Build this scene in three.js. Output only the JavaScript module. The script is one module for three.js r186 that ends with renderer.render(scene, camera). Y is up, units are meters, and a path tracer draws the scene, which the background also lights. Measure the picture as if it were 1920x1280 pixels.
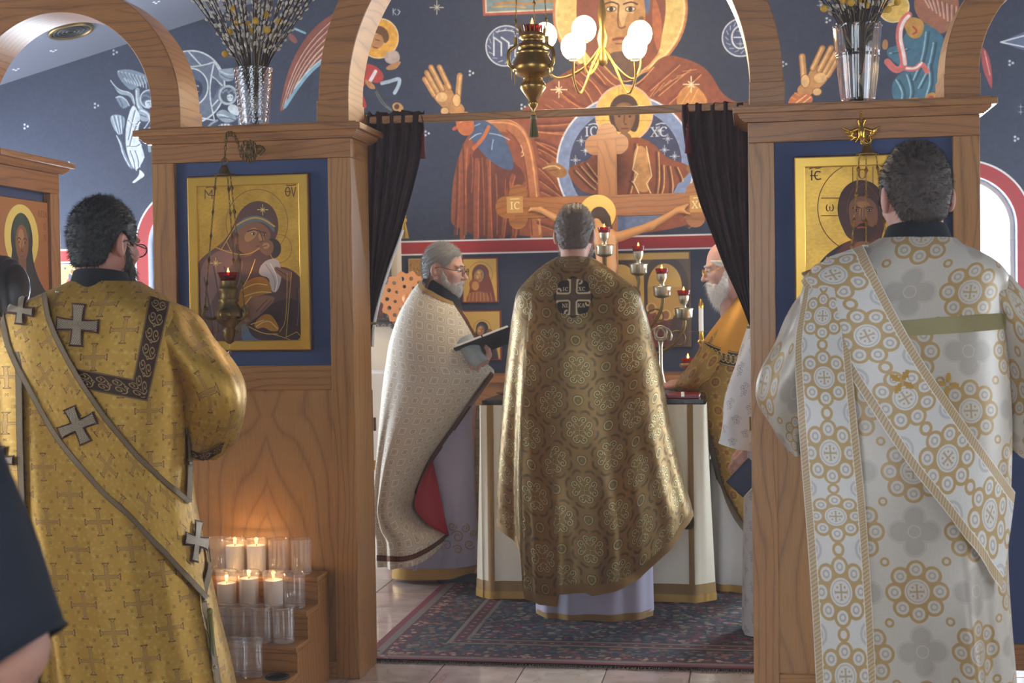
import * as THREE from 'three';
import { mergeGeometries, mergeVertices, toCreasedNormals } from 'three/addons/utils/BufferGeometryUtils.js';
import { RectAreaLightUniformsLib } from 'three/addons/lights/RectAreaLightUniformsLib.js';
import { RoundedBoxGeometry } from 'three/addons/geometries/RoundedBoxGeometry.js';
import { MeshBVH } from 'three-mesh-bvh';

// ---------------------------------------------------------------- camera, light, exposure
RectAreaLightUniformsLib.init();
const scene = new THREE.Scene();
const FOCAL = 2606.67;                                   // focal length for a frame 1920 wide
const camera = new THREE.PerspectiveCamera(2 * Math.atan(640 / FOCAL) * 180 / Math.PI, 1.5, 0.1, 60);
camera.rotation.order = 'YXZ';
camera.position.set(0, 1.32, 4.8168);
camera.rotation.set(-0.02236, 0.16853, -0.01534);
camera.updateMatrixWorld(true);
camera.focus = 4.7; camera.userData.fStop = 5.6;
const renderer = new THREE.WebGLRenderer();
renderer.toneMapping = THREE.LinearToneMapping;
renderer.toneMappingExposure = 0.84;
renderer.shadowMap.enabled = true;
scene.background = new THREE.Color(0.80, 0.90, 1.0);     // overcast sky, seen only through the windows
scene.backgroundIntensity = 12;
const DAY = new THREE.Color(0.86, 0.94, 1.0), DAYWARM = new THREE.Color(1.0, 0.93, 0.82);
// daylight at each window: [x, y, z, width, height, looks towards x, y, z, intensity, colour]
const DAYLIGHT = [
  [1.16, 1.50, -3.42, 0.80, 1.40, 0, 0, 1, 80, DAY],          // arched window in the back wall
  [-3.28, 1.50, -3.42, 0.80, 1.40, 0, 0, 1, 60, DAY],         // its twin
  [-5.42, 1.40, -2.35, 1.20, 1.50, 1, 0, 0, 44, DAY],         // sanctuary, north wall
  [4.02, 1.40, -2.35, 1.20, 1.50, -1, 0, 0, 30, DAY],         // sanctuary, south wall
  [-5.42, 1.55, 2.20, 1.70, 1.50, 1, 0, 0, 6.2, DAYWARM],      // nave, north wall
  [4.02, 1.55, 2.20, 1.70, 1.50, -1, 0, 0, 2.0, DAYWARM],      // nave, south wall
  [-0.69, 1.70, 7.22, 2.40, 1.60, 0, 0, -1, 1.7, DAYWARM],      // nave, west wall
];
for (const [x, y, z, w, h, tx, ty, tz, power, color] of DAYLIGHT) {
  const l = new THREE.RectAreaLight(color, power, w, h);
  l.name = 'window_daylight'; l.position.set(x, y, z); l.lookAt(x + tx, y + ty, z + tz);
  scene.add(l);
}

scene.fog = new THREE.FogExp2(new THREE.Color(0.9, 0.93, 1.0), 0.0095);   // thin incense haze

// ---------------------------------------------------------------- helpers
const V = (x, y, z) => new THREE.Vector3(x, y, z);
const PI = Math.PI, { sin, cos, sqrt, abs, min, max, floor, hypot, exp, pow } = Math;
const lerp = (a, b, t) => a + (b - a) * t, clamp = (x, a = 0, b = 1) => min(b, max(a, x));
const smooth = (a, b, x) => { const t = clamp((x - a) / (b - a)); return t * t * (3 - 2 * t); };
function rng(seed) { let s = seed | 0; return () => { s = (s + 0x6d2b79f5) | 0; let t = Math.imul(s ^ (s >>> 15), 1 | s); t = (t + Math.imul(t ^ (t >>> 7), 61 | t)) ^ t; return ((t ^ (t >>> 14)) >>> 0) / 4294967296; }; }
const hash = (x, y) => { let h = Math.imul(x | 0, 374761393) + Math.imul(y | 0, 668265263) | 0; h = Math.imul(h ^ (h >>> 13), 1274126177); return ((h ^ (h >>> 16)) >>> 0) / 4294967296; };
function noise(x, y, px = 0, py = 0) {                   // value noise, optionally periodic
  const ix = floor(x), iy = floor(y), fx = x - ix, fy = y - iy, u = fx * fx * (3 - 2 * fx), v = fy * fy * (3 - 2 * fy);
  const w = (i, p) => p ? ((i % p) + p) % p : i;
  const a = hash(w(ix, px), w(iy, py)), b = hash(w(ix + 1, px), w(iy, py)), c = hash(w(ix, px), w(iy + 1, py)), d = hash(w(ix + 1, px), w(iy + 1, py));
  return lerp(lerp(a, b, u), lerp(c, d, u), v);
}
// the point of the place that the photograph shows at a pixel, on the plane z
function at(px, py, z) {
  const d = V((px - 960) / FOCAL, -(py - 640) / FOCAL, -1).applyQuaternion(camera.quaternion);
  return d.multiplyScalar((z - camera.position.z) / d.z).add(camera.position);
}
const X = (px, py, z) => at(px, py, z).x, Y = (px, py, z) => at(px, py, z).y;
// piecewise linear / smooth interpolation of rows [key, a, b, ...]
function rows(table, k, eased = true) {
  if (k <= table[0][0]) return table[0].slice(1);
  for (let i = 1; i < table.length; i++) if (k <= table[i][0]) {
    const a = table[i - 1], b = table[i], p = table[i - 2] ?? a, n = table[i + 1] ?? b, h = b[0] - a[0], t = (k - a[0]) / h;
    return a.slice(1).map((y0, c) => {
      const y1 = b[c + 1];
      if (!eased) return lerp(y0, y1, t);
      const m0 = p === a ? y1 - y0 : (y1 - p[c + 1]) / (b[0] - p[0]) * h, m1 = n === b ? y1 - y0 : (n[c + 1] - y0) / (n[0] - a[0]) * h;
      return (2 * t ** 3 - 3 * t * t + 1) * y0 + (t ** 3 - 2 * t * t + t) * m0 + (3 * t * t - 2 * t ** 3) * y1 + (t ** 3 - t * t) * m1;
    });
  }
  return table[table.length - 1].slice(1);
}
const taken = new Map();
function numbered(n) { const k = taken.get(n) ?? 0; taken.set(n, k + 1); return k ? n + '_' + String(k).padStart(3, '0') : n; }
function mesh(name, geometry, material, parent) {
  const m = new THREE.Mesh(Array.isArray(geometry) ? merge(geometry) : geometry, material);
  m.name = parent ? name : numbered(name); m.castShadow = m.receiveShadow = true;
  (parent ?? scene).add(m); return m;
}
function tag(o, label, category, group, kind) { Object.assign(o.userData, { label, category }); if (group) o.userData.group = group; if (kind) o.userData.kind = kind; return o; }
function thing(name, label, category, p = [0, 0, 0], group) {
  const o = new THREE.Group(); o.name = numbered(name); o.position.set(...(p.isVector3 ? [p.x, p.y, p.z] : p)); scene.add(o);
  return tag(o, label, category, group);
}
function part(name, parent) { const o = new THREE.Group(); o.name = name; parent.add(o); return o; }
function structure(name, geometry, material, label) { const m = mesh(name, geometry, material); m.userData.kind = 'structure'; if (label) m.userData.label = label; return m; }
// children given in world coordinates are brought into their thing's own frame
function settle(o) { o.updateMatrixWorld(true); const v = o.position; for (const c of o.children) { if (!c.userData.own) { c.position.sub(v); } } return o; }
const flat = (g) => (g.index ? g.toNonIndexed() : g);
function merge(list) {
  const gs = list.map(flat);
  for (const g of gs) { for (const k of Object.keys(g.attributes)) if (!['position', 'normal', 'uv'].includes(k)) g.deleteAttribute(k); if (!g.attributes.uv) g.setAttribute('uv', new THREE.BufferAttribute(new Float32Array(g.attributes.position.count * 2), 2)); }
  return gs.length === 1 ? gs[0] : mergeGeometries(gs);
}
// metric uv by the direction each face points; `grain` is the axis that runs along the texture's v
function metric(g, grain = 'y', du = 0, dv = 0) {
  g = flat(g); const p = g.attributes.position, n = g.attributes.normal, uv = new Float32Array(p.count * 2);
  for (let i = 0; i < p.count; i++) {
    const q = { x: p.getX(i), y: p.getY(i), z: p.getZ(i) }, a = { x: abs(n.getX(i)), y: abs(n.getY(i)), z: abs(n.getZ(i)) };
    const facing = a.x > a.y && a.x > a.z ? 'x' : a.y > a.z ? 'y' : 'z', other = ['x', 'y', 'z'].filter((k) => k !== facing);
    const v = other.includes(grain) ? grain : other[1], u = other.find((k) => k !== v);
    uv[i * 2] = q[u] + du; uv[i * 2 + 1] = q[v] + dv;
  }
  g.setAttribute('uv', new THREE.BufferAttribute(uv, 2)); return g;
}
const wr = rng(77);
// bevelled board between two corners
function board(x0, y0, z0, x1, y1, z1, grain = 'y', bevel = 0.003) {
  const w = x1 - x0, h = y1 - y0, d = z1 - z0, r = min(bevel, w / 3, h / 3, d / 3);
  const g = bevel ? new RoundedBoxGeometry(w, h, d, 1, r) : new THREE.BoxGeometry(w, h, d);
  g.translate((x0 + x1) / 2, (y0 + y1) / 2, (z0 + z1) / 2);
  return metric(g, grain, wr() * 3, wr() * 3);
}
const lathe = (pts, at0 = [0, 0, 0], seg = 24) => new THREE.LatheGeometry(pts.map(([r, y]) => new THREE.Vector2(max(r, 1e-4), y)), seg).translate(...at0);
const curve = (pts, closed = false) => new THREE.CatmullRomCurve3(pts.map((p) => (p.isVector3 ? p : V(...p))), closed);
const tube = (pts, r, n = 24, seg = 6, closed = false) => new THREE.TubeGeometry(curve(pts, closed), n, r, seg, closed);
const ball = (r, x, y, z, w = 12, h = 8) => new THREE.SphereGeometry(r, w, h).translate(x, y, z);
function rod(a, b, r0, r1 = r0, seg = 8) {
  const d = b.clone().sub(a), g = new THREE.CylinderGeometry(r1, r0, d.length(), seg);
  g.applyQuaternion(new THREE.Quaternion().setFromUnitVectors(V(0, 1, 0), d.clone().normalize())); const m = a.clone().lerp(b, 0.5);
  return g.translate(m.x, m.y, m.z);
}
// a grid of points f(u, v), u, v in 0..1, with uv from q(u, v)
function sheet(nu, nv, f, q, closed = false) {
  const pos = [], uv = [], idx = [], w = nu + 1;
  for (let j = 0; j <= nv; j++) for (let i = 0; i <= nu; i++) { const p = f(i / nu, j / nv); pos.push(p.x ?? p[0], p.y ?? p[1], p.z ?? p[2]); const t = q ? q(i / nu, j / nv) : [i / nu, j / nv]; uv.push(t[0], t[1]); }
  for (let j = 0; j < nv; j++) for (let i = 0; i < nu; i++) { const a = j * w + i; idx.push(a, a + w, a + 1, a + 1, a + w, a + w + 1); }
  const g = new THREE.BufferGeometry();
  g.setAttribute('position', new THREE.Float32BufferAttribute(pos, 3)); g.setAttribute('uv', new THREE.Float32BufferAttribute(uv, 2)); g.setIndex(idx); g.computeVertexNormals();
  if (closed) { const n = g.attributes.normal; for (let j = 0; j <= nv; j++) { const a = j * w, b = a + nu, s = V(n.getX(a) + n.getX(b), n.getY(a) + n.getY(b), n.getZ(a) + n.getZ(b)).normalize(); n.setXYZ(a, s.x, s.y, s.z); n.setXYZ(b, s.x, s.y, s.z); } }
  return g;
}
// a sheet given thickness: the sheet, its back and its rim
function thick(g, t) {
  const p = g.attributes.position, n = g.attributes.normal, b = g.clone(), q = b.attributes.position, m = b.attributes.normal;
  for (let i = 0; i < p.count; i++) { q.setXYZ(i, p.getX(i) - n.getX(i) * t, p.getY(i) - n.getY(i) * t, p.getZ(i) - n.getZ(i) * t); m.setXYZ(i, -n.getX(i), -n.getY(i), -n.getZ(i)); }
  const ix = g.index.array, edges = new Map(); b.setIndex(Array.from(ix).reduce((o, _, i) => (i % 3 ? o : (o.push(ix[i], ix[i + 2], ix[i + 1]), o)), []));
  for (let i = 0; i < ix.length; i += 3) for (let k = 0; k < 3; k++) { const a = ix[i + k], c = ix[i + (k + 1) % 3], r = c + ',' + a; if (edges.has(r)) edges.delete(r); else edges.set(a + ',' + c, [a, c]); }
  const pos = [], uv = [], u = g.attributes.uv;
  for (const [a, c] of edges.values()) for (const [s, i] of [[p, a], [q, a], [p, c], [p, c], [q, a], [q, c]]) { pos.push(s.getX(i), s.getY(i), s.getZ(i)); uv.push(u.getX(i), u.getY(i)); }
  const rim = new THREE.BufferGeometry(); rim.setAttribute('position', new THREE.Float32BufferAttribute(pos, 3)); rim.setAttribute('uv', new THREE.Float32BufferAttribute(uv, 2)); rim.computeVertexNormals();
  return merge([g, b, rim]);
}
// smooth surface of a distance field (naive surface nets)
function skin(f, lo, hi, cell) {
  const n = [0, 1, 2].map((k) => Math.ceil((hi[k] - lo[k]) / cell) + 1), [nx, ny, nz] = n, F = new Float32Array(nx * ny * nz), id = new Int32Array(nx * ny * nz).fill(-1);
  for (let k = 0, o = 0; k < nz; k++) for (let j = 0; j < ny; j++) for (let i = 0; i < nx; i++, o++) F[o] = f(lo[0] + i * cell, lo[1] + j * cell, lo[2] + k * cell);
  const pos = [], idx = [], at1 = (i, j, k) => i + nx * (j + ny * k);
  for (let k = 0; k < nz - 1; k++) for (let j = 0; j < ny - 1; j++) for (let i = 0; i < nx - 1; i++) {
    let s = [0, 0, 0], c = 0;
    for (let e = 0; e < 12; e++) {
      const ax = e >> 2, b1 = e & 1, b2 = (e >> 1) & 1, o = [0, 0, 0]; o[(ax + 1) % 3] = b1; o[(ax + 2) % 3] = b2;
      const a = F[at1(i + o[0], j + o[1], k + o[2])], p = [...o]; p[ax] = 1; const d = F[at1(i + p[0], j + p[1], k + p[2])];
      if ((a < 0) !== (d < 0)) { const t = a / (a - d); for (let m = 0; m < 3; m++) s[m] += o[m] + (m === ax ? t : 0); c++; }
    }
    if (c) { id[at1(i, j, k)] = pos.length / 3; pos.push(lo[0] + (i + s[0] / c) * cell, lo[1] + (j + s[1] / c) * cell, lo[2] + (k + s[2] / c) * cell); }
  }
  for (let k = 1; k < nz - 1; k++) for (let j = 1; j < ny - 1; j++) for (let i = 1; i < nx - 1; i++) {
    const a = F[at1(i, j, k)] < 0;
    for (let ax = 0; ax < 3; ax++) {
      const d = [0, 0, 0]; d[ax] = 1; const b = F[at1(i + d[0], j + d[1], k + d[2])] < 0; if (a === b) continue;
      const u = [0, 0, 0], v = [0, 0, 0]; u[(ax + 1) % 3] = 1; v[(ax + 2) % 3] = 1;
      const q = [id[at1(i, j, k)], id[at1(i - u[0], j - u[1], k - u[2])], id[at1(i - u[0] - v[0], j - u[1] - v[1], k - u[2] - v[2])], id[at1(i - v[0], j - v[1], k - v[2])]];
      if (q.some((x) => x < 0)) continue;
      if (a) idx.push(q[0], q[1], q[2], q[0], q[2], q[3]); else idx.push(q[0], q[2], q[1], q[0], q[3], q[2]);
    }
  }
  const g = new THREE.BufferGeometry(); g.setAttribute('position', new THREE.Float32BufferAttribute(pos, 3)); g.setIndex(idx);
  const nor = [], e = cell * 0.5;
  for (let i = 0; i < pos.length; i += 3) { const [x, y, z] = [pos[i], pos[i + 1], pos[i + 2]], v = V(f(x + e, y, z) - f(x - e, y, z), f(x, y + e, z) - f(x, y - e, z), f(x, y, z + e) - f(x, y, z - e)).normalize(); nor.push(v.x, v.y, v.z); }
  g.setAttribute('normal', new THREE.Float32BufferAttribute(nor, 3));
  g.setAttribute('uv', new THREE.Float32BufferAttribute(new Float32Array(pos.length / 3 * 2), 2));
  return g;
}
const smin = (a, b, k) => { const h = max(k - abs(a - b), 0) / k; return min(a, b) - h * h * k * 0.25; };
const smax = (a, b, k) => -smin(-a, -b, k);
const egg = (x, y, z, cx, cy, cz, rx, ry, rz) => { const a = (x - cx) / rx, b = (y - cy) / ry, c = (z - cz) / rz, k = hypot(a, b, c), m = hypot(a / rx, b / ry, c / rz); return m < 1e-9 ? -min(rx, ry, rz) : k * (k - 1) / m; };
function bone(x, y, z, a, b, ra, rb) { const dx = b[0] - a[0], dy = b[1] - a[1], dz = b[2] - a[2], t = clamp(((x - a[0]) * dx + (y - a[1]) * dy + (z - a[2]) * dz) / (dx * dx + dy * dy + dz * dz || 1)); return hypot(x - a[0] - dx * t, y - a[1] - dy * t, z - a[2] - dz * t) - lerp(ra, rb, t); }

// ---------------------------------------------------------------- textures and materials
function canvas(w, h, draw) { const c = document.createElement('canvas'); c.width = w; c.height = h; draw(c.getContext('2d'), w, h); return c; }
function texture(c, srgb = true, sx = 1, sy = sx, wrap = THREE.RepeatWrapping) {   // sx, sy: metres that the picture spans
  const t = new THREE.CanvasTexture(c); if (srgb) t.colorSpace = THREE.SRGBColorSpace; t.wrapS = t.wrapT = wrap; t.magFilter = THREE.LinearFilter; t.repeat.set(1 / sx, 1 / sy); return t;
}
function pixels(w, h, f) { return canvas(w, h, (c) => { const im = c.createImageData(w, h), d = im.data; for (let y = 0, o = 0; y < h; y++) for (let x = 0; x < w; x++, o += 4) { const p = f(x, y); d[o] = p[0]; d[o + 1] = p[1]; d[o + 2] = p[2]; d[o + 3] = 255; } c.putImageData(im, 0, 0); }); }
const std = (o) => new THREE.MeshStandardMaterial({ side: THREE.DoubleSide, ...o });
const phys = (o) => new THREE.MeshPhysicalMaterial({ side: THREE.DoubleSide, ...o });
const rgb = (r, g, b) => new THREE.Color().setRGB(r / 255, g / 255, b / 255, THREE.SRGBColorSpace);
// fine cross-hatched weave for bump
const WEAVE = pixels(256, 256, (x, y) => { const v = 128 + 50 * sin(x * PI / 4) * cos(y * PI / 4) + 60 * (hash(x, y) - 0.5) + 50 * (noise(x / 8, y / 8, 32, 32) - 0.5); return [v, v, v]; });
function oak(seed, a, b, cathedral) {                    // oak: rings cut lengthwise, dark pores, slow changes of tone
  return pixels(512, 1024, (x, y) => {
    const u = x / 512, v = y / 1024, warp = noise(u * 4 + seed, v * 3 + seed, 0, 3) * 0.5 + noise(u * 9 + seed, v * 7, 0, 7) * 0.14;
    let ring = cathedral ? (abs(u - 0.5) * 9 + 2.4 * abs(((v * 2 + seed * 0.13) % 2) - 1) * exp(-pow((u - 0.5) * 3.4, 2))) * 1.5 + warp * 2.6 : u * 13 + warp * 5;
    const r = abs((ring % 1) * 2 - 1), dark = pow(r, 5) * 0.75, pore = hash(x * 7 + seed, floor(y / 26 + hash(x, seed) * 9)) > 0.86 ? 0.22 * (0.4 + r) : 0, fine = (noise(x / 1.6, y / 44 + seed) - 0.5) * 0.22, slow = (noise(u * 3 + seed * 3, v * 2, 0, 2) - 0.5) * 0.25;
    const k = clamp(dark * 0.62 + pore + fine + slow + 0.12);
    return [lerp(a[0], b[0], k), lerp(a[1], b[1], k), lerp(a[2], b[2], k)];
  });
}
const OAK1 = oak(3, [176, 124, 66], [102, 64, 30], false), OAK2 = oak(8, [178, 130, 76], [126, 84, 46], true), OAK3 = oak(5, [164, 110, 56], [92, 54, 24], false);
const wood = (c, sx, sy, o = {}) => phys({ map: texture(c, true, sx, sy), bumpMap: texture(c, false, sx, sy), bumpScale: -0.0006, roughness: 0.42, clearcoat: 0.25, clearcoatRoughness: 0.3, ...o });
const M = {
  oak: wood(OAK1, 0.34, 1.3), oakPanel: wood(OAK2, 0.62, 1.1), oakDark: wood(OAK3, 0.4, 1.2), oakSmall: wood(OAK1, 0.2, 0.6),
  brass: std({ color: rgb(160, 126, 66), metalness: 1, roughness: 0.3 }), oldBrass: std({ color: rgb(120, 98, 58), metalness: 0.95, roughness: 0.42 }), silver: std({ color: rgb(180, 172, 150), metalness: 1, roughness: 0.3 }),
  gilt: std({ color: rgb(206, 160, 70), metalness: 1, roughness: 0.24 }), blackCloth: std({ color: rgb(22, 23, 28), roughness: 0.9 }), dark: std({ color: rgb(26, 22, 20), roughness: 0.6 }),
  redGlass: phys({ color: rgb(170, 18, 12), transmission: 0.75, roughness: 0.12, thickness: 0, ior: 1.5 }), clearGlass: phys({ color: rgb(248, 250, 252), transmission: 1, roughness: 0.03, thickness: 0, ior: 1.5 }),
  crystal: phys({ color: rgb(255, 255, 255), transmission: 1, roughness: 0.02, thickness: 0.02, ior: 1.55 }), wax: phys({ color: rgb(248, 244, 238), roughness: 0.5, transmission: 0.25, thickness: 0, sheen: 0.2 }),
  flame: std({ color: rgb(255, 190, 90), emissive: rgb(255, 176, 84), emissiveIntensity: 9, roughness: 1 }), white: std({ color: rgb(232, 228, 220), roughness: 0.85 }),
};
// ---------------------------------------------------------------- the room
const ZB = -3.1, CX = -0.694, RIDGE = 3.72, SLOPE = 0.255;        // back wall, axis of the royal doors, roof
const XL = -5.2, XR = 3.8, ZF = 7.0, roofAt = (x) => RIDGE - SLOPE * abs(x - CX);
const NIGHT = [45, 51, 72];
const PLASTER = pixels(512, 512, (x, y) => { const k = 0.93 + 0.1 * noise(x / 7, y / 7, 0, 0) * 0.5 + 0.08 * (noise(x / 60, y / 60) - 0.5) + 0.06 * (hash(x, y) - 0.5); return NIGHT.map((c) => c * k); });
M.blue = std({ map: texture(PLASTER, true, 1.2), roughness: 0.8 });
M.ceilingPaint = std({ color: rgb(94, 97, 111), roughness: 0.9 });
M.cream = std({ color: rgb(222, 210, 188), roughness: 0.9 });
M.pane = phys({ color: rgb(250, 252, 255), transmission: 1, roughness: 0, thickness: 0, ior: 1.45 });
const WINDOWS = [[1.16, 0.285], [-3.28, 0.285]], SPRING = 1.735, SILL = 0.85;
const archPath = (P, cx, r, y0, ys) => { P.moveTo(cx - r, y0); P.lineTo(cx + r, y0); P.lineTo(cx + r, ys); P.absarc(cx, ys, r, 0, PI, false); P.lineTo(cx - r, y0); return P; };
{
  const s = new THREE.Shape([[XL, 0], [XR, 0], [XR, roofAt(XR)], [CX, RIDGE], [XL, roofAt(XL)]].map(([x, y]) => new THREE.Vector2(x, y)));
  for (const [x, r] of WINDOWS) s.holes.push(archPath(new THREE.Path(), x, r, SILL, SPRING));
  const g = new THREE.ExtrudeGeometry(s, { depth: 0.16, bevelEnabled: false, curveSegments: 32 }).translate(0, 0, ZB - 0.16);
  structure('wall_back', metric(g), M.blue, 'blue gabled back wall with painted figures');
}
// side walls and the wall behind the photographer, each with its window openings
function wallWithOpenings(name, axis, place, from, to, height, openings, material, thickness) {
  const s = new THREE.Shape([[from, 0], [to, 0], [to, height], [from, height]].map(([x, y]) => new THREE.Vector2(x, y)));
  for (const [c, y, w, h] of openings) s.holes.push(new THREE.Path([[c - w / 2, y - h / 2], [c + w / 2, y - h / 2], [c + w / 2, y + h / 2], [c - w / 2, y + h / 2]].map(([a, b]) => new THREE.Vector2(a, b))));
  const g = new THREE.ExtrudeGeometry(s, { depth: abs(thickness), bevelEnabled: false });
  if (axis === 'x') { g.rotateY(-PI / 2); g.translate(thickness < 0 ? place : place + abs(thickness), 0, 0); } else g.translate(0, 0, place);
  structure(name, metric(g), material);
}
wallWithOpenings('wall_left', 'x', XL, ZB - 0.16, ZF + 0.16, roofAt(XL) + 0.1, [[-2.35, 1.4, 1.2, 1.5], [2.2, 1.55, 1.7, 1.5]], M.cream, -0.16);
wallWithOpenings('wall_right', 'x', XR, ZB - 0.16, ZF + 0.16, roofAt(XR) + 0.1, [[-2.35, 1.4, 1.2, 1.5], [2.2, 1.55, 1.7, 1.5]], M.cream, 0.16);
wallWithOpenings('wall_front', 'z', ZF, XL, XR, RIDGE, [[CX, 1.7, 2.4, 1.6]], M.cream, 0.16);
for (const s of [-1, 1]) {
  const xe = s < 0 ? XL - 0.16 : XR + 0.16, sh = new THREE.Shape([[CX, RIDGE], [xe, roofAt(xe)], [xe, roofAt(xe) + 0.15], [CX, RIDGE + 0.15]].map(([x, y]) => new THREE.Vector2(x, y)));
  structure('ceiling', metric(new THREE.ExtrudeGeometry(sh, { depth: ZF - ZB + 0.32, bevelEnabled: false }).translate(0, 0, ZB - 0.16)), M.ceilingPaint, s < 0 ? 'grey sloping ceiling with small painted stars' : 'grey sloping ceiling on the side of the bright window');
}
const ceilingLeft = scene.children.find((o) => o.name === 'ceiling');
// painted stars of three dots on the ceiling, and its round loudspeaker grille
function onCeiling(px, py) { const d = at(px, py, -1).sub(camera.position); const k = (RIDGE + SLOPE * (camera.position.x - CX) - camera.position.y) / (d.y - SLOPE * d.x); return camera.position.clone().add(d.multiplyScalar(k)); }
const roofTilt = Math.atan(SLOPE);
{
  const paint = std({ color: rgb(214, 216, 220), roughness: 0.8 });
  for (const [px, py] of [[100, 95], [293, 4], [405, 2], [30, 130], [215, 30]]) {
    const p = onCeiling(px, py), list = [];
    for (let k = 0; k < 3; k++) list.push(new THREE.CylinderGeometry(0.008, 0.008, 0.0016, 8).translate(0.016 * cos(k * 2.1), 0, 0.016 * sin(k * 2.1)));
    const m = mesh('painted_star', merge(list).rotateZ(roofTilt).translate(p.x, p.y - 0.001, p.z), paint, ceilingLeft); m.userData.own = true;
  }
  const p = onCeiling(133, 57), t = thing('ceiling_speaker', 'dark round grille set in the grey ceiling above the first arch', 'ceiling vent', p);
  t.rotation.z = roofTilt;
  mesh('rim', new THREE.TorusGeometry(0.118, 0.012, 8, 40).rotateX(PI / 2).translate(0, -0.004, 0), M.oldBrass, t);
  for (let k = 0; k < 4; k++) mesh('grille_ring', new THREE.TorusGeometry(0.024 + k * 0.024, 0.005, 6, 32).rotateX(PI / 2).translate(0, -0.006, 0), M.dark, t);
  mesh('backing', new THREE.CylinderGeometry(0.116, 0.116, 0.006, 40).translate(0, 0.0, 0), M.dark, t);
}
// ---- windows in the back wall: frame, bars, pane; red painted surround with white lines
M.redPaint = std({ color: rgb(168, 44, 42), roughness: 0.75 }); M.whitePaint = std({ color: rgb(226, 224, 222), roughness: 0.7 });
function ringShape(cx, r0, r1, y0, ys) { const s = archPath(new THREE.Shape(), cx, r1, y0, ys); s.holes.push(archPath(new THREE.Path(), cx, r0, y0 - 0.01, ys)); return s; }
function archBand(cx, r0, r1, y0, ys) { const s = new THREE.Shape(); s.moveTo(cx + r0, y0); s.lineTo(cx + r1, y0); s.lineTo(cx + r1, ys); s.absarc(cx, ys, r1, 0, PI, false); s.lineTo(cx - r1, y0); s.lineTo(cx - r0, y0); s.lineTo(cx - r0, ys); s.absarc(cx, ys, r0, PI, 0, true); s.lineTo(cx + r0, y0); return s; }
const extrude = (s, d, z, curveSegments = 32) => new THREE.ExtrudeGeometry(s, { depth: d, bevelEnabled: false, curveSegments }).translate(0, 0, z);
WINDOWS.forEach(([x, r], i) => {
  const w = structure('window_' + (i + 1), extrude(archBand(x, r - 0.025, r, SILL, SPRING), 0.05, ZB - 0.13), M.whitePaint, i ? 'arched window behind the icon screen next to the bearded deacon' : 'bright arched window with red painted surround');
  mesh('pane', extrude(archPath(new THREE.Shape(), x, r - 0.02, SILL, SPRING), 0.004, ZB - 0.11), M.pane, w);
  mesh('sill', board(x - r - 0.02, SILL - 0.03, ZB - 0.1, x + r + 0.02, SILL, ZB + 0.04), M.whitePaint, w);
  mesh('surround', extrude(archBand(x, r, r + 0.075, 0.9, SPRING), 0.003, ZB), M.redPaint, w);
  mesh('border_line', extrude(archBand(x, r + 0.075, r + 0.085, 0.9, SPRING), 0.004, ZB), M.whitePaint, w);
});
// windows out of view: frames and panes
[['x', XL - 0.08, -2.35, 1.4, 1.2, 1.5], ['x', XR + 0.08, -2.35, 1.4, 1.2, 1.5], ['x', XL - 0.08, 2.2, 1.55, 1.7, 1.5], ['x', XR + 0.08, 2.2, 1.55, 1.7, 1.5], ['z', ZF + 0.08, CX, 1.7, 2.4, 1.6]].forEach(([axis, p, c, y, w, h], i) => {
  const put = (g) => (axis === 'x' ? g.rotateY(PI / 2).translate(p, y, c) : g.translate(c, y, p));
  const bars = [new THREE.BoxGeometry(w, 0.05, 0.06).translate(0, h / 2 - 0.025, 0), new THREE.BoxGeometry(w, 0.05, 0.06).translate(0, 0.025 - h / 2, 0), new THREE.BoxGeometry(0.05, h, 0.06).translate(w / 2 - 0.025, 0, 0), new THREE.BoxGeometry(0.05, h, 0.06).translate(0.025 - w / 2, 0, 0), new THREE.BoxGeometry(0.04, h, 0.05)];
  const f = structure('window_' + (i + 3), put(merge(bars)), M.whitePaint);
  mesh('pane', put(new THREE.BoxGeometry(w - 0.06, h - 0.06, 0.004)), M.pane, f);
});
const wallBack = scene.children.find((o) => o.name === 'wall_back');
// red stripe with white lines along the back wall
{
  const x0 = -2.03, x1 = WINDOWS[0][0] - 0.36, ya = Y(1040, 448, ZB), yb = Y(1040, 470, ZB), lineH = 0.009;
  const strip = (name, a, b, lo, hi, d, m) => mesh(name, metric(new THREE.BoxGeometry(b - a, hi - lo, d).translate((a + b) / 2, (lo + hi) / 2, ZB + d / 2)), m, wallBack);
  for (const [a, b] of [[x0, x1], [WINDOWS[0][0] + 0.36, XR - 0.01], [XL + 0.01, -3.65]]) { strip('red_stripe', a, b, yb, ya, 0.003, M.redPaint); strip('border_line', a, b, ya, ya + lineH, 0.004, M.whitePaint); strip('border_line', a, b, yb - lineH, yb, 0.004, M.whitePaint); }
}
// ---- floor: marble tiles in the visible part, plain slab under and beyond
function marble(seed, base) { return pixels(256, 256, (x, y) => { const u = x / 256, v = y / 256, w = noise(u * 4 + seed, v * 4 + seed) * 2 + noise(u * 11 + seed, v * 11), vein = pow(1 - abs(sin((u * 2 + v * 3 + w * 1.3) * 2.2)), 9), k = 0.9 + 0.14 * noise(u * 6 + seed, v * 6) - 0.16 * vein + 0.04 * (hash(x, y + seed) - 0.5); return base.map((c, i) => c * k * (i === 0 ? 1 + 0.03 * vein : 1)); }); }
const TILES = [[1, [198, 176, 166]], [2, [190, 172, 164]], [3, [202, 184, 172]], [4, [192, 168, 160]]].map(([s, b]) => phys({ map: texture(marble(s * 7.3, b), true, 0.33), roughness: 0.2, clearcoat: 0.5, clearcoatRoughness: 0.08 }));
const GROUT = std({ color: rgb(120, 108, 100), roughness: 0.95 });
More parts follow.
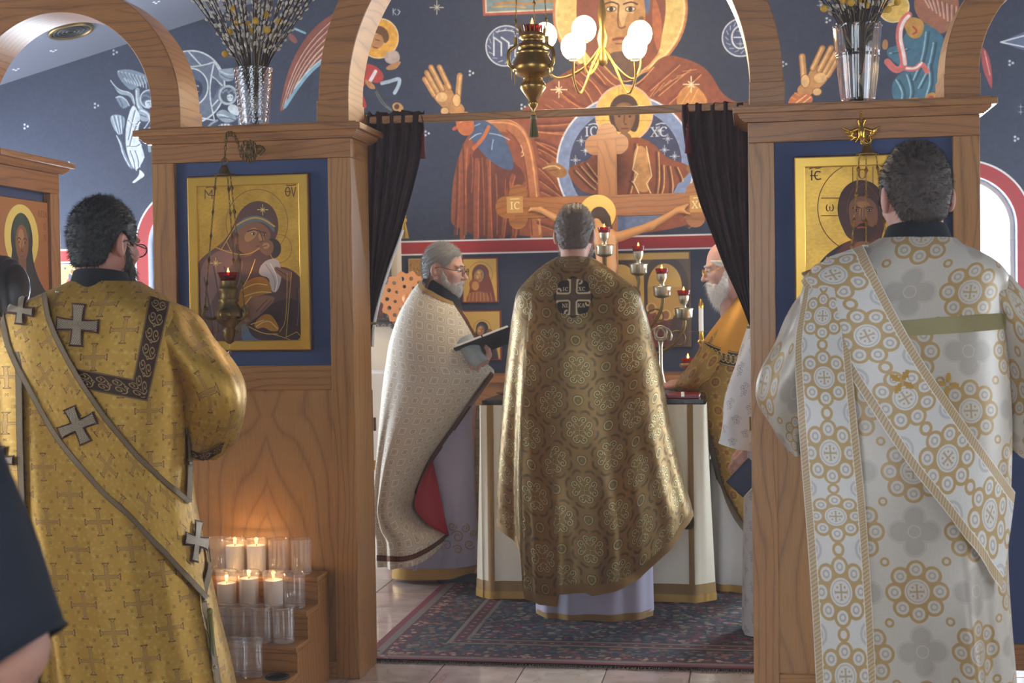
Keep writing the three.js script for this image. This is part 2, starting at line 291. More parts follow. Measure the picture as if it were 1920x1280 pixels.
const floorSlab = structure('floor', metric(new THREE.BoxGeometry(XR - XL + 0.3, 0.1, ZF - ZB + 0.3).translate((XL + XR) / 2, -0.056, (ZF + ZB) / 2)), GROUT, 'pinkish marble tile floor');
{
  const T = 0.305, gap = 0.004, r = rng(9), geos = [0, 1, 2].map(() => { const g = metric(new RoundedBoxGeometry(T - gap, 0.012, T - gap, 1, 0.0022), 'z', r(), r()); return g; });
  let n = 0; const rest = [];
  for (let i = -17; i < 16; i++) for (let k = -11; k < 24; k++) {
    const x = -1.395 + (i + 0.35) * T, z = 0.02 + (k + 0.5) * T, y = -0.006 + (hash(i, k) - 0.5) * 0.0006;
    if (x < XL - 0.1 || x > XR + 0.1 || z < ZB - 0.1) continue;
    if (x > -2.0 && x < 0.9 && z < 1.4) { const m = mesh('tile', geos[n % 3], TILES[floor(hash(i + 40, k + 40) * 4)], floorSlab); m.position.set(x, y, z); n++; } else rest.push(geos[0].clone().translate(x, y, z));
  }
  mesh('tile_field', merge(rest), TILES[0], floorSlab).userData.kind = 'stuff';
}

// ---------------------------------------------------------------- painting tools: artwork laid out on its own plane
class Painting {
  constructor(w, h, x0, y0, x1, y1, z, base) {
    Object.assign(this, { w, h, x0, y0, x1, y1, z });
    this.c = canvas(w, h, (c) => { c.fillStyle = base; c.fillRect(0, 0, w, h); }); this.g = this.c.getContext('2d'); this.g.lineJoin = this.g.lineCap = 'round';
    const a = this.q(960, 300), b = this.q(1060, 300); this.k = hypot(b[0] - a[0], b[1] - a[1]) / 100;
  }
  q(px, py) { const p = at(px, py, this.z); return [(p.x - this.x0) / (this.x1 - this.x0) * this.w, (this.y1 - p.y) / (this.y1 - this.y0) * this.h]; }
  path(pts, closed, soft) {
    const g = this.g, p = pts.map(([a, b]) => this.q(a, b)), n = p.length; g.beginPath();
    if (!soft) { p.forEach((a, i) => (i ? g.lineTo(...a) : g.moveTo(...a))); if (closed) g.closePath(); return; }
    const mid = (a, b) => [(a[0] + b[0]) / 2, (a[1] + b[1]) / 2];
    if (closed) { g.moveTo(...mid(p[n - 1], p[0])); for (let i = 0; i < n; i++) g.quadraticCurveTo(...p[i], ...mid(p[i], p[(i + 1) % n])); g.closePath(); } else { g.moveTo(...p[0]); for (let i = 1; i < n - 1; i++) g.quadraticCurveTo(...p[i], ...mid(p[i], p[i + 1])); g.lineTo(...p[n - 1]); }
  }
  fill(color, pts, soft = true) { this.path(pts, true, soft); this.g.fillStyle = color; this.g.fill(); return this; }
  line(color, lw, pts, soft = true) { this.path(pts, false, soft); this.g.strokeStyle = color; this.g.lineWidth = lw * this.k; this.g.stroke(); return this; }
  disc(fill, px, py, r, stroke, lw = 1, ry = r, turn = 0) { const g = this.g, [x, y] = this.q(px, py); g.beginPath(); g.ellipse(x, y, r * this.k, ry * this.k, turn, 0, 2 * PI); if (fill) { g.fillStyle = fill; g.fill(); } if (stroke) { g.strokeStyle = stroke; g.lineWidth = lw * this.k; g.stroke(); } return this; }
  text(s, px, py, size, color, font = 'serif') { const g = this.g, [x, y] = this.q(px, py); g.fillStyle = color; g.font = `${size * this.k}px ${font}`; g.textAlign = 'center'; g.textBaseline = 'middle'; g.fillText(s, x, y); return this; }
  star(color, px, py, r) { for (const a of [0, PI / 4, PI / 2, 3 * PI / 4]) { const s = a % (PI / 2) ? r * 0.5 : r; this.line(color, r * 0.13, [[px - s * cos(a), py - s * sin(a)], [px + s * cos(a), py + s * sin(a)]], false); } return this; }
  dots(color, px, py, r = 2.2) { for (let k = 0; k < 3; k++) this.disc(color, px + 4 * cos(k * 2.1), py + 4 * sin(k * 2.1), r); return this; }
  grain(a) { const im = this.g.getImageData(0, 0, this.w, this.h), d = im.data; for (let i = 0, n = 0; i < d.length; i += 4, n++) { const k = 1 + a * (hash(n, 5) - 0.5) + a * (noise((n % this.w) / 9, floor(n / this.w) / 9) - 0.5); d[i] *= k; d[i + 1] *= k; d[i + 2] *= k; } this.g.putImageData(im, 0, 0); return this; }
  clamped() { return texture(this.c, true, 1, 1, THREE.ClampToEdgeWrapping); }
  sheet(hole) {
    const { x0, y0, x1, y1, z } = this, s = new THREE.Shape([[x0, y0], [x1, y0], [x1, y1], [x0, y1]].map(([a, b]) => new THREE.Vector2(a, b)));
    if (hole) { const [cx, r] = hole, p = new THREE.Path(), ym = y0 + 0.001; p.moveTo(cx - r, ym); p.lineTo(cx - r, SPRING); p.absarc(cx, SPRING, r, PI, 0, true); p.lineTo(cx + r, ym); s.holes.push(p); }
    const g = new THREE.ShapeGeometry(s, 48), p = g.attributes.position, u = g.attributes.uv; for (let i = 0; i < p.count; i++) u.setXY(i, (p.getX(i) - x0) / (x1 - x0), (p.getY(i) - y0) / (y1 - y0));
    return g.translate(0, 0, z);
  }
}
const NB = `rgb(${NIGHT})`;
// ---- the painted figures on the back wall: the great orant figure and two angels
{
  const p = new Painting(2048, 672, -2.75, 1.66, 1.97, 3.208, ZB + 0.0008, NB);
  const robe = '#8f4c30', robeD = '#6a3424', robeL = '#b06c42', skinc = '#c08a50', skinD = '#8a5a30', skinL = '#e0b47a', blueC = '#46587a', blueL = '#9fb2cc', gold = '#e8bb58';
  for (const [x, y] of [[883, 137], [980, 200], [1552, 38], [1895, 118], [800, 250], [1470, 120], [1905, 260]]) p.dots('#c8cad0', x, y);
  p.star('#c9c2a4', 819, 14, 13).star('#c9cdd4', 1540, 10, 8);
  // icon panel at the top
  p.fill('#b0533c', [[903, -30], [1092, -34], [1094, 22], [906, 30]], false).fill('#d9c9a8', [[908, -30], [1088, -34], [1090, 17], [910, 25]], false).fill('#7f9092', [[911, -30], [1086, -34], [1087, 14], [913, 22]], false);
  p.line('#b98240', 4, [[930, 8], [960, 2], [990, 10], [1020, 0], [1060, 6]]).line('#c99a58', 3, [[922, 14], [950, 10], [985, 14]]);
  // roundels
  for (const [x, y, r] of [[948, 86, 37], [1390, 70, 34]]) {
    p.disc('#4c5676', x, y, r, '#c9ccd2', 2.6);
    for (let k = 0; k < 16; k++) { const a = k * PI / 8 + 0.2; p.line('#b9bdc6', 1.5, [[x + (r - 9) * cos(a), y + (r - 9) * sin(a)], [x + (r - 4) * cos(a + 0.22), y + (r - 4) * sin(a + 0.22)]]); }
  }
  p.line('#d3d6da', 3, [[926, 104], [926, 70], [940, 80], [940, 104]], false).line('#d3d6da', 3, [[940, 70], [954, 80], [954, 104]], false).line('#d3d6da', 3, [[966, 66], [966, 106]], false).line('#d3d6da', 2.6, [[954, 86], [968, 84]], false).line('#d3d6da', 2, [[930, 60], [950, 55], [964, 60]]);
  p.disc(null, 1388, 70, 15, '#d3d6da', 3, 20).line('#d3d6da', 2.4, [[1376, 70], [1398, 70]], false).star('#c2c6cf', 1388, 58, 7).star('#c2c6cf', 1388, 82, 7);
  // halo, head, veil
  p.disc('#eec878', 1162, 20, 122, '#c77a4a', 4).disc(null, 1162, 20, 117, '#f3e0ac', 2);
  p.fill('#8e4a30', [[1085, -60], [1122, -90], [1200, -90], [1244, -40], [1250, 20], [1240, 70], [1234, 108], [1180, 150], [1110, 120], [1078, 60]]);
  p.fill('#b9693e', [[1224, -20], [1244, 40], [1236, 108], [1222, 60]]);
  p.fill('#5a6a90', [[1120, -60], [1205, -60], [1222, -10], [1214, 40], [1200, -20], [1128, -20]]);
  p.fill(skinc, [[1128, -30], [1195, -34], [1212, 10], [1208, 60], [1188, 96], [1160, 112], [1136, 96], [1124, 50]]);
  p.fill(skinL, [[1150, -20], [1185, -20], [1192, 30], [1176, 20], [1168, 60], [1158, 20], [1142, 24]]).fill(skinD, [[1196, 30], [1210, 30], [1202, 76], [1184, 96], [1192, 66]]);
  for (const ex of [1146, 1182]) p.line('#4a2a1a', 2.6, [[ex - 13, 8], [ex, 2], [ex + 13, 8]]).disc('#efe0c0', ex, 17, 9, '#5a3620', 1.6, 4.5).disc('#2a1810', ex, 17, 4);
  p.line('#7a4a2a', 3, [[1160, 10], [1157, 48], [1164, 54], [1172, 50]]).line('#8a3a2a', 5, [[1150, 74], [1163, 71], [1177, 74]]).line('#6a3a20', 2, [[1154, 82], [1172, 82]]);
  p.fill('#6b4a38', [[1140, 96], [1190, 96], [1212, 130], [1172, 156], [1128, 132]]).line('#d99a5c', 3, [[1120, 108], [1150, 146], [1178, 156], [1210, 132], [1236, 100]]);
  // mantle over the shoulders and down to both sides
  p.fill(robe, [[1110, 108], [1060, 135], [1010, 165], [990, 205], [930, 222], [905, 226], [870, 260], [850, 330], [846, 380], [845, 446], [1345, 440], [1348, 300], [1400, 240], [1470, 225], [1440, 200], [1360, 190], [1330, 130], [1290, 110], [1240, 100], [1205, 150], [1172, 165]]);
  p.fill(robeD, [[905, 255], [960, 300], [990, 330], [985, 446], [862, 446], [864, 360], [880, 300]]);
  for (const [a, b, c] of [[872, 278, 866], [895, 300, 892], [915, 300, 918], [962, 330, 940], [985, 345, 962]]) p.line(robe, 9, [[a, b], [(a + c) / 2 - 2, 370], [c, 446]]).line('#c2683c', 2.2, [[a + 4, b], [(a + c) / 2 + 3, 370], [c + 5, 446]]);
  p.line(robeL, 22, [[908, 236], [960, 232], [985, 260], [998, 330], [1006, 446]]).line('#dd9a62', 3, [[915, 230], [960, 226], [990, 256], [1003, 330], [1012, 440]]);
  for (const [a, b, c, d, e, f] of [[1000, 240, 1060, 250, 1130, 235], [1005, 262, 1050, 285, 1055, 300], [1010, 280, 1040, 320, 1050, 340], [1012, 330, 1050, 360, 1090, 372], [1020, 200, 1075, 218, 1130, 205], [1040, 160, 1080, 200, 1130, 200]]) p.line('#7d3a22', 6, [[a, b], [c, d], [e, f]]).line('#d08048', 2.4, [[a + 2, b + 6], [c + 2, d + 6], [e, f + 5]]);
  for (const [a, b, c, d] of [[1062, 140, 1110, 200], [1078, 130, 1130, 190], [1095, 122, 1140, 178], [1230, 180, 1290, 130], [1250, 195, 1310, 140], [1215, 170, 1270, 122]]) p.line('#82402a', 7, [[a, b], [(a + c) / 2 + 6, (b + d) / 2 - 5], [c, d]]).line('#d8935a', 2, [[a + 5, b], [(a + c) / 2 + 11, (b + d) / 2 - 5], [c + 5, d]]);
  p.fill('#c98848', [[1268, 175], [1300, 150], [1338, 200], [1270, 208]]).line('#e3b070', 1.6, [[1275, 200], [1300, 160]], false).line('#e3b070', 1.6, [[1290, 204], [1308, 168]], false).star('#efe2b8', 1048, 168, 15).star('#efe2b8', 1296, 158, 15);
  for (let k = 0; k < 7; k++) p.line('#c9804a', 2, [[1300 + k * 6, 420 - k * 12], [1340, 400 - k * 20]]);
  const FD = '#6c3422', FM = '#7e4029', FL = '#c07d4e', FH = '#d99f6a';
  for (const l of [[1004, 262, 1030, 268, 1060, 288, 1070, 300], [1008, 275, 1036, 288, 1054, 306], [1012, 292, 1034, 306, 1048, 326], [1010, 312, 1030, 330, 1046, 352], [1012, 336, 1034, 352, 1060, 372], [1014, 356, 1040, 368, 1068, 384], [1012, 244, 1044, 246, 1080, 240], [1006, 232, 1050, 232, 1100, 222], [1020, 212, 1060, 214, 1110, 208], [1008, 400, 1040, 404, 1080, 424], [1008, 418, 1030, 424, 1060, 438], [1270, 388, 1300, 370, 1330, 330], [1282, 404, 1310, 388, 1338, 356], [1290, 424, 1316, 408, 1340, 388], [1296, 330, 1316, 310, 1336, 284]]) { const q = []; for (let i = 0; i < l.length; i += 2) q.push([l[i], l[i + 1]]); p.line(FD, 4, q).line(FL, 1.6, q.map(([a, b]) => [a + 1, b + 4])).line(FM, 2.4, q.map(([a, b]) => [a - 1, b - 4])); }
  for (const [a, b, c, d, w] of [[858, 300, 853, 440, 4], [868, 270, 870, 440, 3], [882, 290, 880, 360, 3], [900, 290, 904, 440, 4], [912, 310, 912, 440, 3], [926, 320, 928, 440, 4], [944, 330, 938, 440, 3], [952, 334, 958, 440, 4], [970, 340, 964, 380, 3], [978, 350, 972, 440, 3]]) p.line(FD, w, [[a, b], [(a + c) / 2 + 2, (b + d) / 2], [c, d]]).line('#a35d3a', w * 0.5, [[a + 4, b + 6], [(a + c) / 2 + 6, (b + d) / 2], [c + 4, d]]);
  p.line(FH, 1.6, [[906, 228], [940, 222], [968, 228], [988, 252], [1000, 300], [1006, 360], [1014, 436]]).line(FM, 3, [[950, 244], [972, 262], [984, 300], [992, 370], [998, 440]]).line('#e7c08e', 1.8, [[976, 272], [981, 280], [978, 286]]).line('#e7c08e', 1.8, [[980, 284], [983, 290], [978, 293]]);
  for (let k = 0; k < 7; k++) p.line(FL, 1.4, [[1022 + k * 13, 196 - k * 9], [1044 + k * 12, 208 - k * 8]]).line(FH, 1.2, [[1214 + k * 11, 188 - k * 9], [1234 + k * 12, 160 - k * 5]]);
  p.line(FD, 5, [[1206, 150], [1190, 168], [1172, 176], [1150, 170]]).line(FH, 2, [[1112, 116], [1136, 150], [1166, 168], [1200, 156], [1226, 126]]).line(FD, 6, [[1100, 128], [1124, 156], [1152, 172]]);
  // raised arms: sleeves and open hands
  p.fill(blueC, [[868, 232], [905, 220], [945, 250], [970, 320], [940, 318], [895, 280]]).line('#c46a3a', 7, [[888, 278], [905, 262], [916, 238]]).fill('#b85a34', [[846, 238], [878, 228], [886, 222], [850, 248]]);
  for (const [a, b, c, d] of [[868, 252, 900, 232], [880, 262, 902, 250], [918, 250, 955, 262], [925, 262, 922, 280]]) p.line(blueL, 2, [[a, b], [(a + c) / 2, (b + d) / 2 - 4], [c, d]]);
  const hand = (mx, dir, oy) => {
    const f = (list) => list.map(([a, b]) => [mx + dir * a, b + oy]);
    p.fill('#c06a3c', f([[34, 92], [52, 78], [72, 98], [70, 128], [42, 128]])).line('#e0a060', 2, f([[38, 96], [58, 84]])).line('#e0a060', 2, f([[44, 104], [64, 92]]));
    p.fill(skinc, f([[0, 42], [16, 30], [30, 42], [36, 60], [58, 78], [40, 96], [14, 78], [-8, 56]]));
    for (const [a, b, c, d, w] of [[-4, 52, -22, 22, 8], [2, 46, -18, 10, 8.4], [12, 42, -10, 0, 8.6], [24, 38, 6, 0, 8.6], [40, 62, 44, 16, 9.6]]) p.line(skinD, w + 2.4, f([[a, b], [c, d]])).line(skinc, w, f([[a, b], [c, d]])).line(skinL, w * 0.4, f([[a + 1, b], [c + 1, d]]));
    p.disc(skinL, mx + dir * 38, 62 + oy, 8, skinD, 1.2, 12).disc(skinL, mx + dir * 16, 82 + oy, 8, skinD, 1.2, 7).disc(skinL, mx + dir * 10, 56 + oy, 11, null, 1, 9);
  };
  hand(818, 1, 126); hand(1548, -1, 90);
  p.fill('#c06a3c', [[1470, 205], [1510, 170], [1530, 186], [1500, 215]]).line('#f0c890', 2, [[1478, 204], [1512, 178]], false).line('#f0c890', 2, [[1486, 208], [1520, 182]], false);
  // medallion with the child
  p.disc('#7f8fb6', 1172, 308, 126, '#dcdde2', 3.4).disc('#3c4160', 1172, 308, 104, '#8f9bbb', 1.5);
  p.fill('#6f7fa6', [[1110, 430], [1130, 380], [1180, 372], [1250, 380], [1236, 425], [1172, 436]]);
  for (const [x, y] of [[1090, 264], [1098, 282], [1079, 300], [1252, 260], [1246, 281], [1265, 293], [1236, 245]]) p.star('#cfd3dc', x, y, 9);
  p.text('IC', 1108, 247, 24, '#cfd3dc').text('XC', 1235, 247, 25, '#cfd3dc').line('#cfd3dc', 2, [[1104, 234], [1112, 231], [1120, 233]]).line('#cfd3dc', 2, [[1230, 234], [1240, 230], [1246, 232]]);
  p.disc('#eabb5c', 1170, 213, 52, '#e6b7a0', 3.2); p.line('#c48a48', 1.5, [[1118, 202], [1222, 202]], false).line('#c48a48', 1.5, [[1118, 226], [1222, 226]], false).line('#c48a48', 1.5, [[1160, 162], [1160, 190]], false).line('#c48a48', 1.5, [[1182, 162], [1182, 190]], false).text('ω', 1170, 169, 13, '#9a6a34');
  p.fill('#8a4a2c', [[1105, 300], [1130, 265], [1160, 262], [1200, 255], [1230, 272], [1248, 296], [1290, 308], [1296, 322], [1270, 345], [1250, 372], [1100, 368], [1072, 340], [1062, 316], [1090, 304]]);
  for (const [a, b, c, d] of [[1075, 320, 1112, 355], [1085, 312, 1116, 345], [1096, 306, 1118, 335], [1240, 310, 1236, 365], [1252, 312, 1256, 362], [1266, 314, 1276, 340], [1230, 285, 1228, 365], [1190, 270, 1178, 362], [1180, 340, 1200, 352]]) p.line('#5f2f1e', 4, [[a, b], [(a + c) / 2 + 4, (b + d) / 2 + 6], [c, d]]).line('#d8ab6c', 2, [[a + 5, b], [(a + c) / 2 + 9, (b + d) / 2 + 6], [c + 5, d]]);
  p.fill('#c78f56', [[1190, 272], [1214, 275], [1216, 320], [1222, 330], [1214, 345], [1218, 360], [1196, 360], [1188, 340], [1194, 325], [1185, 318]]).line('#f0d49a', 2, [[1196, 275], [1186, 318], [1196, 326], [1188, 342], [1198, 362]], false).line('#f0d49a', 2, [[1212, 275], [1222, 330], [1212, 344], [1220, 362]], false);
  p.fill('#9a6a3c', [[1020, 316], [1034, 302], [1048, 306], [1064, 318], [1062, 332], [1044, 334], [1030, 324]]).line('#d9ad72', 3, [[1018, 316], [1036, 308], [1050, 316]]).line('#5a3820', 1.4, [[1028, 320], [1044, 318]]).fill('#9a6a3c', [[1286, 310], [1300, 306], [1312, 312], [1304, 324], [1288, 324]]);
  p.fill('#4a2e22', [[1140, 212], [1148, 186], [1168, 174], [1190, 182], [1200, 205], [1198, 238], [1190, 250], [1178, 240], [1160, 250], [1146, 236]]);
  p.fill('#8a5f3a', [[1150, 206], [1160, 192], [1182, 192], [1192, 208], [1190, 232], [1176, 252], [1164, 250], [1152, 232]]).fill('#c1966044', [[1160, 196], [1180, 196], [1184, 210], [1172, 206], [1160, 210]]);
  for (const ex of [1161, 1181]) p.line('#2a1810', 2, [[ex - 6, 214], [ex, 211], [ex + 6, 214]]).disc('#2a1810', ex, 218, 2.2);
  p.line('#3a2214', 1.6, [[1171, 214], [1169, 232], [1175, 233]]).line('#6a2a20', 2.4, [[1165, 241], [1177, 241]]).fill('#8a5f3a', [[1160, 248], [1180, 248], [1186, 262], [1156, 262]]);
  // angel beside the second arch
  p.fill('#8a4a3a', [[640, 16], [600, 40], [566, 78], [540, 130], [526, 190], [524, 214], [548, 176], [580, 130], [624, 108], [650, 90]]);
  const spine = (t) => [lerp(644, 526, t) - 18 * sin(t * PI), lerp(22, 208, t) - 14 * sin(t * PI)];
  for (let r = 0; r < 5; r++) for (let k = 0; k < 13 - r; k++) { const t = (k + (r % 2) * 0.5) / 13, a = spine(t), b = spine(min(1, t + 0.1)), n = r * 11 * (1 - t * 0.75), q = [[a[0] + n * 0.72, a[1] + n * 0.62], [b[0] + n * 0.66, b[1] + n * 0.56]]; p.line('#6a342c', 6.4 * (1 - t * 0.5), q).line(r > 2 ? '#c8a790' : '#a8705c', 4 * (1 - t * 0.5), q.map(([x, y]) => [x + 1.2, y - 1])).line('#dcc2aa', 1.2, [q[0].map((v, i) => v + (i ? -2.4 : 2)), q[1].map((v, i) => v + (i ? -2.4 : 2))]); }
  p.line('#7fa6b8', 7, [[612, 108], [582, 132], [556, 166], [534, 200]]).line('#c3d6dc', 2, [[610, 106], [580, 128], [552, 166]]).fill('#8a5048', [[545, 60], [560, 76], [552, 84], [538, 68]]).line('#8fb8c4', 4, [[553, 54], [572, 62]]);
  p.disc('#e3a63c', 711, 72, 37, '#eac8a0', 2.4).fill('#6a4426', [[690, 62], [706, 46], [726, 54], [731, 74], [720, 84], [716, 66], [700, 60]]).fill('#b98250', [[696, 66], [714, 62], [722, 80], [708, 94], [694, 88]]).line('#4a2a18', 1.6, [[704, 74], [712, 76]]).line('#4a2a18', 1.6, [[700, 88], [708, 90]]);
  p.fill('#b8a49a', [[720, 100], [742, 92], [752, 106], [744, 122], [722, 118]]).fill('#b23a34', [[680, 118], [704, 122], [722, 140], [714, 158], [690, 152], [676, 168], [690, 200], [680, 206], [668, 170]]).line('#e0d4d8', 7, [[704, 134], [694, 152]], false).fill('#b98250', [[722, 126], [742, 116], [754, 114], [744, 130], [726, 132]]).fill('#b98250', [[682, 146], [700, 156], [706, 168], [690, 166]]);
  p.line('#a9bccc', 7, [[716, 156], [734, 152], [750, 146], [748, 160], [740, 174]]).line('#8a8a6a', 1.2, [[706, 170], [716, 190], [734, 206]]).line('#8a8a6a', 1.2, [[704, 172], [712, 192], [734, 208]]).fill('#b98a50', [[734, 196], [746, 190], [758, 200], [754, 210], [738, 208]]).disc('#5a3018', 744, 200, 5);
  p.line('#c9cad0', 1.4, [[737, 16], [737, 28]], false).line('#c9cad0', 1.4, [[742, 17], [737, 22], [743, 28]], false).line('#c9cad0', 1.6, [[746, 18], [750, 22], [746, 28]], false);
  // angel beside the crystal vase
  p.disc('#d8b456', 1676, 14, 26, '#eadcae', 2).fill('#9a6246', [[1712, -10], [1760, -30], [1800, -6], [1796, 30], [1770, 68], [1746, 52], [1716, 30]]);
  for (let k = 0; k < 8; k++) p.line('#caa08c', 3, [[1730 + k * 9, -8 + k * 3], [1742 + k * 7, 14 + k * 5]]).line('#6e3a30', 2, [[1736 + k * 9, -6 + k * 3], [1748 + k * 7, 18 + k * 5]]);
  p.fill('#3d6a80', [[1706, 40], [1740, 44], [1774, 70], [1778, 130], [1760, 190], [1676, 196], [1670, 160], [1684, 140], [1700, 130], [1666, 110], [1660, 90], [1690, 84]]);
  for (const [a, b, c, d] of [[1736, 60, 1712, 150], [1750, 80, 1722, 165], [1680, 150, 1690, 190], [1700, 140, 1704, 192], [1740, 120, 1736, 180], [1668, 100, 1700, 92]]) p.line('#8fb4c0', 2.6, [[a, b], [(a + c) / 2 + 8, (b + d) / 2], [c, d]]).line('#234656', 3, [[a + 6, b], [(a + c) / 2 + 14, (b + d) / 2], [c + 5, d]]);
  p.fill('#b98a3c', [[1690, 30], [1730, 34], [1734, 56], [1722, 74], [1704, 70], [1696, 52]]).line('#a83a2c', 3, [[1712, 50], [1722, 58], [1712, 64]]).fill('#b98a3c', [[1732, 180], [1752, 170], [1760, 186], [1752, 197], [1734, 197]]).fill('#b98a3c', [[1674, 184], [1692, 190], [1690, 198], [1674, 198]]).fill('#b98a3c', [[1704, 182], [1730, 184], [1728, 198], [1706, 198]]).disc('#b0402e', 1746, 184, 5);
  p.line('#c96a64', 12, [[1704, 28], [1690, 38], [1684, 70], [1692, 100], [1696, 124], [1680, 134], [1664, 116]]).line('#e8d4d0', 6, [[1704, 30], [1692, 40], [1687, 70], [1694, 100], [1697, 120]]).line('#c96a64', 9, [[1698, 128], [1716, 132], [1728, 116], [1738, 134]]).line('#e8d4d0', 4, [[1700, 128], [1716, 130], [1728, 118]]).fill('#a87848', [[1654, 76], [1664, 72], [1666, 92], [1654, 94]]);
  p.fill('#a84a48', [[1838, 84], [1852, 96], [1860, 130], [1861, 172], [1852, 152], [1842, 130]]).line('#d89a94', 2, [[1846, 96], [1856, 140]]);
  p.fill('#5d6884', [[1874, 79], [1925, 58], [1960, 80], [1925, 96]], false).line('#d9dade', 2.4, [[1960, 56], [1876, 79], [1960, 96]], false);
  for (const y of [200, 190]) p.star('#c9ccd4', 1914, y + 10, 5);
  p.grain(0.16);
  mesh('wall_painting', p.sheet([1.16, 0.286]), std({ map: p.clamped(), roughness: 0.75 }), wallBack).userData.label = 'painted orant figure with child and angels';
  // grisaille figures beyond the first arch
  const a = new Painting(1024, 770, -4.6, 1.66, -2.75, 3.05, ZB + 0.0008, NB);
  const gl = '#a9b4bc', gm = '#74808e', gd = '#414b60';
  for (const [x, y] of [[180, 198], [48, 237], [131, 308], [215, 98]]) a.dots('#b9bcc4', x, y);
  const Z = (l) => { const o = []; for (let i = 0; i < l.length; i += 2) o.push([190 + l[i] / 4.739, 80 + l[i + 1] / 4.739]); return o; }, lit = '#c4ccd0', mid = '#8b98a2', sh = '#4a5468';
  a.fill(gm, Z([130, 250, 200, 235, 290, 240, 420, 300, 445, 340, 300, 400, 270, 430, 200, 370, 160, 320]));
  for (let k = 0; k < 8; k++) a.line(lit, 1.7, Z([150 + k * 32, 252 + k * 7, 190 + k * 30, 300 + k * 9, 230 + k * 24, 350 + k * 8])).line(sh, 1.5, Z([160 + k * 32, 262 + k * 7, 200 + k * 30, 312 + k * 9]));
  a.fill(mid, Z([80, 330, 120, 400, 160, 430, 270, 440, 295, 500, 300, 580, 275, 520, 250, 470, 160, 460, 130, 420])).line(lit, 1.8, Z([82, 335, 140, 425, 270, 438, 296, 540])).fill(gm, Z([125, 490, 160, 460, 220, 500, 250, 565, 190, 590, 165, 560])).line(lit, 2, Z([128, 488, 165, 470, 225, 510, 248, 560])).line(sh, 2, Z([160, 500, 190, 540, 185, 585]));
  a.disc('#5a6678', 190 + 420 / 4.739, 80 + 500 / 4.739, 17, '#aebac0', 3).fill('#3e4656', Z([350, 470, 390, 440, 450, 450, 470, 500, 440, 510, 390, 500, 360, 540])).fill(lit, Z([385, 520, 430, 505, 465, 520, 450, 560, 410, 580, 390, 560])).line('#3e4656', 1.3, Z([405, 535, 425, 530])).line('#3e4656', 1.3, Z([440, 530, 452, 534])).line('#3e4656', 1.2, Z([430, 535, 432, 555])); for (let k = 0; k < 6; k++) a.disc('#6c7686', 190 + (360 + k * 20) / 4.739, 80 + (482 - 14 * sin(k)) / 4.739, 2.2);
  a.line(mid, 9, Z([320, 420, 320, 540, 350, 590])).line(lit, 3, Z([312, 430, 314, 540, 345, 590])).fill(mid, Z([330, 570, 400, 600, 440, 640, 430, 700, 350, 700, 330, 640])).line(lit, 3, Z([350, 600, 410, 620, 430, 680])).line(sh, 2, Z([345, 640, 400, 660]));
  a.fill(mid, Z([75, 660, 120, 635, 200, 650, 215, 700, 180, 830, 130, 800, 90, 720])); for (let k = 0; k < 6; k++) a.line(k % 2 ? sh : lit, 1.7, Z([95 + k * 18, 650, 120 + k * 14, 730, 150 + k * 8, 810]));
  a.fill(lit, Z([280, 530, 340, 630, 345, 700, 320, 800, 340, 900, 370, 960, 385, 1020, 350, 1090, 300, 1145, 250, 1050, 215, 920, 215, 780, 230, 680])); for (const l of [[300, 600, 270, 720, 240, 860], [330, 700, 280, 800, 250, 920], [230, 920, 300, 930, 345, 900], [255, 960, 290, 1040, 300, 1130], [300, 960, 330, 1030, 330, 1100], [240, 690, 300, 740, 335, 700]]) a.line(sh, 2, Z(l)).line('#e2e6e6', 1.5, Z(l.map((v, i) => (i % 2 ? v + 6 : v + 12))));
  a.fill(gm, Z([130, 820, 180, 880, 200, 960, 250, 1060, 290, 1130, 245, 1110, 180, 980, 165, 910])).line(lit, 2, Z([135, 825, 175, 900, 185, 980, 250, 1100])).fill('#ccd2d0', Z([335, 1120, 385, 1165, 380, 1190, 330, 1220, 290, 1250, 268, 1240, 320, 1200, 340, 1160]));
  a.line(lit, 2, Z([340, 800, 380, 770, 430, 690])).line(lit, 2, Z([340, 880, 365, 950, 380, 1020])).line(mid, 5, Z([400, 790, 430, 760])).line(mid, 6, Z([420, 880, 430, 960]));
  const cc = [190 + 790 / 4.739, 80 + 395 / 4.739]; a.disc('#5d6778', cc[0], cc[1], 70, '#c6caca', 3).disc('#4a5468', cc[0], cc[1], 36, '#c6caca', 2.6).disc('#23283a', cc[0] + 6, cc[1] + 4, 19);
  for (const l of [[770, 75, 885, 200], [870, 665, 1005, 690], [975, 290, 1075, 380], [985, 565, 1035, 510], [720, 80, 700, 220], [1005, 170, 1045, 240]]) a.line('#c6caca', 2.6, Z(l), false); a.line('#c6caca', 2.6, Z([785, 215, 900, 205, 1005, 170])).line('#c6caca', 2.6, Z([1005, 170, 945, 400, 1005, 690])).fill('#3c4458', Z([985, 300, 1040, 350, 1060, 390, 1020, 440, 990, 520, 965, 420])).text('IC', cc[0] + 8, cc[1] + 4, 19, '#c9cdcd');
  a.fill(mid, Z([1040, 240, 1110, 230, 1200, 220, 1190, 330, 1110, 350, 1050, 310])).line(lit, 2.4, Z([1050, 250, 1120, 290, 1190, 280])).line(sh, 2, Z([1060, 280, 1120, 320, 1180, 320])).disc('#3e4656', 190 + 1125 / 4.739, 80 + 465 / 4.739, 17, '#a5b2b6', 4.6); for (let k = 0; k < 7; k++) a.disc('#7c8896', 190 + (1080 + k * 17) / 4.739, 80 + (430 + 12 * cos(k * 2)) / 4.739, 2.4);
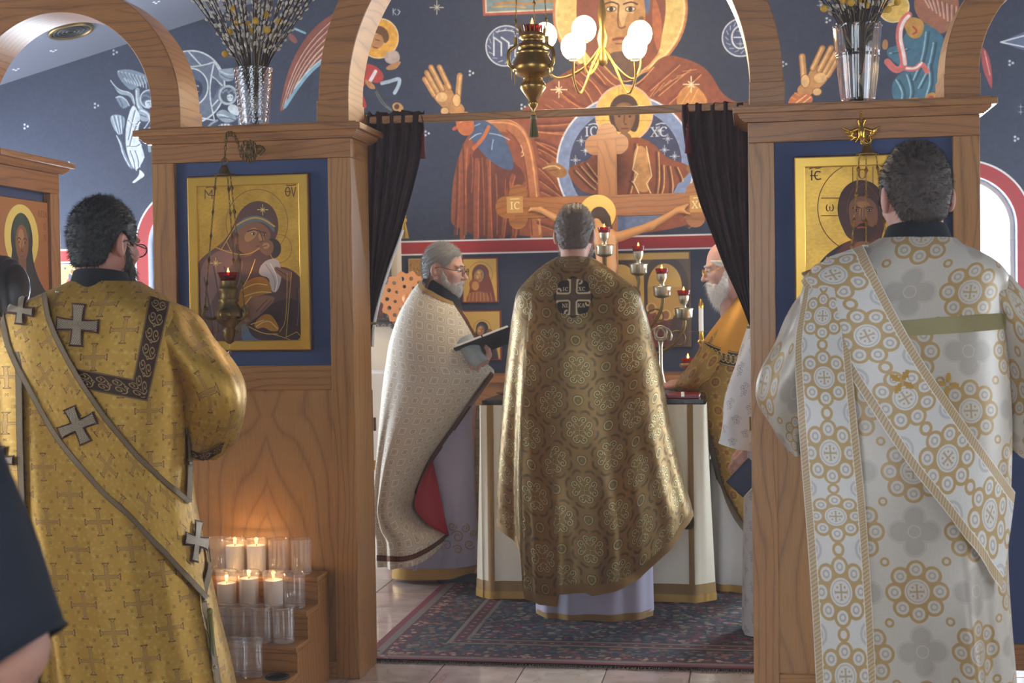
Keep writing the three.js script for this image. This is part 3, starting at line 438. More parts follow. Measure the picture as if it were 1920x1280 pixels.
  a.fill(lit, Z([1110, 470, 1150, 450, 1180, 480, 1160, 525, 1125, 520])).line('#3e4656', 1.2, Z([1120, 485, 1135, 482])).line('#3e4656', 1.2, Z([1150, 480, 1165, 484])).fill(lit, Z([1120, 560, 1180, 540, 1230, 590, 1225, 660, 1130, 620])).fill(mid, Z([1015, 625, 1080, 585, 1135, 620, 1205, 655, 1200, 695, 1100, 720, 1030, 665])).line(lit, 2.6, Z([1030, 640, 1090, 640, 1150, 680])).line(sh, 2, Z([1050, 665, 1110, 660, 1190, 690])).fill(lit, Z([1030, 722, 1165, 715, 1160, 790, 1040, 790])); for (let k = 0; k < 4; k++) a.line(sh, 2, Z([1055 + k * 30, 725, 1062 + k * 28, 788]));
  a.line(mid, 4, Z([935, 765, 970, 720, 1030, 690])).line(lit, 2, Z([1210, 660, 1240, 720, 1250, 790])).fill(gm, Z([1205, 640, 1260, 640, 1270, 790, 1225, 790]));
  a.grain(0.16);
  mesh('wall_painting', a.sheet([-3.28, 0.286]), std({ map: a.clamped(), roughness: 0.75 }), wallBack).userData.label = 'grey painted angels carrying a round medallion';
  ceilingLeft.userData.own = true;
}
// ---------------------------------------------------------------- the icon screen: two tall panels, three arches, doors
M.insetBlue = std({ color: rgb(56, 68, 106), roughness: 0.7, bumpMap: texture(WEAVE, false, 0.1), bumpScale: 0.0003 });
function crown(x0, x1, z0, z1, y0) {            // frieze top mouldings: ovolo and fillet, carried round the sides
  const out = [], k = 6;
  for (let i = 0; i < k; i++) { const a = i / k, b = (i + 1) / k, e = 0.006 + 0.026 * sin(b * PI / 2); out.push(board(x0 - e, y0 + 0.026 * a, z0 - e, x1 + e, y0 + 0.026 * b + 0.0006, z1 + e, 'x', 0)); }
  out.push(board(x0 - 0.05, y0 + 0.026, z0 - 0.05, x1 + 0.05, y0 + 0.049, z1 + 0.05, 'x', 0.004));
  out.push(board(x0 - 0.03, y0 + 0.049, z0 - 0.03, x1 + 0.03, y0 + 0.056, z1 + 0.03, 'x', 0.002));
  return out;
}
function screenPanel(x0, x1, label) {
  const t = thing('icon_screen_panel', label, 'screen panel', [(x0 + x1) / 2, 0, -0.115]), P = 0.087, D = -0.229;
  const add = (n, g, m) => { const o = mesh(n, g, m, t); o.position.copy(t.position).negate(); return o; };
  for (const [a, b] of [[x0, x0 + P], [x1 - P, x1]]) { add('post', board(a, 0, D, b, 1.877, 0), M.oak); }
  add('frieze', board(x0, 1.877, D, x1, 1.946, 0, 'x'), M.oakDark);
  add('cornice', crown(x0, x1, D, 0, 1.946), M.oakDark);
  add('inset_board', board(x0 + P, 1.133, -0.05, x1 - P, 1.877, -0.022, 'y', 0), M.insetBlue);
  add('rail', board(x0 + P, 1.046, -0.06, x1 - P, 1.133, -0.004, 'x'), M.oak);
  add('lower_panel', board(x0 + P, 0.06, -0.05, x1 - P, 1.046, -0.02, 'y', 0), M.oakPanel);
  add('bottom_rail', board(x0 + P, 0, -0.06, x1 - P, 0.06, -0.004, 'x'), M.oak);
  add('back_board', board(x0 + P, 0.0, D, x1 - P, 1.877, D + 0.02, 'y', 0), M.oakDark);
  return t;
}
const PL = [-2.15, -1.394], PR = [0.006, 0.764], TOP = 2.002;
screenPanel(...PL, 'tall oak icon screen panel holding the mother and child icon');
screenPanel(...PR, 'tall oak icon screen panel standing in front of the white-robed deacon');
function screenArch(cx, r, label, outer) {
  const t = thing('oak_arch', label, 'arch', [cx, TOP, -0.11]), W = 0.105, y0 = TOP + 0.082, z0 = -0.205, z1 = -0.012;
  const add = (n, g, m = M.oakDark) => { const o = mesh(n, g, m, t); o.position.copy(t.position).negate(); return o; };
  const s = new THREE.Shape(); s.absarc(0, 0, r + W, 0, PI, false); s.absarc(0, 0, r, PI, 0, true);
  const g = new THREE.ExtrudeGeometry(s, { depth: z1 - z0 - 0.006, bevelEnabled: true, bevelSize: 0.003, bevelThickness: 0.003, bevelSegments: 1, curveSegments: 64 }).translate(cx, y0, z0 + 0.003);
  add('arch_ring', metric(g, 'x', wr(), wr()));
  for (const d of [-1, 1]) add('foot_block', board(min(cx + d * (r - 0.006), cx + d * (r + W + 0.008)), TOP, z0 - 0.008, max(cx + d * (r - 0.006), cx + d * (r + W + 0.008)), y0, z1 + 0.008, 'x'), M.oakDark);
  if (outer) { const xa = cx + outer * r, xb = cx + outer * (r + W + 0.02); add('outer_post', board(min(xa, xb), 0, z0 - 0.02, max(xa, xb), TOP, 0, 'y'), M.oak); }
}
screenArch(CX, 0.712, 'wide oak arch over the open royal doors');
screenArch(PL[0] - 0.375 + 0.006, 0.37, 'narrow oak arch above the gold-robed deacon', -1);
screenArch(PR[1] + 0.375 - 0.006, 0.37, 'narrow oak arch above the white-robed deacon, cut by the frame', 1);
// royal door leaves folded back behind the panels
for (const d of [-1, 1]) {
  const hx = CX + d * 0.702, t = thing('royal_door', d < 0 ? 'open royal door leaf folded back behind the candle stand panel' : 'open royal door leaf folded back behind the other panel', 'door', [hx, 0, -0.25]);
  t.rotation.y = -d * 1.15;
  const a = d < 0 ? -0.008 : -0.03, o = (n, x0, y0, z0, x1, y1, z1, g, m = M.oak) => mesh(n, board(d < 0 ? x0 : -x1, y0, z0, d < 0 ? x1 : -x0, y1, z1, g), m, t);
  o('stile', -0.03, 0.02, -0.06, 0.0, 1.03, 0, 'y'); o('stile', -0.03, 0.02, -0.62, 0.0, 1.03, -0.55, 'y'); o('rail', -0.03, 0.95, -0.55, 0, 1.03, -0.06, 'z'); o('rail', -0.03, 0.02, -0.55, 0, 0.14, -0.06, 'z'); o('door_panel', -0.022, 0.14, -0.55, -0.008, 0.95, -0.06, 'y', M.oakPanel);
  mesh('hinge', new THREE.CylinderGeometry(0.005, 0.005, 0.05, 10).translate(0, 0.9, 0.006), M.oldBrass, t);
}
// low side door behind the white-robed deacon
{
  const x0 = PR[1] + 0.018, x1 = x0 + 0.7, t = thing('side_door', 'low dark oak side door beyond the white robe', 'door', [(x0 + x1) / 2, 0.07, -0.12]);
  const add = (n, g, m) => { const o = mesh(n, g, m, t); o.position.copy(t.position).negate(); };
  for (const [a, b] of [[x0, x0 + 0.075], [x1 - 0.075, x1]]) add('stile', board(a, 0.07, -0.14, b, 1.02, -0.1), M.oakDark);
  add('rail', board(x0 + 0.075, 0.94, -0.14, x1 - 0.075, 1.02, -0.1, 'x'), M.oakDark); add('rail', board(x0 + 0.075, 0.07, -0.14, x1 - 0.075, 0.16, -0.1, 'x'), M.oakDark);
  add('door_panel', board(x0 + 0.075, 0.16, -0.13, x1 - 0.075, 0.94, -0.11, 'y', 0), M.insetBlue);
  for (const y of [0.25, 0.85]) add('hinge', new THREE.CylinderGeometry(0.009, 0.009, 0.08, 10).translate(x0 - 0.004, y, -0.1), M.oldBrass);
}
// ---- gilded icon boards
function goldMask(c) { const w = c.width, h = c.height, d = c.getContext('2d').getImageData(0, 0, w, h).data; return pixels(w, h, (x, y) => { const o = (y * w + x) * 4, g = d[o] > 150 && d[o] - d[o + 2] > 66; return [0, g ? 92 : 150, g ? 150 : 0]; }); }
function goldLeaf(p, tone = [204, 160, 66]) { const g = p.g, im = g.getImageData(0, 0, p.w, p.h), d = im.data; for (let i = 0, n = 0; i < d.length; i += 4, n++) { const x = n % p.w, y = floor(n / p.w), k = 0.88 + 0.16 * noise(x / 60, y / 90) + 0.1 * noise(x / 14, y / 9) + 0.06 * (hash(x, y) - 0.5); d[i] = tone[0] * k; d[i + 1] = tone[1] * k; d[i + 2] = tone[2] * k; d[i + 3] = 255; } g.putImageData(im, 0, 0); return p; }
M.goldEdge = std({ color: rgb(214, 172, 78), metalness: 0.75, roughness: 0.34 }); M.boardEdge = std({ color: rgb(84, 34, 22), roughness: 0.5 });
function iconBoard(name, p, label, z, border, group) {           // board, raised gilt border with a bevel, painting
  const { x0, y0, x1, y1 } = p, t = thing(name, label, 'icon', [(x0 + x1) / 2, y0, z], group), o = t.position.clone().negate();
  const add = (n, g, m) => mesh(n, g, m, t).position.copy(o);
  const B = border, T = 0.03;
  add('board', board(x0 - B - 0.004, y0 - B - 0.004, z, x1 + B + 0.004, y1 + B + 0.004, z + T - 0.004, 'y', 0.003), M.boardEdge);
  const s = new THREE.Shape([[x0 - B, y0 - B], [x1 + B, y0 - B], [x1 + B, y1 + B], [x0 - B, y1 + B]].map(([a, b]) => new THREE.Vector2(a, b))); s.holes.push(new THREE.Path([[x0 + 0.004, y0 + 0.004], [x0 + 0.004, y1 - 0.004], [x1 - 0.004, y1 - 0.004], [x1 - 0.004, y0 + 0.004]].map(([a, b]) => new THREE.Vector2(a, b))));
  add('border', new THREE.ExtrudeGeometry(s, { depth: 0.004, bevelEnabled: true, bevelSize: 0.004, bevelThickness: 0.005, bevelSegments: 2, bevelOffset: -0.004 }).translate(0, 0, z + T - 0.006), M.goldEdge);
  const mask = goldMask(p.c);
  add('painting', p.sheet().translate(0, 0, z + T - 0.003 - p.z), std({ map: p.clamped(), metalness: 1, metalnessMap: texture(mask, false, 1, 1, THREE.ClampToEdgeWrapping), roughness: 1, roughnessMap: texture(mask, false, 1, 1, THREE.ClampToEdgeWrapping) }));
  return t;
}
{
  const p = goldLeaf(new Painting(720, 1000, -1.978, 1.222, -1.586, 1.790, 0.008, '#d8a848'));
  const br = '#5b3a30', brD = '#3d2420', brL = '#7d584c', gl = '#d3a650', skinc = '#84583c', skinD = '#3c2116', skinL = '#b98a5a';
  p.disc(null, 481, 418, 62, '#8a5a28', 1.2).disc(null, 522, 466, 26, '#8a5a28', 1);
  p.fill(br, [[368, 652], [368, 500], [376, 484], [398, 468], [420, 452], [436, 426], [446, 400], [462, 382], [484, 375], [506, 382], [520, 404], [522, 432], [514, 452], [500, 470], [520, 500], [536, 500], [556, 512], [570, 530], [573, 560], [573, 652]]);
  p.fill(brL, [[372, 500], [400, 472], [430, 466], [450, 480], [430, 500], [400, 560], [376, 600]]).fill(brD, [[470, 600], [520, 560], [570, 560], [572, 650], [440, 650]]);
  p.fill('#5f6a70', [[440, 422], [462, 404], [492, 404], [514, 420], [515, 440], [500, 418], [476, 414], [452, 424], [440, 440]]).line(gl, 3, [[440, 424], [464, 408], [490, 408], [514, 424]]).line(gl, 2, [[440, 426], [425, 450], [414, 468]]);
  p.fill(skinc, [[446, 430], [464, 416], [488, 416], [504, 430], [508, 444], [496, 458], [488, 468], [478, 470], [470, 480], [450, 482], [440, 470], [438, 450]]).fill(skinL, [[456, 440], [474, 424], [484, 430], [478, 446], [460, 456]]).fill(skinD, [[442, 452], [450, 474], [468, 476], [450, 482], [440, 470]]);
  p.fill(skinL, [[486, 434], [496, 448], [490, 454], [482, 444]]).disc('#efdcb8', 474, 438, 4.6, skinD, 1, 2.4).disc('#1c100a', 475, 438, 2).disc('#efdcb8', 495, 440, 3.6, skinD, 1, 2).disc('#1c100a', 495, 440, 1.8).line(skinD, 2.2, [[464, 434], [474, 429], [484, 433]]).line(skinD, 1.6, [[488, 434], [498, 436]]).line(skinD, 1.8, [[486, 432], [494, 450], [488, 454]]).line('#6a2a22', 2, [[480, 462], [488, 460]]).line(gl, 2, [[405, 464], [440, 478], [470, 476], [490, 462]]).line(gl, 1.4, [[424, 452], [432, 470]]);
  p.star('#e6cd86', 492, 393, 10).star('#e6cd86', 404, 493, 10);
  p.fill('#33241e', [[500, 448], [516, 446], [527, 458], [526, 476], [514, 486], [506, 478], [512, 460]]).fill(skinc, [[484, 460], [494, 450], [510, 450], [514, 466], [506, 480], [490, 476]]).fill(skinL, [[490, 456], [504, 454], [506, 464], [494, 468]]).line(skinD, 1.2, [[492, 462], [500, 460]]);
  p.fill('#b9a9a0', [[486, 500], [500, 486], [520, 484], [526, 500], [528, 520], [522, 542], [514, 550], [504, 540], [506, 520], [484, 516]]).line('#8a7a78', 1.4, [[498, 496], [516, 520], [514, 544]]).line('#e2d8cc', 1.6, [[506, 494], [522, 520], [516, 546]]);
  p.fill('#b07a34', [[450, 540], [470, 520], [500, 518], [512, 548], [490, 552], [470, 560], [455, 590], [436, 608], [434, 596], [446, 566]]).line('#e4bc66', 2, [[452, 544], [474, 530], [500, 534]]).line('#e4bc66', 2, [[456, 556], [480, 546], [508, 548]]).line('#e4bc66', 2, [[440, 602], [456, 574], [470, 556]]).line('#e4bc66', 1.5, [[478, 486], [468, 516], [456, 536]]);
  p.fill(skinc, [[452, 590], [466, 560], [490, 552], [516, 556], [512, 566], [494, 584], [474, 600], [460, 606]]).line(skinD, 1.4, [[500, 562], [480, 584]]).line(skinD, 1.4, [[508, 564], [488, 586]]).fill(skinc, [[514, 498], [530, 504], [546, 510], [540, 500], [548, 516], [544, 530], [528, 520], [514, 508]]).line(skinD, 1.2, [[518, 504], [540, 518]]);
  p.fill('#c08a3e', [[474, 606], [496, 586], [512, 592], [526, 620], [508, 622], [494, 612], [480, 618]]).line('#f0d08a', 1.6, [[480, 612], [500, 596], [520, 616]]).line('#f0d08a', 1.6, [[470, 608], [494, 600]]).fill('#56677a', [[452, 600], [470, 620], [500, 640], [498, 650], [452, 650]]).fill(brD, [[462, 612], [480, 626], [510, 630], [500, 640], [474, 634]]).line(gl, 1.6, [[466, 612], [490, 626], [520, 626]]);
  p.line(gl, 1.3, [[538, 512], [538, 600], [524, 622]]).line(gl, 1.3, [[546, 510], [536, 632], [556, 622], [573, 640]], false).line(gl, 1.3, [[510, 626], [540, 634], [572, 652]]);
  for (const [a, b, c, d] of [[382, 520, 400, 640], [400, 500, 420, 640], [420, 500, 432, 560], [556, 540, 552, 610], [566, 560, 562, 620], [450, 490, 440, 540]]) p.line(brD, 2.4, [[a, b], [(a + c) / 2 + 3, (b + d) / 2], [c, d]]).line('#8a6658', 1.2, [[a + 4, b], [(a + c) / 2 + 7, (b + d) / 2], [c + 4, d]]);
  const ink = '#5a3416';
  p.line(ink, 2, [[384, 372], [384, 356], [391, 366], [397, 356], [397, 372]], false).line(ink, 2, [[402, 352], [402, 366], [394, 366]], false).line(ink, 1.6, [[386, 352], [394, 349], [404, 352]]);
  p.disc(null, 539, 359, 4.4, ink, 2, 8).line(ink, 1.8, [[534, 359], [544, 359]], false).line(ink, 2, [[546, 351], [550, 368], [554, 351]], false).line(ink, 1.6, [[536, 347], [545, 348], [554, 346]]);
  iconBoard('mother_and_child_icon', p, 'gilded icon of a haloed mother embracing a child, behind the hanging lamp', -0.022, 0.032);
}
{
  const p = goldLeaf(new Painting(720, 1000, 0.192, 1.222, 0.584, 1.790, 0.008, '#d8a848'));
  const ink = '#5a3416', br = '#46281e', sk = '#7d5238';
  p.disc(null, 1616, 388, 77, ink, 1.4); for (const [a, b, c, d] of [[1599, 312, 1599, 345], [1637, 312, 1637, 345], [1540, 371, 1574, 371], [1540, 404, 1574, 404], [1658, 371, 1692, 371], [1658, 404, 1692, 404]]) p.line(ink, 1.3, [[a, b], [c, d]], false);
  p.text('O', 1617, 326, 22, ink).text('ω', 1556, 387, 22, ink).text('N', 1676, 387, 20, ink).line(ink, 2.2, [[1522, 320], [1522, 337]], false).line(ink, 2.2, [[1538, 322], [1530, 320], [1527, 329], [1531, 337], [1539, 335]]).line(ink, 1.8, [[1518, 316], [1526, 313], [1532, 316], [1541, 313]]).line(ink, 1.4, [[1519, 329], [1533, 329]], false);
  p.fill(br, [[1570, 384], [1578, 356], [1598, 339], [1620, 336], [1644, 346], [1660, 372], [1664, 410], [1654, 440], [1650, 460], [1592, 452], [1578, 424], [1571, 404]]);
  p.fill('#5a3026', [[1528, 510], [1546, 480], [1576, 458], [1600, 448], [1650, 448], [1690, 470], [1706, 500], [1712, 660], [1500, 660], [1510, 560]]).fill('#26262e', [[1527, 508], [1548, 476], [1590, 452], [1560, 480], [1548, 520], [1540, 660], [1500, 660], [1508, 560]]).line('#c9a25c', 1.4, [[1550, 482], [1560, 492], [1548, 530]], false);
  p.fill(sk, [[1590, 388], [1598, 372], [1614, 366], [1634, 372], [1646, 388], [1646, 420], [1634, 446], [1612, 450], [1596, 430]]).fill('#a06e48', [[1604, 378], [1626, 376], [1634, 386], [1618, 384], [1618, 410], [1612, 410], [1610, 386]]);
  p.fill('#38201a', [[1596, 422], [1604, 428], [1612, 418], [1624, 418], [1636, 428], [1644, 416], [1642, 444], [1626, 456], [1608, 456], [1598, 444]]).line('#9a4a3c', 3, [[1608, 427], [1616, 425], [1624, 427]]);
  for (const ex of [1606, 1630]) p.line('#2a1712', 1.8, [[ex - 7, 390], [ex, 387], [ex + 7, 390]]).disc('#d0b090', ex, 394, 4, '#2a1712', 1, 2).disc('#1a0f0c', ex, 394, 1.8);
  p.line('#4a2a1c', 1.6, [[1616, 390], [1613, 412], [1620, 414]]).line('#6a4030', 1.4, [[1600, 352], [1590, 372], [1588, 400]]).line('#6a4030', 1.4, [[1620, 344], [1600, 358]]).line('#6a4030', 1.4, [[1624, 344], [1644, 360], [1650, 390]]);
  p.fill(sk, [[1606, 452], [1632, 452], [1636, 466], [1616, 474], [1600, 464]]).line('#8a5040', 1.6, [[1560, 500], [1590, 480]]).line('#8a5040', 1.6, [[1570, 520], [1600, 490]]);
  p.fill('#b9945c', [[1588, 560], [1660, 556], [1664, 650], [1592, 652]], false).fill(sk, [[1640, 520], [1664, 510], [1680, 540], [1660, 560], [1640, 550]]);
  iconBoard('bearded_man_icon', p, 'gilded icon of a dark-bearded haloed man, partly hidden by the white-robed deacon', -0.022, 0.032);
}
// ---- wing panel beyond the first arch with its own icon
{
  const x = -2.9, z0 = -0.74, z1 = -0.235, yT = 1.845, t = thing('side_icon_panel', 'oak framed icon panel standing side-on beyond the first arch', 'screen panel', [x - 0.06, 0, (z0 + z1) / 2]), o = t.position.clone().negate();
  const add = (n, g, m) => mesh(n, g, m, t).position.copy(o);
  add('post', board(x - 0.12, 0, z0, x, yT, z0 + 0.08), M.oak);
  add('frieze', board(x - 0.12, yT, z0, x, yT + 0.085, z1, 'z'), M.oakDark); add('cornice', crown(x - 0.12, x, z0, z1, yT + 0.085), M.oakDark);
  add('inset_board', board(x - 0.06, 0.9, z0 + 0.08, x - 0.03, yT, z1, 'y', 0), M.insetBlue); add('lower_panel', board(x - 0.06, 0.0, z0 + 0.08, x - 0.03, 0.9, z1), M.oakPanel);
  // the icon on it: a haloed woman in a dark veil
  const c = canvas(400, 768, (g) => {
    g.fillStyle = '#a96a2e'; g.fillRect(0, 0, 512, 768); for (let i = 0; i < 2200; i++) { g.fillStyle = `rgba(${hash(i, 1) > 0.5 ? '190,128,60' : '120,70,28'},0.10)`; g.fillRect(hash(i, 2) * 512, hash(i, 3) * 768, 14, 3); }
    const e = (f, x1, y1, rx, ry) => { g.fillStyle = f; g.beginPath(); g.ellipse(x1, y1, rx, ry, 0, 0, 7); g.fill(); };
    g.translate(-66, -58); e('#ead06c', 256, 210, 132, 132); e('#2b2726', 256, 216, 84, 104);
    g.fillStyle = '#24211f'; g.beginPath(); g.moveTo(180, 250); g.quadraticCurveTo(170, 360, 60, 430); g.quadraticCurveTo(30, 560, 20, 768); g.lineTo(492, 768); g.quadraticCurveTo(484, 560, 452, 430); g.quadraticCurveTo(342, 360, 334, 250); g.fill();
    e('#33452f', 256, 190, 62, 78); e('#8a5730', 256, 232, 50, 74); e('#b3814c', 250, 214, 24, 40); g.fillStyle = '#7d4d2b'; g.fillRect(226, 292, 60, 60);
    g.strokeStyle = '#3a2012'; g.lineWidth = 5; for (const ex of [234, 280]) { g.beginPath(); g.arc(ex, 226, 15, PI * 1.15, PI * 1.85); g.stroke(); e('#1e120c', ex, 228, 5, 4); } g.beginPath(); g.moveTo(257, 222); g.lineTo(253, 262); g.lineTo(262, 264); g.stroke(); g.strokeStyle = '#7a2e22'; g.beginPath(); g.moveTo(242, 284); g.lineTo(272, 284); g.stroke();
    g.strokeStyle = '#51413a'; g.lineWidth = 4; for (let i = 0; i < 6; i++) { g.beginPath(); g.moveTo(110 + i * 56, 440 + i % 2 * 30); g.lineTo(90 + i * 60, 760); g.stroke(); }
    g.fillStyle = '#5a3214'; g.font = '34px serif'; g.fillText('ΑΓΙΑ', 384, 118); g.fillText('Ο', 430, 168); g.fillText('Ν', 430, 214);
  });
  const pz0 = z0 + 0.084, pz1 = z1 - 0.006, ic = thing('veiled_woman_icon', 'icon of a veiled haloed woman on the side-on oak panel', 'icon', [x - 0.02, 1.01, (pz0 + pz1) / 2]), oo = ic.position.clone().negate();
  mesh('board', board(x - 0.03, 1.01, pz0, x - 0.012, 1.805, pz1, 'y', 0.002), M.boardEdge, ic).position.copy(oo);
  mesh('painting', new THREE.PlaneGeometry(pz1 - pz0 - 0.006, 0.79).rotateY(PI / 2).translate(x - 0.0115, 1.4075, (pz0 + pz1) / 2), std({ map: texture(c, true, 1, 1, THREE.ClampToEdgeWrapping), roughness: 0.5 }), ic).position.copy(oo);
}
// ---------------------------------------------------------------- cloth patterns
function tile(w, h, base, draw) {                         // a repeating cloth picture; whatever crosses an edge comes in again on the other side
  return canvas(w, h, (g) => { g.fillStyle = base; g.fillRect(0, 0, w, h); g.lineCap = g.lineJoin = 'round'; for (const dx of [0, -w, w]) for (const dy of [0, -h, h]) { g.save(); g.translate(dx, dy); draw(g); g.restore(); } });
}
function threads(c, a) { const g = c.getContext('2d'), im = g.getImageData(0, 0, c.width, c.height), d = im.data; for (let i = 0, n = 0; i < d.length; i += 4, n++) { const x = n % c.width, y = floor(n / c.width), k = 1 + a * (hash(x, y) - 0.5) + a * 0.7 * sin(y * 1.57) * sin(x * 0.9); d[i] *= k; d[i + 1] *= k; d[i + 2] *= k; } g.putImageData(im, 0, 0); return c; }
const ring = (g, x, y, r, c, lw) => { g.strokeStyle = c; g.lineWidth = lw; g.beginPath(); g.arc(x, y, r, 0, 7); g.stroke(); }, dot = (g, x, y, r, c) => { g.fillStyle = c; g.beginPath(); g.arc(x, y, r, 0, 7); g.fill(); };
function flaredCross(g, x, y, s, turn, fill, edge, lw) {  // cross with ends that widen
  g.save(); g.translate(x, y); g.rotate(turn); g.beginPath();
  for (let k = 0; k < 4; k++) { const a = k * PI / 2, P = (u, v) => [u * cos(a) - v * sin(a), u * sin(a) + v * cos(a)]; const q = [[s * 0.11, -s * 0.11], [s * 0.82, -s * 0.1], [s, -s * 0.24], [s, s * 0.24], [s * 0.82, s * 0.1], [s * 0.11, s * 0.11]].map((p) => P(...p)); q.forEach((p, i) => (k || i ? g.lineTo(...p) : g.moveTo(...p))); }
  g.closePath(); g.fillStyle = fill; g.fill(); g.strokeStyle = edge; g.lineWidth = lw; g.stroke(); g.restore();
}
function spiral(g, x, y, r, a0, dir, c, lw, turns = 1.3) { g.strokeStyle = c; g.lineWidth = lw; g.beginPath(); for (let i = 0; i <= 26; i++) { const t = i / 26, a = a0 + dir * t * turns * 2 * PI, q = r * (1 - t * 0.8); g.lineTo(x + q * cos(a), y + q * sin(a)); } g.stroke(); }
const GOLD_CROSS = threads(tile(512, 512, '#b68c38', (g) => {
  for (let i = 0; i < 90; i++) { const x = hash(i, 1) * 512, y = hash(i, 2) * 512; spiral(g, x, y, 16, hash(i, 3) * 7, hash(i, 4) > 0.5 ? 1 : -1, 'rgba(222,196,120,0.5)', 3); }
  for (let i = 0; i < 4; i++) for (let j = 0; j < 4; j++) { const x = i * 128 + 64 + (j % 2) * 64, y = j * 128 + 64; if (hypot((x % 512) - 256, y - 256) < 90 || (x % 512 < 90 && (y < 90 || y > 420))) continue; for (let k = 0; k < 4; k++) dot(g, x + 13 * cos(k * PI / 2 + 0.785), y + 13 * sin(k * PI / 2 + 0.785), 7, '#927030'); dot(g, x, y, 5, '#6e5020'); }
  for (const [x, y, a] of [[256, 256, 0], [0, 0, 0]]) { flaredCross(g, x, y, 128, a, '#a57d3c', '#6a4620', 7); flaredCross(g, x, y, 112, a, 'rgba(0,0,0,0)', '#c9a25c', 3); }
}), 0.16);
const MEDALLION = threads(tile(512, 522, '#876a38', (g) => {
  const L = '#b0a272', D = '#54441f', B = '#46382a';
  for (const [x, y] of [[256, 261], [0, 0]]) {
    for (let k = 0; k < 8; k++) { const a = k * PI / 4 + PI / 8; g.strokeStyle = '#6f5a30'; g.lineWidth = 15; g.beginPath(); g.arc(x + 118 * cos(a), y + 118 * sin(a), 52, a - 0.9, a + 0.9); g.stroke(); g.strokeStyle = B; g.lineWidth = 2.4; for (const r of [44, 60]) { g.beginPath(); g.arc(x + 118 * cos(a), y + 118 * sin(a), r, a - 0.85, a + 0.85); g.stroke(); } for (let q = -3; q <= 3; q++) { const b = a + q * 0.2; g.beginPath(); g.moveTo(x + 118 * cos(a) + 46 * cos(b), y + 118 * sin(a) + 46 * sin(b)); g.lineTo(x + 118 * cos(a) + 58 * cos(b + 0.12), y + 118 * sin(a) + 58 * sin(b + 0.12)); g.stroke(); } }
    for (let k = 0; k < 4; k++) for (const s of [-1, 1]) { const a = k * PI / 2, cx = x + cos(a) * 84 - sin(a) * 38 * s, cy = y + sin(a) * 84 + cos(a) * 38 * s; spiral(g, cx, cy, 34, a - s * 1.6, s, D, 17); spiral(g, cx, cy, 34, a - s * 1.6, s, L, 10); g.strokeStyle = L; g.lineWidth = 9; g.beginPath(); g.moveTo(x + cos(a) * 10, y + sin(a) * 10); g.quadraticCurveTo(x + cos(a) * 50, y + sin(a) * 50, cx - cos(a) * 30, cy - sin(a) * 30); g.stroke(); }
    flaredCross(g, x, y, 50, 0, '#a5945c', D, 4);
  }
  for (const [x, y] of [[0, 261], [256, 0]]) { dot(g, x, y, 50, '#7d6636'); ring(g, x, y, 48, D, 4); ring(g, x, y, 38, L, 7); ring(g, x, y, 22, D, 3); flaredCross(g, x, y, 18, 0, L, D, 2); }
}), 0.14);
const QUILT = threads(tile(256, 256, '#cdc4b2', (g) => {
  for (const [x, y] of [[64, 64], [192, 192]]) { for (const s of [54, 40, 22]) { g.strokeStyle = s === 40 ? '#e6dfd0' : '#b3a283'; g.lineWidth = s === 40 ? 7 : 4; g.strokeRect(x - s, y - s, 2 * s, 2 * s); } flaredCross(g, x, y, 18, 0, '#b9a888', '#a08e6a', 2); }
  for (const [x, y] of [[192, 64], [64, 192]]) { ring(g, x, y, 48, '#b3a283', 5); ring(g, x, y, 36, '#e6dfd0', 6); ring(g, x, y, 22, '#b3a283', 4); flaredCross(g, x, y, 26, PI / 4, '#b9a888', '#a08e6a', 2); }
}), 0.16);
function blossom(g, x, y, R, gold, pale, grey) {          // round flower: ring with a cross, eight petals round it
  for (let k = 0; k < 8; k++) { const a = k * PI / 4; dot(g, x + R * 0.72 * cos(a), y + R * 0.72 * sin(a), R * 0.33, gold); }
  for (let k = 0; k < 8; k++) { const a = k * PI / 4, px = x + R * 0.74 * cos(a), py = y + R * 0.74 * sin(a); dot(g, px, py, R * 0.215, pale); dot(g, px, py, R * 0.13, grey); dot(g, px, py, R * 0.07, pale); }
  dot(g, x, y, R * 0.52, gold); dot(g, x, y, R * 0.42, pale); dot(g, x, y, R * 0.36, grey); dot(g, x, y, R * 0.33, pale); flaredCross(g, x, y, R * 0.24, 0, gold, grey, 2);
  for (let k = 0; k < 4; k++) dot(g, x + R * 0.2 * cos(k * PI / 2 + 0.785), y + R * 0.2 * sin(k * PI / 2 + 0.785), R * 0.035, gold);
}
const WH = '#cfc9bf', PG = '#b99a66', GR = '#b5aca0';
const QUATREFOIL = threads(tile(512, 512, WH, (g) => {
  for (const [x, y] of [[256, 256], [0, 0]]) blossom(g, x, y, 128, PG, WH, GR);
  for (const [x, y] of [[0, 256], [256, 0]]) { g.fillStyle = GR; for (const q of [70, 56]) { g.fillStyle = q === 70 ? '#c3bdb5' : '#b7b0a6'; for (let k = 0; k < 4; k++) { g.beginPath(); g.arc(x + 62 * cos(k * PI / 2), y + 62 * sin(k * PI / 2), q * 0.72, 0, 7); g.fill(); } g.fillRect(x - q, y - q * 0.7, q * 2, q * 1.4); } ring(g, x, y, 26, '#c9c4bd', 5); }
  for (const [x, y] of [[128, 128], [384, 384], [384, 128], [128, 384]]) ring(g, x, y, 15, PG, 10);
}), 0.12);
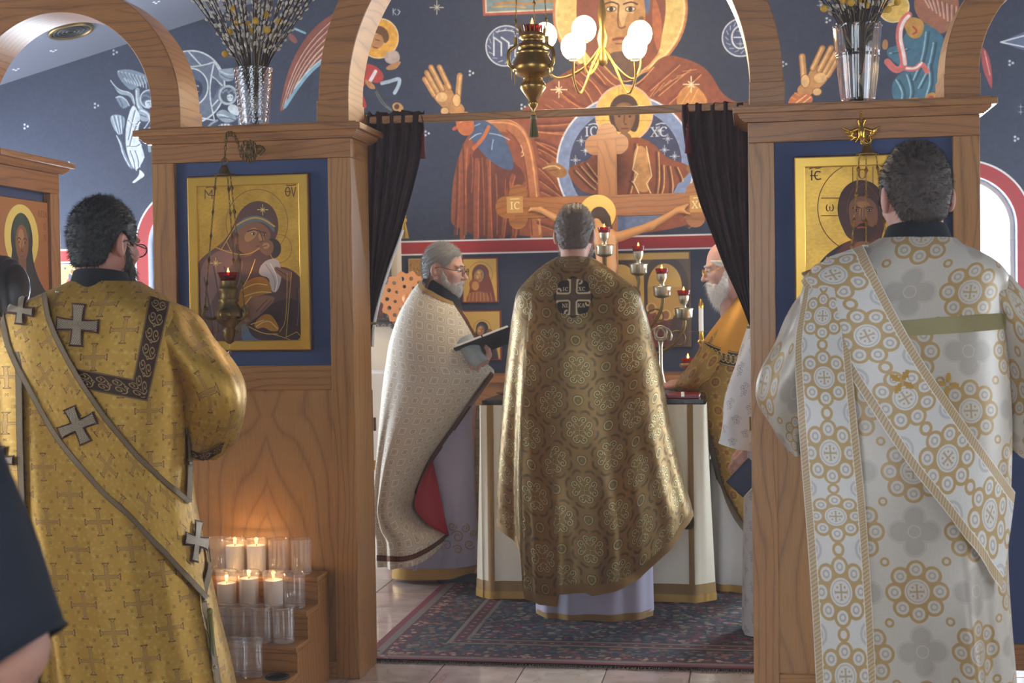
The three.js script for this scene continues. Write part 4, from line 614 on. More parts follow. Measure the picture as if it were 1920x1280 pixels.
const STOLE = threads(canvas(256, 280, (g, w, h) => {
  g.fillStyle = '#d5d0c8'; g.fillRect(0, 0, w, h);
  for (const x of [14, 242]) for (const y of [0, 280]) { dot(g, x, y, 44, '#bcb7b1'); dot(g, x, y, 34, '#d2cec8'); dot(g, x, y, 26, '#b5b0aa'); }
  for (const y of [0, 280]) { ring(g, 128, y, 20, PG, 12); } blossom(g, 128, 140, 112, PG, '#d5d0c8', GR);
  for (const x of [0, 222]) { g.fillStyle = '#c4ab86'; g.fillRect(x, 0, 34, h); g.strokeStyle = '#a58a62'; g.lineWidth = 4; for (let y = -40; y < 320; y += 14) { g.beginPath(); g.moveTo(x, y); g.lineTo(x + 34, y - 18); g.stroke(); } g.strokeStyle = '#e8e2d6'; g.lineWidth = 3; g.strokeRect(x + 1, -5, 32, h + 10); }
}), 0.1);
const BRAID = threads(canvas(128, 128, (g) => { g.fillStyle = '#6e5a40'; g.fillRect(0, 0, 128, 128); g.strokeStyle = '#a08a68'; g.lineWidth = 7; for (let y = -128; y < 256; y += 22) { g.beginPath(); g.moveTo(0, y); g.lineTo(64, y + 30); g.lineTo(128, y); g.stroke(); } g.fillStyle = '#3d2c1c'; g.fillRect(0, 0, 10, 128); g.fillRect(118, 0, 10, 128); }), 0.3);
const VINE = threads(canvas(256, 256, (g) => {             // dark red and gold scrolled galloon
  g.fillStyle = '#3c2014'; g.fillRect(0, 0, 256, 256); for (const x of [0, 238]) { g.fillStyle = '#8f7440'; g.fillRect(x, 0, 18, 256); g.fillStyle = '#54301c'; g.fillRect(x + 6, 0, 5, 256); }
  for (const y of [64, 192, -64, 320]) for (const s of [-1, 1]) { spiral(g, 128 + s * 44, y, 40, s > 0 ? PI / 2 : PI / 2, s, '#a98d52', 9, 1.2); g.strokeStyle = '#a98d52'; g.lineWidth = 9; g.beginPath(); g.moveTo(128, y + 64); g.quadraticCurveTo(128 + s * 90, y + 52, 128 + s * 82, y + 4); g.stroke(); }
  for (const y of [0, 128, 256]) { dot(g, 128, y, 16, '#a98d52'); dot(g, 128, y, 8, '#5a1f16'); }
}), 0.18);
const KNOT = threads(canvas(256, 128, (g) => { g.fillStyle = '#33261a'; g.fillRect(0, 0, 256, 128); g.fillStyle = '#a48c58'; g.fillRect(0, 4, 256, 8); g.fillRect(0, 116, 256, 8); for (let k = -1; k < 5; k++) { ring(g, k * 64 + 32, 64, 34, '#b39c66', 8); ring(g, k * 64, 64, 18, '#b39c66', 7); ring(g, k * 64 + 32, 64, 16, '#8a7244', 5); } }), 0.2);
const KNOTPATCH = threads(canvas(64, 64, (g) => { g.fillStyle = '#b3a68e'; g.fillRect(0, 0, 64, 64); g.strokeStyle = '#6a5844'; g.lineWidth = 4; for (let k = -64; k < 128; k += 16) { g.beginPath(); g.moveTo(k, 0); g.lineTo(k + 64, 64); g.moveTo(k + 64, 0); g.lineTo(k, 64); g.stroke(); } }), 0.25);
const cloth = (c, sx, sy, o = {}) => phys({ map: texture(c, true, sx, sy), bumpMap: texture(c, false, sx, sy), bumpScale: 0.0011, roughness: 0.5, metalness: 0.4, ...o });
const F = {
  gold: cloth(GOLD_CROSS, 0.145, 0.145, { metalness: 0.5, roughness: 0.36 }), medallion: cloth(MEDALLION, 0.245, 0.25, { metalness: 0.5, roughness: 0.33 }), quilt: cloth(QUILT, 0.105, 0.105, { metalness: 0.05, roughness: 0.62, bumpScale: 0.0022 }),
  white: cloth(QUATREFOIL, 0.29, 0.29, { metalness: 0.1, roughness: 0.38, bumpScale: 0.0008, color: rgb(236, 231, 224) }), stole: cloth(STOLE, 1, 0.174, { metalness: 0.08, roughness: 0.45, bumpScale: 0.0008 }), braid: cloth(BRAID, 1, 0.02, { metalness: 0.45, roughness: 0.45 }), vine: cloth(VINE, 1, 0.09, { metalness: 0.4 }), knot: cloth(KNOT, 0.09, 1, { metalness: 0.45 }), patch: cloth(KNOTPATCH, 0.8, 0.032, { metalness: 0.55, roughness: 0.4 }),
  patchEdge: std({ color: rgb(74, 34, 26), roughness: 0.7 }), lavender: std({ color: rgb(176, 170, 190), roughness: 0.7, bumpMap: texture(WEAVE, false, 0.06), bumpScale: 0.0004 }), red: std({ color: rgb(170, 22, 32), roughness: 0.55 }), satin: phys({ color: rgb(196, 140, 44), roughness: 0.42, metalness: 0.35 }), fringe: std({ color: rgb(176, 136, 58), roughness: 0.5, metalness: 0.35 }),
  border: phys({ color: rgb(150, 116, 62), roughness: 0.45, metalness: 0.4, bumpMap: texture(WEAVE, false, 0.05), bumpScale: 0.001 }),
  navy: std({ color: rgb(30, 36, 48), roughness: 0.92, bumpMap: texture(WEAVE, false, 0.08), bumpScale: 0.0005 }), lace: std({ color: rgb(208, 204, 200), roughness: 0.7, bumpMap: texture(WEAVE, false, 0.05), bumpScale: 0.001 }), ivory: std({ color: rgb(222, 212, 188), roughness: 0.6 }),
};
// ---------------------------------------------------------------- bodies
// a garment as a closed tube: sil rows [py, px left, px right, half depth]; hem(c, s) gives the lower edge for the direction (c, s)
function garment({ z, sil, top, hem, pleats = () => 0, nu = 160, nv = 90, pow: e = 0.85, back = 0, t0 = 0, t1 = 1, lift = 0 }) {
  const pts = [], us = [], vs = [];
  for (let j = 0; j <= nv; j++) {
    const row = [];
    for (let i = 0; i <= nu; i++) {
      const th = PI / 2 + (i / nu - 0.5) * 2 * PI, c = cos(th), s = sin(th), t = lerp(t0, t1, j / nv), h = typeof hem === 'function' ? hem(c, s) : hem, py = lerp(typeof top === 'function' ? top(c, s) : top, h, t), [xl, xr, dz] = rows(sil, py);
      const L = at(xl, py, z), R = at(xr, py, z), mx = (L.x + R.x) / 2, hw = (R.x - L.x) / 2, sc = Math.sign(c) * pow(abs(c), e), ss = Math.sign(s) * pow(abs(s), e), f = pleats(c, s, t, py) + lift;
      row.push(V(mx + sc * (hw + f * 0.35 * abs(c)), lerp(L.y, R.y, (sc + 1) / 2), z - back * t + ss * (dz + f * (0.25 + 0.75 * abs(s)))));
    }
    pts.push(row);
  }
  for (let j = 0; j <= nv; j++) { const r = pts[j], u = new Array(nu + 1).fill(0), m = nu / 2; for (let i = m + 1; i <= nu; i++) u[i] = u[i - 1] + r[i].distanceTo(r[i - 1]); for (let i = m - 1; i >= 0; i--) u[i] = u[i + 1] - r[i].distanceTo(r[i + 1]); us.push(u); vs.push(j ? vs[j - 1] - pts[j][m].distanceTo(pts[j - 1][m]) : 0); }
  return sheet(nu, nv, (u, v) => pts[Math.round(v * nv)][Math.round(u * nu)], (u, v) => { const i = Math.round(u * nu), j = Math.round(v * nv); return [-us[j][i], vs[j]]; }, true);
}
// a sleeve: rings round a path; stations [px, py, z, half width, half depth]
function sleeve(st, nu = 48, nv = 40, wrinkle = 0.006) {
  const P = curve(st.map((s) => at(s[0], s[1], s[2]))), W = st.map((s, i) => [i / (st.length - 1), s[3], s[4]]), len = P.getLength();
  return sheet(nu, nv, (u, v) => {
    const p = P.getPoint(v), d = P.getTangent(v), side = V(0, 0, 1).cross(d).normalize(), front = d.clone().cross(side).normalize(), [w, q] = rows(W, v), a = u * 2 * PI, k = 1 + wrinkle / w * (sin(a * 3 + v * 9) + sin(a * 5 - v * 14 + 1) * 0.6);
    return p.clone().addScaledVector(side, cos(a) * w * k).addScaledVector(front, sin(a) * q * k);
  }, (u, v) => [u * 2 * PI * 0.11, -v * len], true);
}
const caster = (...gs) => { const b = gs.map((g) => new MeshBVH(g.index ? g : g.clone())); return (px, py) => { const o = camera.position, d = at(px, py, 0).sub(o).normalize(), ray = new THREE.Ray(o, d); let best = null; for (const x of b) { const h = x.raycastFirst(ray, THREE.DoubleSide); if (h && (!best || h.distance < best.distance)) best = h; } if (!best) return null; const n = best.face.normal.clone(); if (n.dot(d) > 0) n.negate(); return { p: best.point.clone(), n }; }; };
// a band laid on cloth between two edges (lists of px, py), lifted off it
function band(hit, left, right, lift, nu, nv, period = 0, along = 'v') {
  const A = left.map((p, i) => [i / (left.length - 1), ...p]), B = right.map((p, i) => [i / (right.length - 1), ...p]), grid = [];
  for (let j = 0; j <= nv; j++) { const a = rows(A, j / nv), b = rows(B, j / nv), row = []; for (let i = 0; i <= nu; i++) { const h = hit(lerp(a[0], b[0], i / nu), lerp(a[1], b[1], i / nu)); row.push(h ? h.p.addScaledVector(h.n, lift) : null); } grid.push(row); }
  const fix = (j, i) => { for (let r = 1; r < nu + nv; r++) for (const [dj, di] of [[0, -r], [0, r], [-r, 0], [r, 0]]) { const q = grid[j + dj]?.[i + di]; if (q) { const a = rows(A, j / nv), b = rows(B, j / nv); return at(lerp(a[0], b[0], i / nu), lerp(a[1], b[1], i / nu), q.z); } } return V(0, 0, 0); };
  const full = grid.map((r, j) => r.map((p, i) => p ?? fix(j, i))), m = nu >> 1, len = [0]; for (let j = 1; j <= nv; j++) len.push(len[j - 1] + full[j][m].distanceTo(full[j - 1][m]));
  const across = full.map((r) => { const c = [0]; for (let i = 1; i <= nu; i++) c.push(c[i - 1] + r[i].distanceTo(r[i - 1])); return c.map((x) => x / (c[nu] || 1)); });
  return sheet(nu, nv, (u, v) => full[Math.round(v * nv)][Math.round(u * nu)], (u, v) => { const j = Math.round(v * nv), a = across[j][Math.round(u * nu)]; return along === 'v' ? [a, -len[j]] : [-len[j], a]; });
}
function crossPatch(parent, hit, px, py, s, turn, stretch = 1) {         // embroidered cross with flared arms, dark edge, laid on cloth
  const R = (u, v) => [px + (u * cos(turn) - v * sin(turn)) * stretch, py + u * sin(turn) + v * cos(turn)];
  const arm = (grow, a) => { const L = [], Q = []; for (const [v, w] of [[-1, 0.3], [-0.8, 0.24], [0, 0.2], [0.8, 0.24], [1, 0.3]]) { const vv = v * (s + grow), ww = w * s + grow; L.push(a ? R(vv, -ww) : R(-ww, vv)); Q.push(a ? R(vv, ww) : R(ww, vv)); } return [L, Q]; };
  const e = [], f = []; for (const a of [0, 1]) { let [l, r] = arm(3.4, a); e.push(band(hit, l, r, 0.004, 4, 12)); [l, r] = arm(0, a); f.push(band(hit, l, r, 0.0065 + a * 0.0004, 4, 12)); }
  const m = mesh('cross_patch', merge(f), F.patch, parent.thing); m.position.copy(parent.off); mesh('patch_edge', merge(e), F.patchEdge, m);
}
// head in its own frame: looks towards -z, ears level with the origin
function headField(o = {}) {
  const wide = o.wide ?? 1, nose = o.nose ?? 1;
  return (x, y, z) => {
    const ax = abs(x);
    let d = egg(x, y, z, 0, 0.034, 0.012, 0.0765 * wide, 0.092, 0.097);
    d = smin(d, egg(x, y, z, 0, -0.028, -0.032, 0.061 * wide, 0.082, 0.066), 0.03);
    d = smin(d, egg(x, y, z, 0, -0.083, -0.06, 0.03, 0.026, 0.03), 0.035);
    d = smin(d, bone(ax, y, z, [0.052, -0.035, 0.0], [0.02, -0.092, -0.062], 0.016, 0.014), 0.02);
    d = smin(d, egg(ax, y, z, 0.03, 0.026, -0.08, 0.026, 0.009, 0.012), 0.014);                  // brow
    d = smin(d, egg(ax, y, z, 0.045, -0.018, -0.066, 0.018, 0.016, 0.016), 0.02);                 // cheekbone
    d = smax(d, -egg(ax, y, z, 0.031, 0.008, -0.104, 0.018, 0.012, 0.02), 0.012);                  // eye socket
    d = smin(d, bone(x, y, z, [0, 0.016, -0.088], [0, -0.026, -0.103 - 0.012 * nose], 0.008, 0.0115 * nose), 0.012);
    d = smin(d, egg(ax, y, z, 0.011, -0.031, -0.1, 0.0075, 0.007, 0.009), 0.006);
    d = smin(d, egg(x, y, z, 0, -0.053, -0.093, 0.021, 0.0055, 0.008), 0.007); d = smin(d, egg(x, y, z, 0, -0.064, -0.09, 0.018, 0.006, 0.009), 0.006);
    let e = egg(ax - 0.0785 * wide, y + 0.004, (z - 0.018) * 0.98 - (ax - 0.0785) * 0.8, 0, 0, 0, 0.011, 0.033, 0.02); e = smax(e, -egg(ax - 0.088 * wide, y - 0.002, z - 0.01, 0, 0, 0, 0.008, 0.022, 0.011), 0.006);
    d = smin(d, e, 0.007);
    d = smin(d, bone(x, y, z, [0, -0.06, 0.024], [0, -0.16, 0.03], 0.055, 0.058), 0.03);
    return d;
  };
}
const SKULLCUT = [[-0.12, 0.085], [-0.085, 0.066], [-0.07, 0.034], [-0.045, 0.0], [-0.012, 0.022], [0.018, 0.03], [0.036, -0.012], [0.05, -0.058], [0.075, -0.07], [0.12, -0.07]];
function hairField(o) {                                   // short hair: a shell over the skull, cut along the hairline
  const cut = o.cut ?? SKULLCUT, th = o.thick ?? 0.011;
  return (x, y, z) => {
    const rough = (noise(x * 90 + 40, y * 90 + z * 60 + 20) - 0.5) * 0.005, top = smooth(0.02, 0.11, y) * (o.top ?? 0.006);
    let d = smin(egg(x, y, z, 0, 0.034, 0.012, 0.0765 + th, 0.092 + th + top, 0.097 + th), egg(x, y, z, 0, -0.03, 0.045, 0.058 + th * 0.6, 0.075, 0.05 + th * 0.5), 0.03) + rough;
    const [low] = rows(cut, z - abs(x) * 0.08); d = smax(d, (low - y) * 0.8, 0.006);
    return o.bald ? smax(d, y - o.bald - 0.25 * max(0, -z), 0.01) : d;
  };
}
function fuzz(field, g, n, len, down, seed, out = 1) {    // single short hairs standing on a surface
  const r = rng(seed), p = g.attributes.position, q = g.attributes.normal, pos = [], up = V(0, 1, 0);
  for (let i = 0; i < n; i++) { const k = floor(r() * p.count), a = V(p.getX(k), p.getY(k), p.getZ(k)), nn = V(q.getX(k), q.getY(k), q.getZ(k)), d = nn.clone().multiplyScalar(out * (0.4 + r() * 0.6)).add(V((r() - 0.5) * 0.7, -down + (r() - 0.5) * 0.5, (r() - 0.5) * 0.7)).normalize(), s = d.clone().cross(up).normalize().multiplyScalar(0.0009), b = a.clone().addScaledVector(d, len * (0.5 + r())); a.addScaledVector(nn, -0.001); const s2 = s.clone().cross(d).normalize().multiplyScalar(0.0009); for (const [u, v] of [[s, s2], [s2, s.clone().negate()]]) pos.push(...a.clone().add(u).toArray(), ...a.clone().add(v).toArray(), ...b.toArray()); }
  const h = new THREE.BufferGeometry(); h.setAttribute('position', new THREE.Float32BufferAttribute(pos, 3)); h.computeVertexNormals(); return h;
}
// a person: a group at the feet; body one mesh; hair, beard, spectacles and clothing are its children (all given in world coordinates)
function person(label, p, opt) {
  const t = thing('person', label, 'person', [p.x, 0, p.z], opt.group), off = t.position.clone().negate(), self = { thing: t, off };
  self.add = (n, g, m, parent) => { const o = mesh(n, g, m, parent ?? t); if (!parent) o.position.copy(off); return o; };
  const H = new THREE.Matrix4().compose(opt.head, new THREE.Quaternion().setFromEuler(new THREE.Euler(opt.pitch ?? 0, opt.yaw ?? 0, opt.roll ?? 0, 'YXZ')), V(1, 1, 1).multiplyScalar(opt.size ?? 1));
  const hf = headField(opt), hg = skin(hf, [-0.11, -0.22, -0.14], [0.11, 0.14, 0.125], 0.0035).applyMatrix4(H), hd = opt.head, low = hd.y - 0.27;
  const B = [[[hd.x, low + 0.1, hd.z + 0.01], [hd.x * 0.6 + p.x * 0.4, low - 0.02, lerp(hd.z, p.z, 0.5)], 0.045, 0.06], [[hd.x * 0.6 + p.x * 0.4, low - 0.02, lerp(hd.z, p.z, 0.5)], [p.x, 1.0, p.z], 0.06, 0.085], [[p.x, 1.0, p.z], [p.x, 0.86, p.z], 0.1, 0.11], [[p.x - 0.1, low - 0.06, p.z], [p.x + 0.1, low - 0.06, p.z], 0.045, 0.045]];
  for (const s of [-1, 1]) { B.push([[p.x + s * 0.07, 0.86, p.z], [p.x + s * 0.08, 0.46, p.z], 0.075, 0.052], [[p.x + s * 0.08, 0.46, p.z], [p.x + s * 0.085, 0.07, p.z], 0.05, 0.036], [[p.x + s * 0.085, 0.035, p.z + 0.02], [p.x + s * 0.1 + (opt.toe?.[0] ?? 0), 0.03, p.z - 0.16 + (opt.toe?.[1] ?? 0)], 0.034, 0.028]); }
  for (const a of opt.arms ?? []) for (let i = 1; i < a.length; i++) B.push([a[i - 1].slice(0, 3), a[i].slice(0, 3), a[i - 1][3], a[i][3]]);
  let lo = [9, 0, 9], hi = [-9, 0, -9]; for (const [a, b] of B) for (const q of [a, b]) for (let k = 0; k < 3; k++) { lo[k] = min(lo[k], q[k] - 0.13); hi[k] = max(hi[k], q[k] + 0.13); } lo[1] = -0.03;
  const bf = (x, y, z) => { let d = 9; for (const [a, b, ra, rb] of B) d = smin(d, bone(x, y, z, a, b, ra, rb), 0.05); return d; };
  self.body = self.add('body', merge([hg, skin(bf, lo, hi, 0.022), ...(opt.hands ?? [])]), std({ color: opt.skin ?? rgb(196, 142, 118), roughness: 0.55 }));
  if (opt.hair) { const f = hairField(opt.hair), g = skin(f, [-0.11, -0.12, -0.13], [0.11, 0.17, 0.14], 0.0045); self.add('hair', merge([g, fuzz(f, g, opt.hair.n ?? 2600, opt.hair.len ?? 0.012, opt.hair.down ?? 0.5, 11)]).applyMatrix4(H), std({ color: opt.hair.color, roughness: 0.62 })); }
  if (opt.beard) {
    const b = opt.beard, f = (x, y, z) => { let d = smin(egg(x, y, z, 0, -0.075, -0.05, 0.056, 0.042, 0.052), egg(x, y, z, 0, -0.098 - b.len * 0.5, -0.064, 0.036, 0.03 + b.len, 0.03), 0.03); d = smin(d, bone(abs(x), y, z, [0.066, 0.0, -0.008], [0.056, -0.06, -0.035], 0.008, 0.016), 0.02); d = smax(d, -egg(x, y, z, 0, -0.058, -0.105, 0.019, 0.007, 0.03), 0.006); d = smin(d, bone(abs(x), y, z, [0.004, -0.046, -0.104], [0.03, -0.058, -0.088], 0.007, 0.006), 0.006); return d + (noise(x * 110 + 9, y * 70 + z * 90) - 0.5) * 0.008; };
    const g = skin(f, [-0.1, -0.26, -0.16], [0.1, 0.03, 0.04], 0.004); self.add('beard', merge([g, fuzz(f, g, 2200, b.fuzz ?? 0.016, 0.9, 5)]).applyMatrix4(H), std({ color: b.color, roughness: 0.8 }));
  }
  if (opt.face) for (const s of [-1, 1]) { const e = self.add('eye', ball(0.0115, s * 0.031, 0.006, -0.082).applyMatrix4(H), std({ color: rgb(226, 220, 210), roughness: 0.25 })); mesh('iris', ball(0.0052, s * 0.032, 0.005, -0.0905).applyMatrix4(H), M.dark, e); self.add('eyebrow', tube([[s * 0.012, 0.026, -0.098], [s * 0.031, 0.031, -0.095], [s * 0.05, 0.024, -0.08]], 0.0034, 10, 5).applyMatrix4(H), std({ color: opt.face, roughness: 0.8 })); }
  if (opt.glasses) {
    const gl = [], wire = opt.glasses.r ?? 0.0016; for (const s of [-1, 1]) { gl.push(new THREE.TorusGeometry(0.0225, wire, 6, 28).scale(1.1, 0.82, 1).translate(s * 0.032, 0.002, -0.109), tube([[s * 0.057, 0.006, -0.107], [s * 0.074, 0.006, -0.06], [s * 0.083, 0.012, 0.0], [s * 0.084, 0.0, 0.03]], wire, 16, 6)); }
    gl.push(tube([[-0.009, 0.004, -0.11], [0, 0.008, -0.114], [0.009, 0.004, -0.11]], wire, 8, 6)); const sp = self.add('spectacles', merge(gl).applyMatrix4(H), opt.glasses.material ?? M.dark);
    for (const s of [-1, 1]) mesh('lens', new THREE.CylinderGeometry(0.022, 0.022, 0.001, 24).rotateX(PI / 2).scale(1.1, 0.82, 1).translate(s * 0.032, 0.002, -0.109).applyMatrix4(H), M.clearGlass, sp);
  }
  if (opt.collar) { const [ca, cb, cc] = opt.collar; self.add('collar', sheet(48, 10, (u, v) => { const a = u * 2 * PI, r = lerp(0.071, cc ?? 0.088, v), y = lerp(ca, cb, v); return V(hd.x + r * sin(a) * 1.02, hd.y + y + 0.012 * cos(a) * (1 - v) - (opt.tilt ?? 0) * sin(a), hd.z + (opt.nz ?? 0.036) + r * cos(a) * 0.95); }, null, true), opt.collarMaterial ?? M.blackCloth); }
  return self;
}
// a hand: palm, four fingers and a thumb, as bones; frame: wrist, direction of the fingers, direction of the palm's back, side of the thumb
function handMesh(wrist, dir, backDir, curl, thumbSide, scale = 1, cell = 0.0032) {
  const d = dir.clone().normalize(), b = backDir.clone().addScaledVector(d, -backDir.dot(d)).normalize(), s = d.clone().cross(b).multiplyScalar(thumbSide), P = (f, w, u) => wrist.clone().addScaledVector(d, f * scale).addScaledVector(s, w * scale).addScaledVector(b, u * scale).toArray(), bones = [];
  bones.push([P(-0.03, 0, 0), P(0.02, 0, 0), 0.026, 0.028]); for (const w of [-0.028, -0.01, 0.01, 0.027]) bones.push([P(0.01, w * 0.8, 0), P(0.082, w, 0.002), 0.014, 0.0105]);
  [[-0.03, 0.062], [-0.011, 0.078], [0.009, 0.082], [0.028, 0.072]].forEach(([w, l], i) => { let f = 0.082, u = 0.0, a = 0; for (let k = 0; k < 3; k++) { const seg = l * [0.45, 0.32, 0.26][k]; a += curl * [0.7, 1, 0.7][k]; const f2 = f + seg * cos(a), u2 = u - seg * sin(a); bones.push([P(f, w, u), P(f2, w * 1.03, u2), (0.0098 - k * 0.0009) * scale, (0.0092 - k * 0.001) * scale]); f = f2; u = u2; } });
  bones.push([P(0.012, 0.026, -0.006), P(0.045, 0.048, -0.016), 0.014, 0.0115], [P(0.045, 0.048, -0.016), P(0.072, 0.05, -0.03), 0.011, 0.0098], [P(0.072, 0.05, -0.03), P(0.092, 0.046, -0.042), 0.0098, 0.0085]);
  let lo = [9, 9, 9], hi = [-9, -9, -9]; for (const q of bones) for (const e of [q[0], q[1]]) for (let k = 0; k < 3; k++) { lo[k] = min(lo[k], e[k] - 0.035); hi[k] = max(hi[k], e[k] + 0.035); }
  return skin((x, y, z) => { let r = 9; for (const [p, q, ra, rb] of bones) r = smin(r, bone(x, y, z, p, q, ra, rb), 0.006); return r; }, lo, hi, cell);
}
const ridges = (list) => (c, s, t) => { const th = Math.atan2(s, c) * 180 / PI; let f = 0; for (const [a, amp, w, t0 = 0, drift = 0] of list) { let d = th - a - drift * t; d = ((d + 540) % 360) - 180; f += amp * smooth(t0, 1, t) * exp(-d * d / (w * w)); } return f; };
// ---------------------------------------------------------------- the people
const deaconArms = (x, y, z) => [-1, 1].map((d) => [[x + d * 0.12, y, z - 0.02, 0.036], [x + d * 0.2, y - 0.24, z - 0.06, 0.034], [x + d * 0.14, y - 0.26, z - 0.2, 0.026]]);
const hairDark = rgb(30, 27, 26);
// ---- deacon in gold brocade, seen from behind
{
  const z = 1.25, head = at(196, 461, z - 0.01), foot = at(205, 900, z); foot.y = 0;
  const o = person('deacon in gold brocade with crosses, seen from behind beside the candle stand', V(head.x + 0.01, 0, z), { head, yaw: -0.3, pitch: -0.12, size: 0.98, skin: rgb(178, 118, 98), hair: { color: hairDark, thick: 0.006, top: 0.008, n: 4200, len: 0.011, down: 0.3 }, beard: { color: rgb(70, 62, 56), len: 0.02, fuzz: 0.02 }, glasses: { r: 0.002 }, collar: [-0.075, -0.15, 0.096], nz: 0.026, arms: deaconArms(head.x, 1.3, z) });
  const sil = [[527, 140, 256, 0.088], [545, 100, 287, 0.102], [565, 55, 318, 0.116], [590, 22, 340, 0.125], [640, 2, 352, 0.14], [700, 2, 352, 0.15], [800, 8, 350, 0.155], [850, 14, 350, 0.16], [940, 24, 357, 0.17], [1020, 40, 372, 0.18], [1150, 62, 397, 0.2], [1280, 84, 426, 0.22], [1520, 96, 464, 0.25]];
  const fold = ridges([[143, 0.05, 8, 0.25], [121, -0.05, 8, 0.3], [160, -0.03, 7, 0.25], [108, 0.02, 7, 0.35], [70, 0.012, 14, 0.4], [48, -0.012, 9, 0.4], [95, 0.008, 8, 0.5], [30, 0.02, 8, 0.4]]);
  const opt = { z, sil, top: 527, hem: 1508, pleats: (c, s, t) => fold(c, s, t) + 0.004 * sin(Math.atan2(s, c) * 17 + 3 * t) * t };
  const robe = garment(opt), sr = sleeve([[272, 566, z - 0.03, 0.012, 0.02], [318, 598, z - 0.02, 0.046, 0.085], [352, 652, z - 0.03, 0.068, 0.1], [402, 737, z - 0.05, 0.086, 0.1], [399, 800, z - 0.08, 0.07, 0.09], [386, 846, z - 0.1, 0.046, 0.062]]), sl = sleeve([[90, 578, z - 0.03, 0.012, 0.02], [36, 612, z - 0.02, 0.046, 0.085], [-14, 670, z - 0.03, 0.075, 0.1], [-46, 750, z - 0.05, 0.084, 0.1], [-44, 830, z - 0.08, 0.066, 0.09], [-30, 880, z - 0.1, 0.046, 0.06]]);
  o.add('robe', robe, F.gold); o.add('sleeve', sr, F.gold); o.add('sleeve', sl, F.gold); const hit = caster(robe, sr, sl);
  const hi = [[88, 556], [97, 602], [124, 662], [165, 732], [225, 816], [282, 880], [348, 942]], lo = [[10, 592], [24, 655], [58, 725], [109, 816], [180, 905], [260, 985], [381, 1122]];
  const stole = o.add('stole', band(hit, lo, hi, 0.010, 20, 90), cloth(GOLD_CROSS, 0.85, 0.145, { metalness: 0.5, roughness: 0.4 }));
  const side = o.add('stole_tail', band(hit, [[-78, 600], [-80, 700], [-78, 850], [-66, 1050], [-44, 1300]], [[30, 640], [40, 700], [44, 850], [52, 1050], [74, 1300]], 0.007, 14, 60), cloth(GOLD_CROSS, 0.85, 0.145, { metalness: 0.5, roughness: 0.4 }));
  const edge = (parent, pts, w, lift) => { const n = pts.map(([x, y], i) => { const a = pts[max(0, i - 1)], b = pts[min(pts.length - 1, i + 1)], l = hypot(b[0] - a[0], b[1] - a[1]); return [(b[1] - a[1]) / l * w / 2, -(b[0] - a[0]) / l * w / 2]; }); return mesh('braid', band(hit, pts.map((p, i) => [p[0] - n[i][0], p[1] - n[i][1]]), pts.map((p, i) => [p[0] + n[i][0], p[1] + n[i][1]]), lift, 3, 80), F.braid, parent); };
  edge(stole, hi, 10, 0.013); edge(stole, lo, 10, 0.013); edge(side, [[35, 660], [40, 700], [43, 850], [52, 1050], [72, 1290]], 12, 0.0105);
  o.add('back_galloon', merge([band(hit, [[279, 556], [265, 632], [249, 712]], [[318, 568], [300, 650], [277, 752]], 0.004, 8, 40), band(hit, [[140, 690], [190, 699], [249, 710]], [[150, 728], [205, 739], [278, 753]], 0.0045, 8, 30)]), F.vine);
  o.add('cuff_galloon', band(hit, [[350, 838], [380, 846], [420, 826]], [[356, 854], [384, 862], [414, 846]], 0.004, 4, 20, 0), F.vine);
  crossPatch(o, (a, b) => { const h = hit(a, b); if (h) h.p.addScaledVector(h.n, 0.002); return h; }, 147, 610, 37, 0.07); const up = (a, b) => { const h = hit(a, b); if (h) h.p.addScaledVector(h.n, 0.011); return h; };
  crossPatch(o, up, 150, 797, 34, -0.42); crossPatch(o, up, 360, 1016, 36, 0.16, 0.55); crossPatch(o, up, 46, 586, 22, 0.1); crossPatch(o, up, 8, 862, 24, 0, 1);
  edge(stole, [[351, 800], [352, 880], [350, 942]], 9, 0.008); edge(stole, [[384, 1010], [390, 1060], [378, 1124], [392, 1200], [406, 1290]], 10, 0.008);
  for (const [x, y] of [[349, 868], [377, 1126], [396, 1252], [112, 552]]) { const h = hit(x, y); if (h) o.add('button', ball(0.0055, ...h.p.addScaledVector(h.n, 0.012).toArray()), M.silver); }
  const q = hit(382, 1150); if (q) { const p = q.p.addScaledVector(q.n, 0.02), l = []; const r = rng(4); for (let i = 0; i < 46; i++) { const a = r() * 7, k = r(); l.push(rod(V(p.x + 0.005 * cos(a), p.y, p.z + 0.005 * sin(a)), V(p.x + 0.017 * k * cos(a), p.y - 0.13 - 0.02 * r(), p.z + 0.016 * k * sin(a)), 0.0013, 0.0011, 4)); } o.add('tassel', merge([...l, ball(0.009, p.x, p.y + 0.004, p.z)]), std({ color: rgb(150, 140, 74), roughness: 0.5, metalness: 0.3 })); }
}
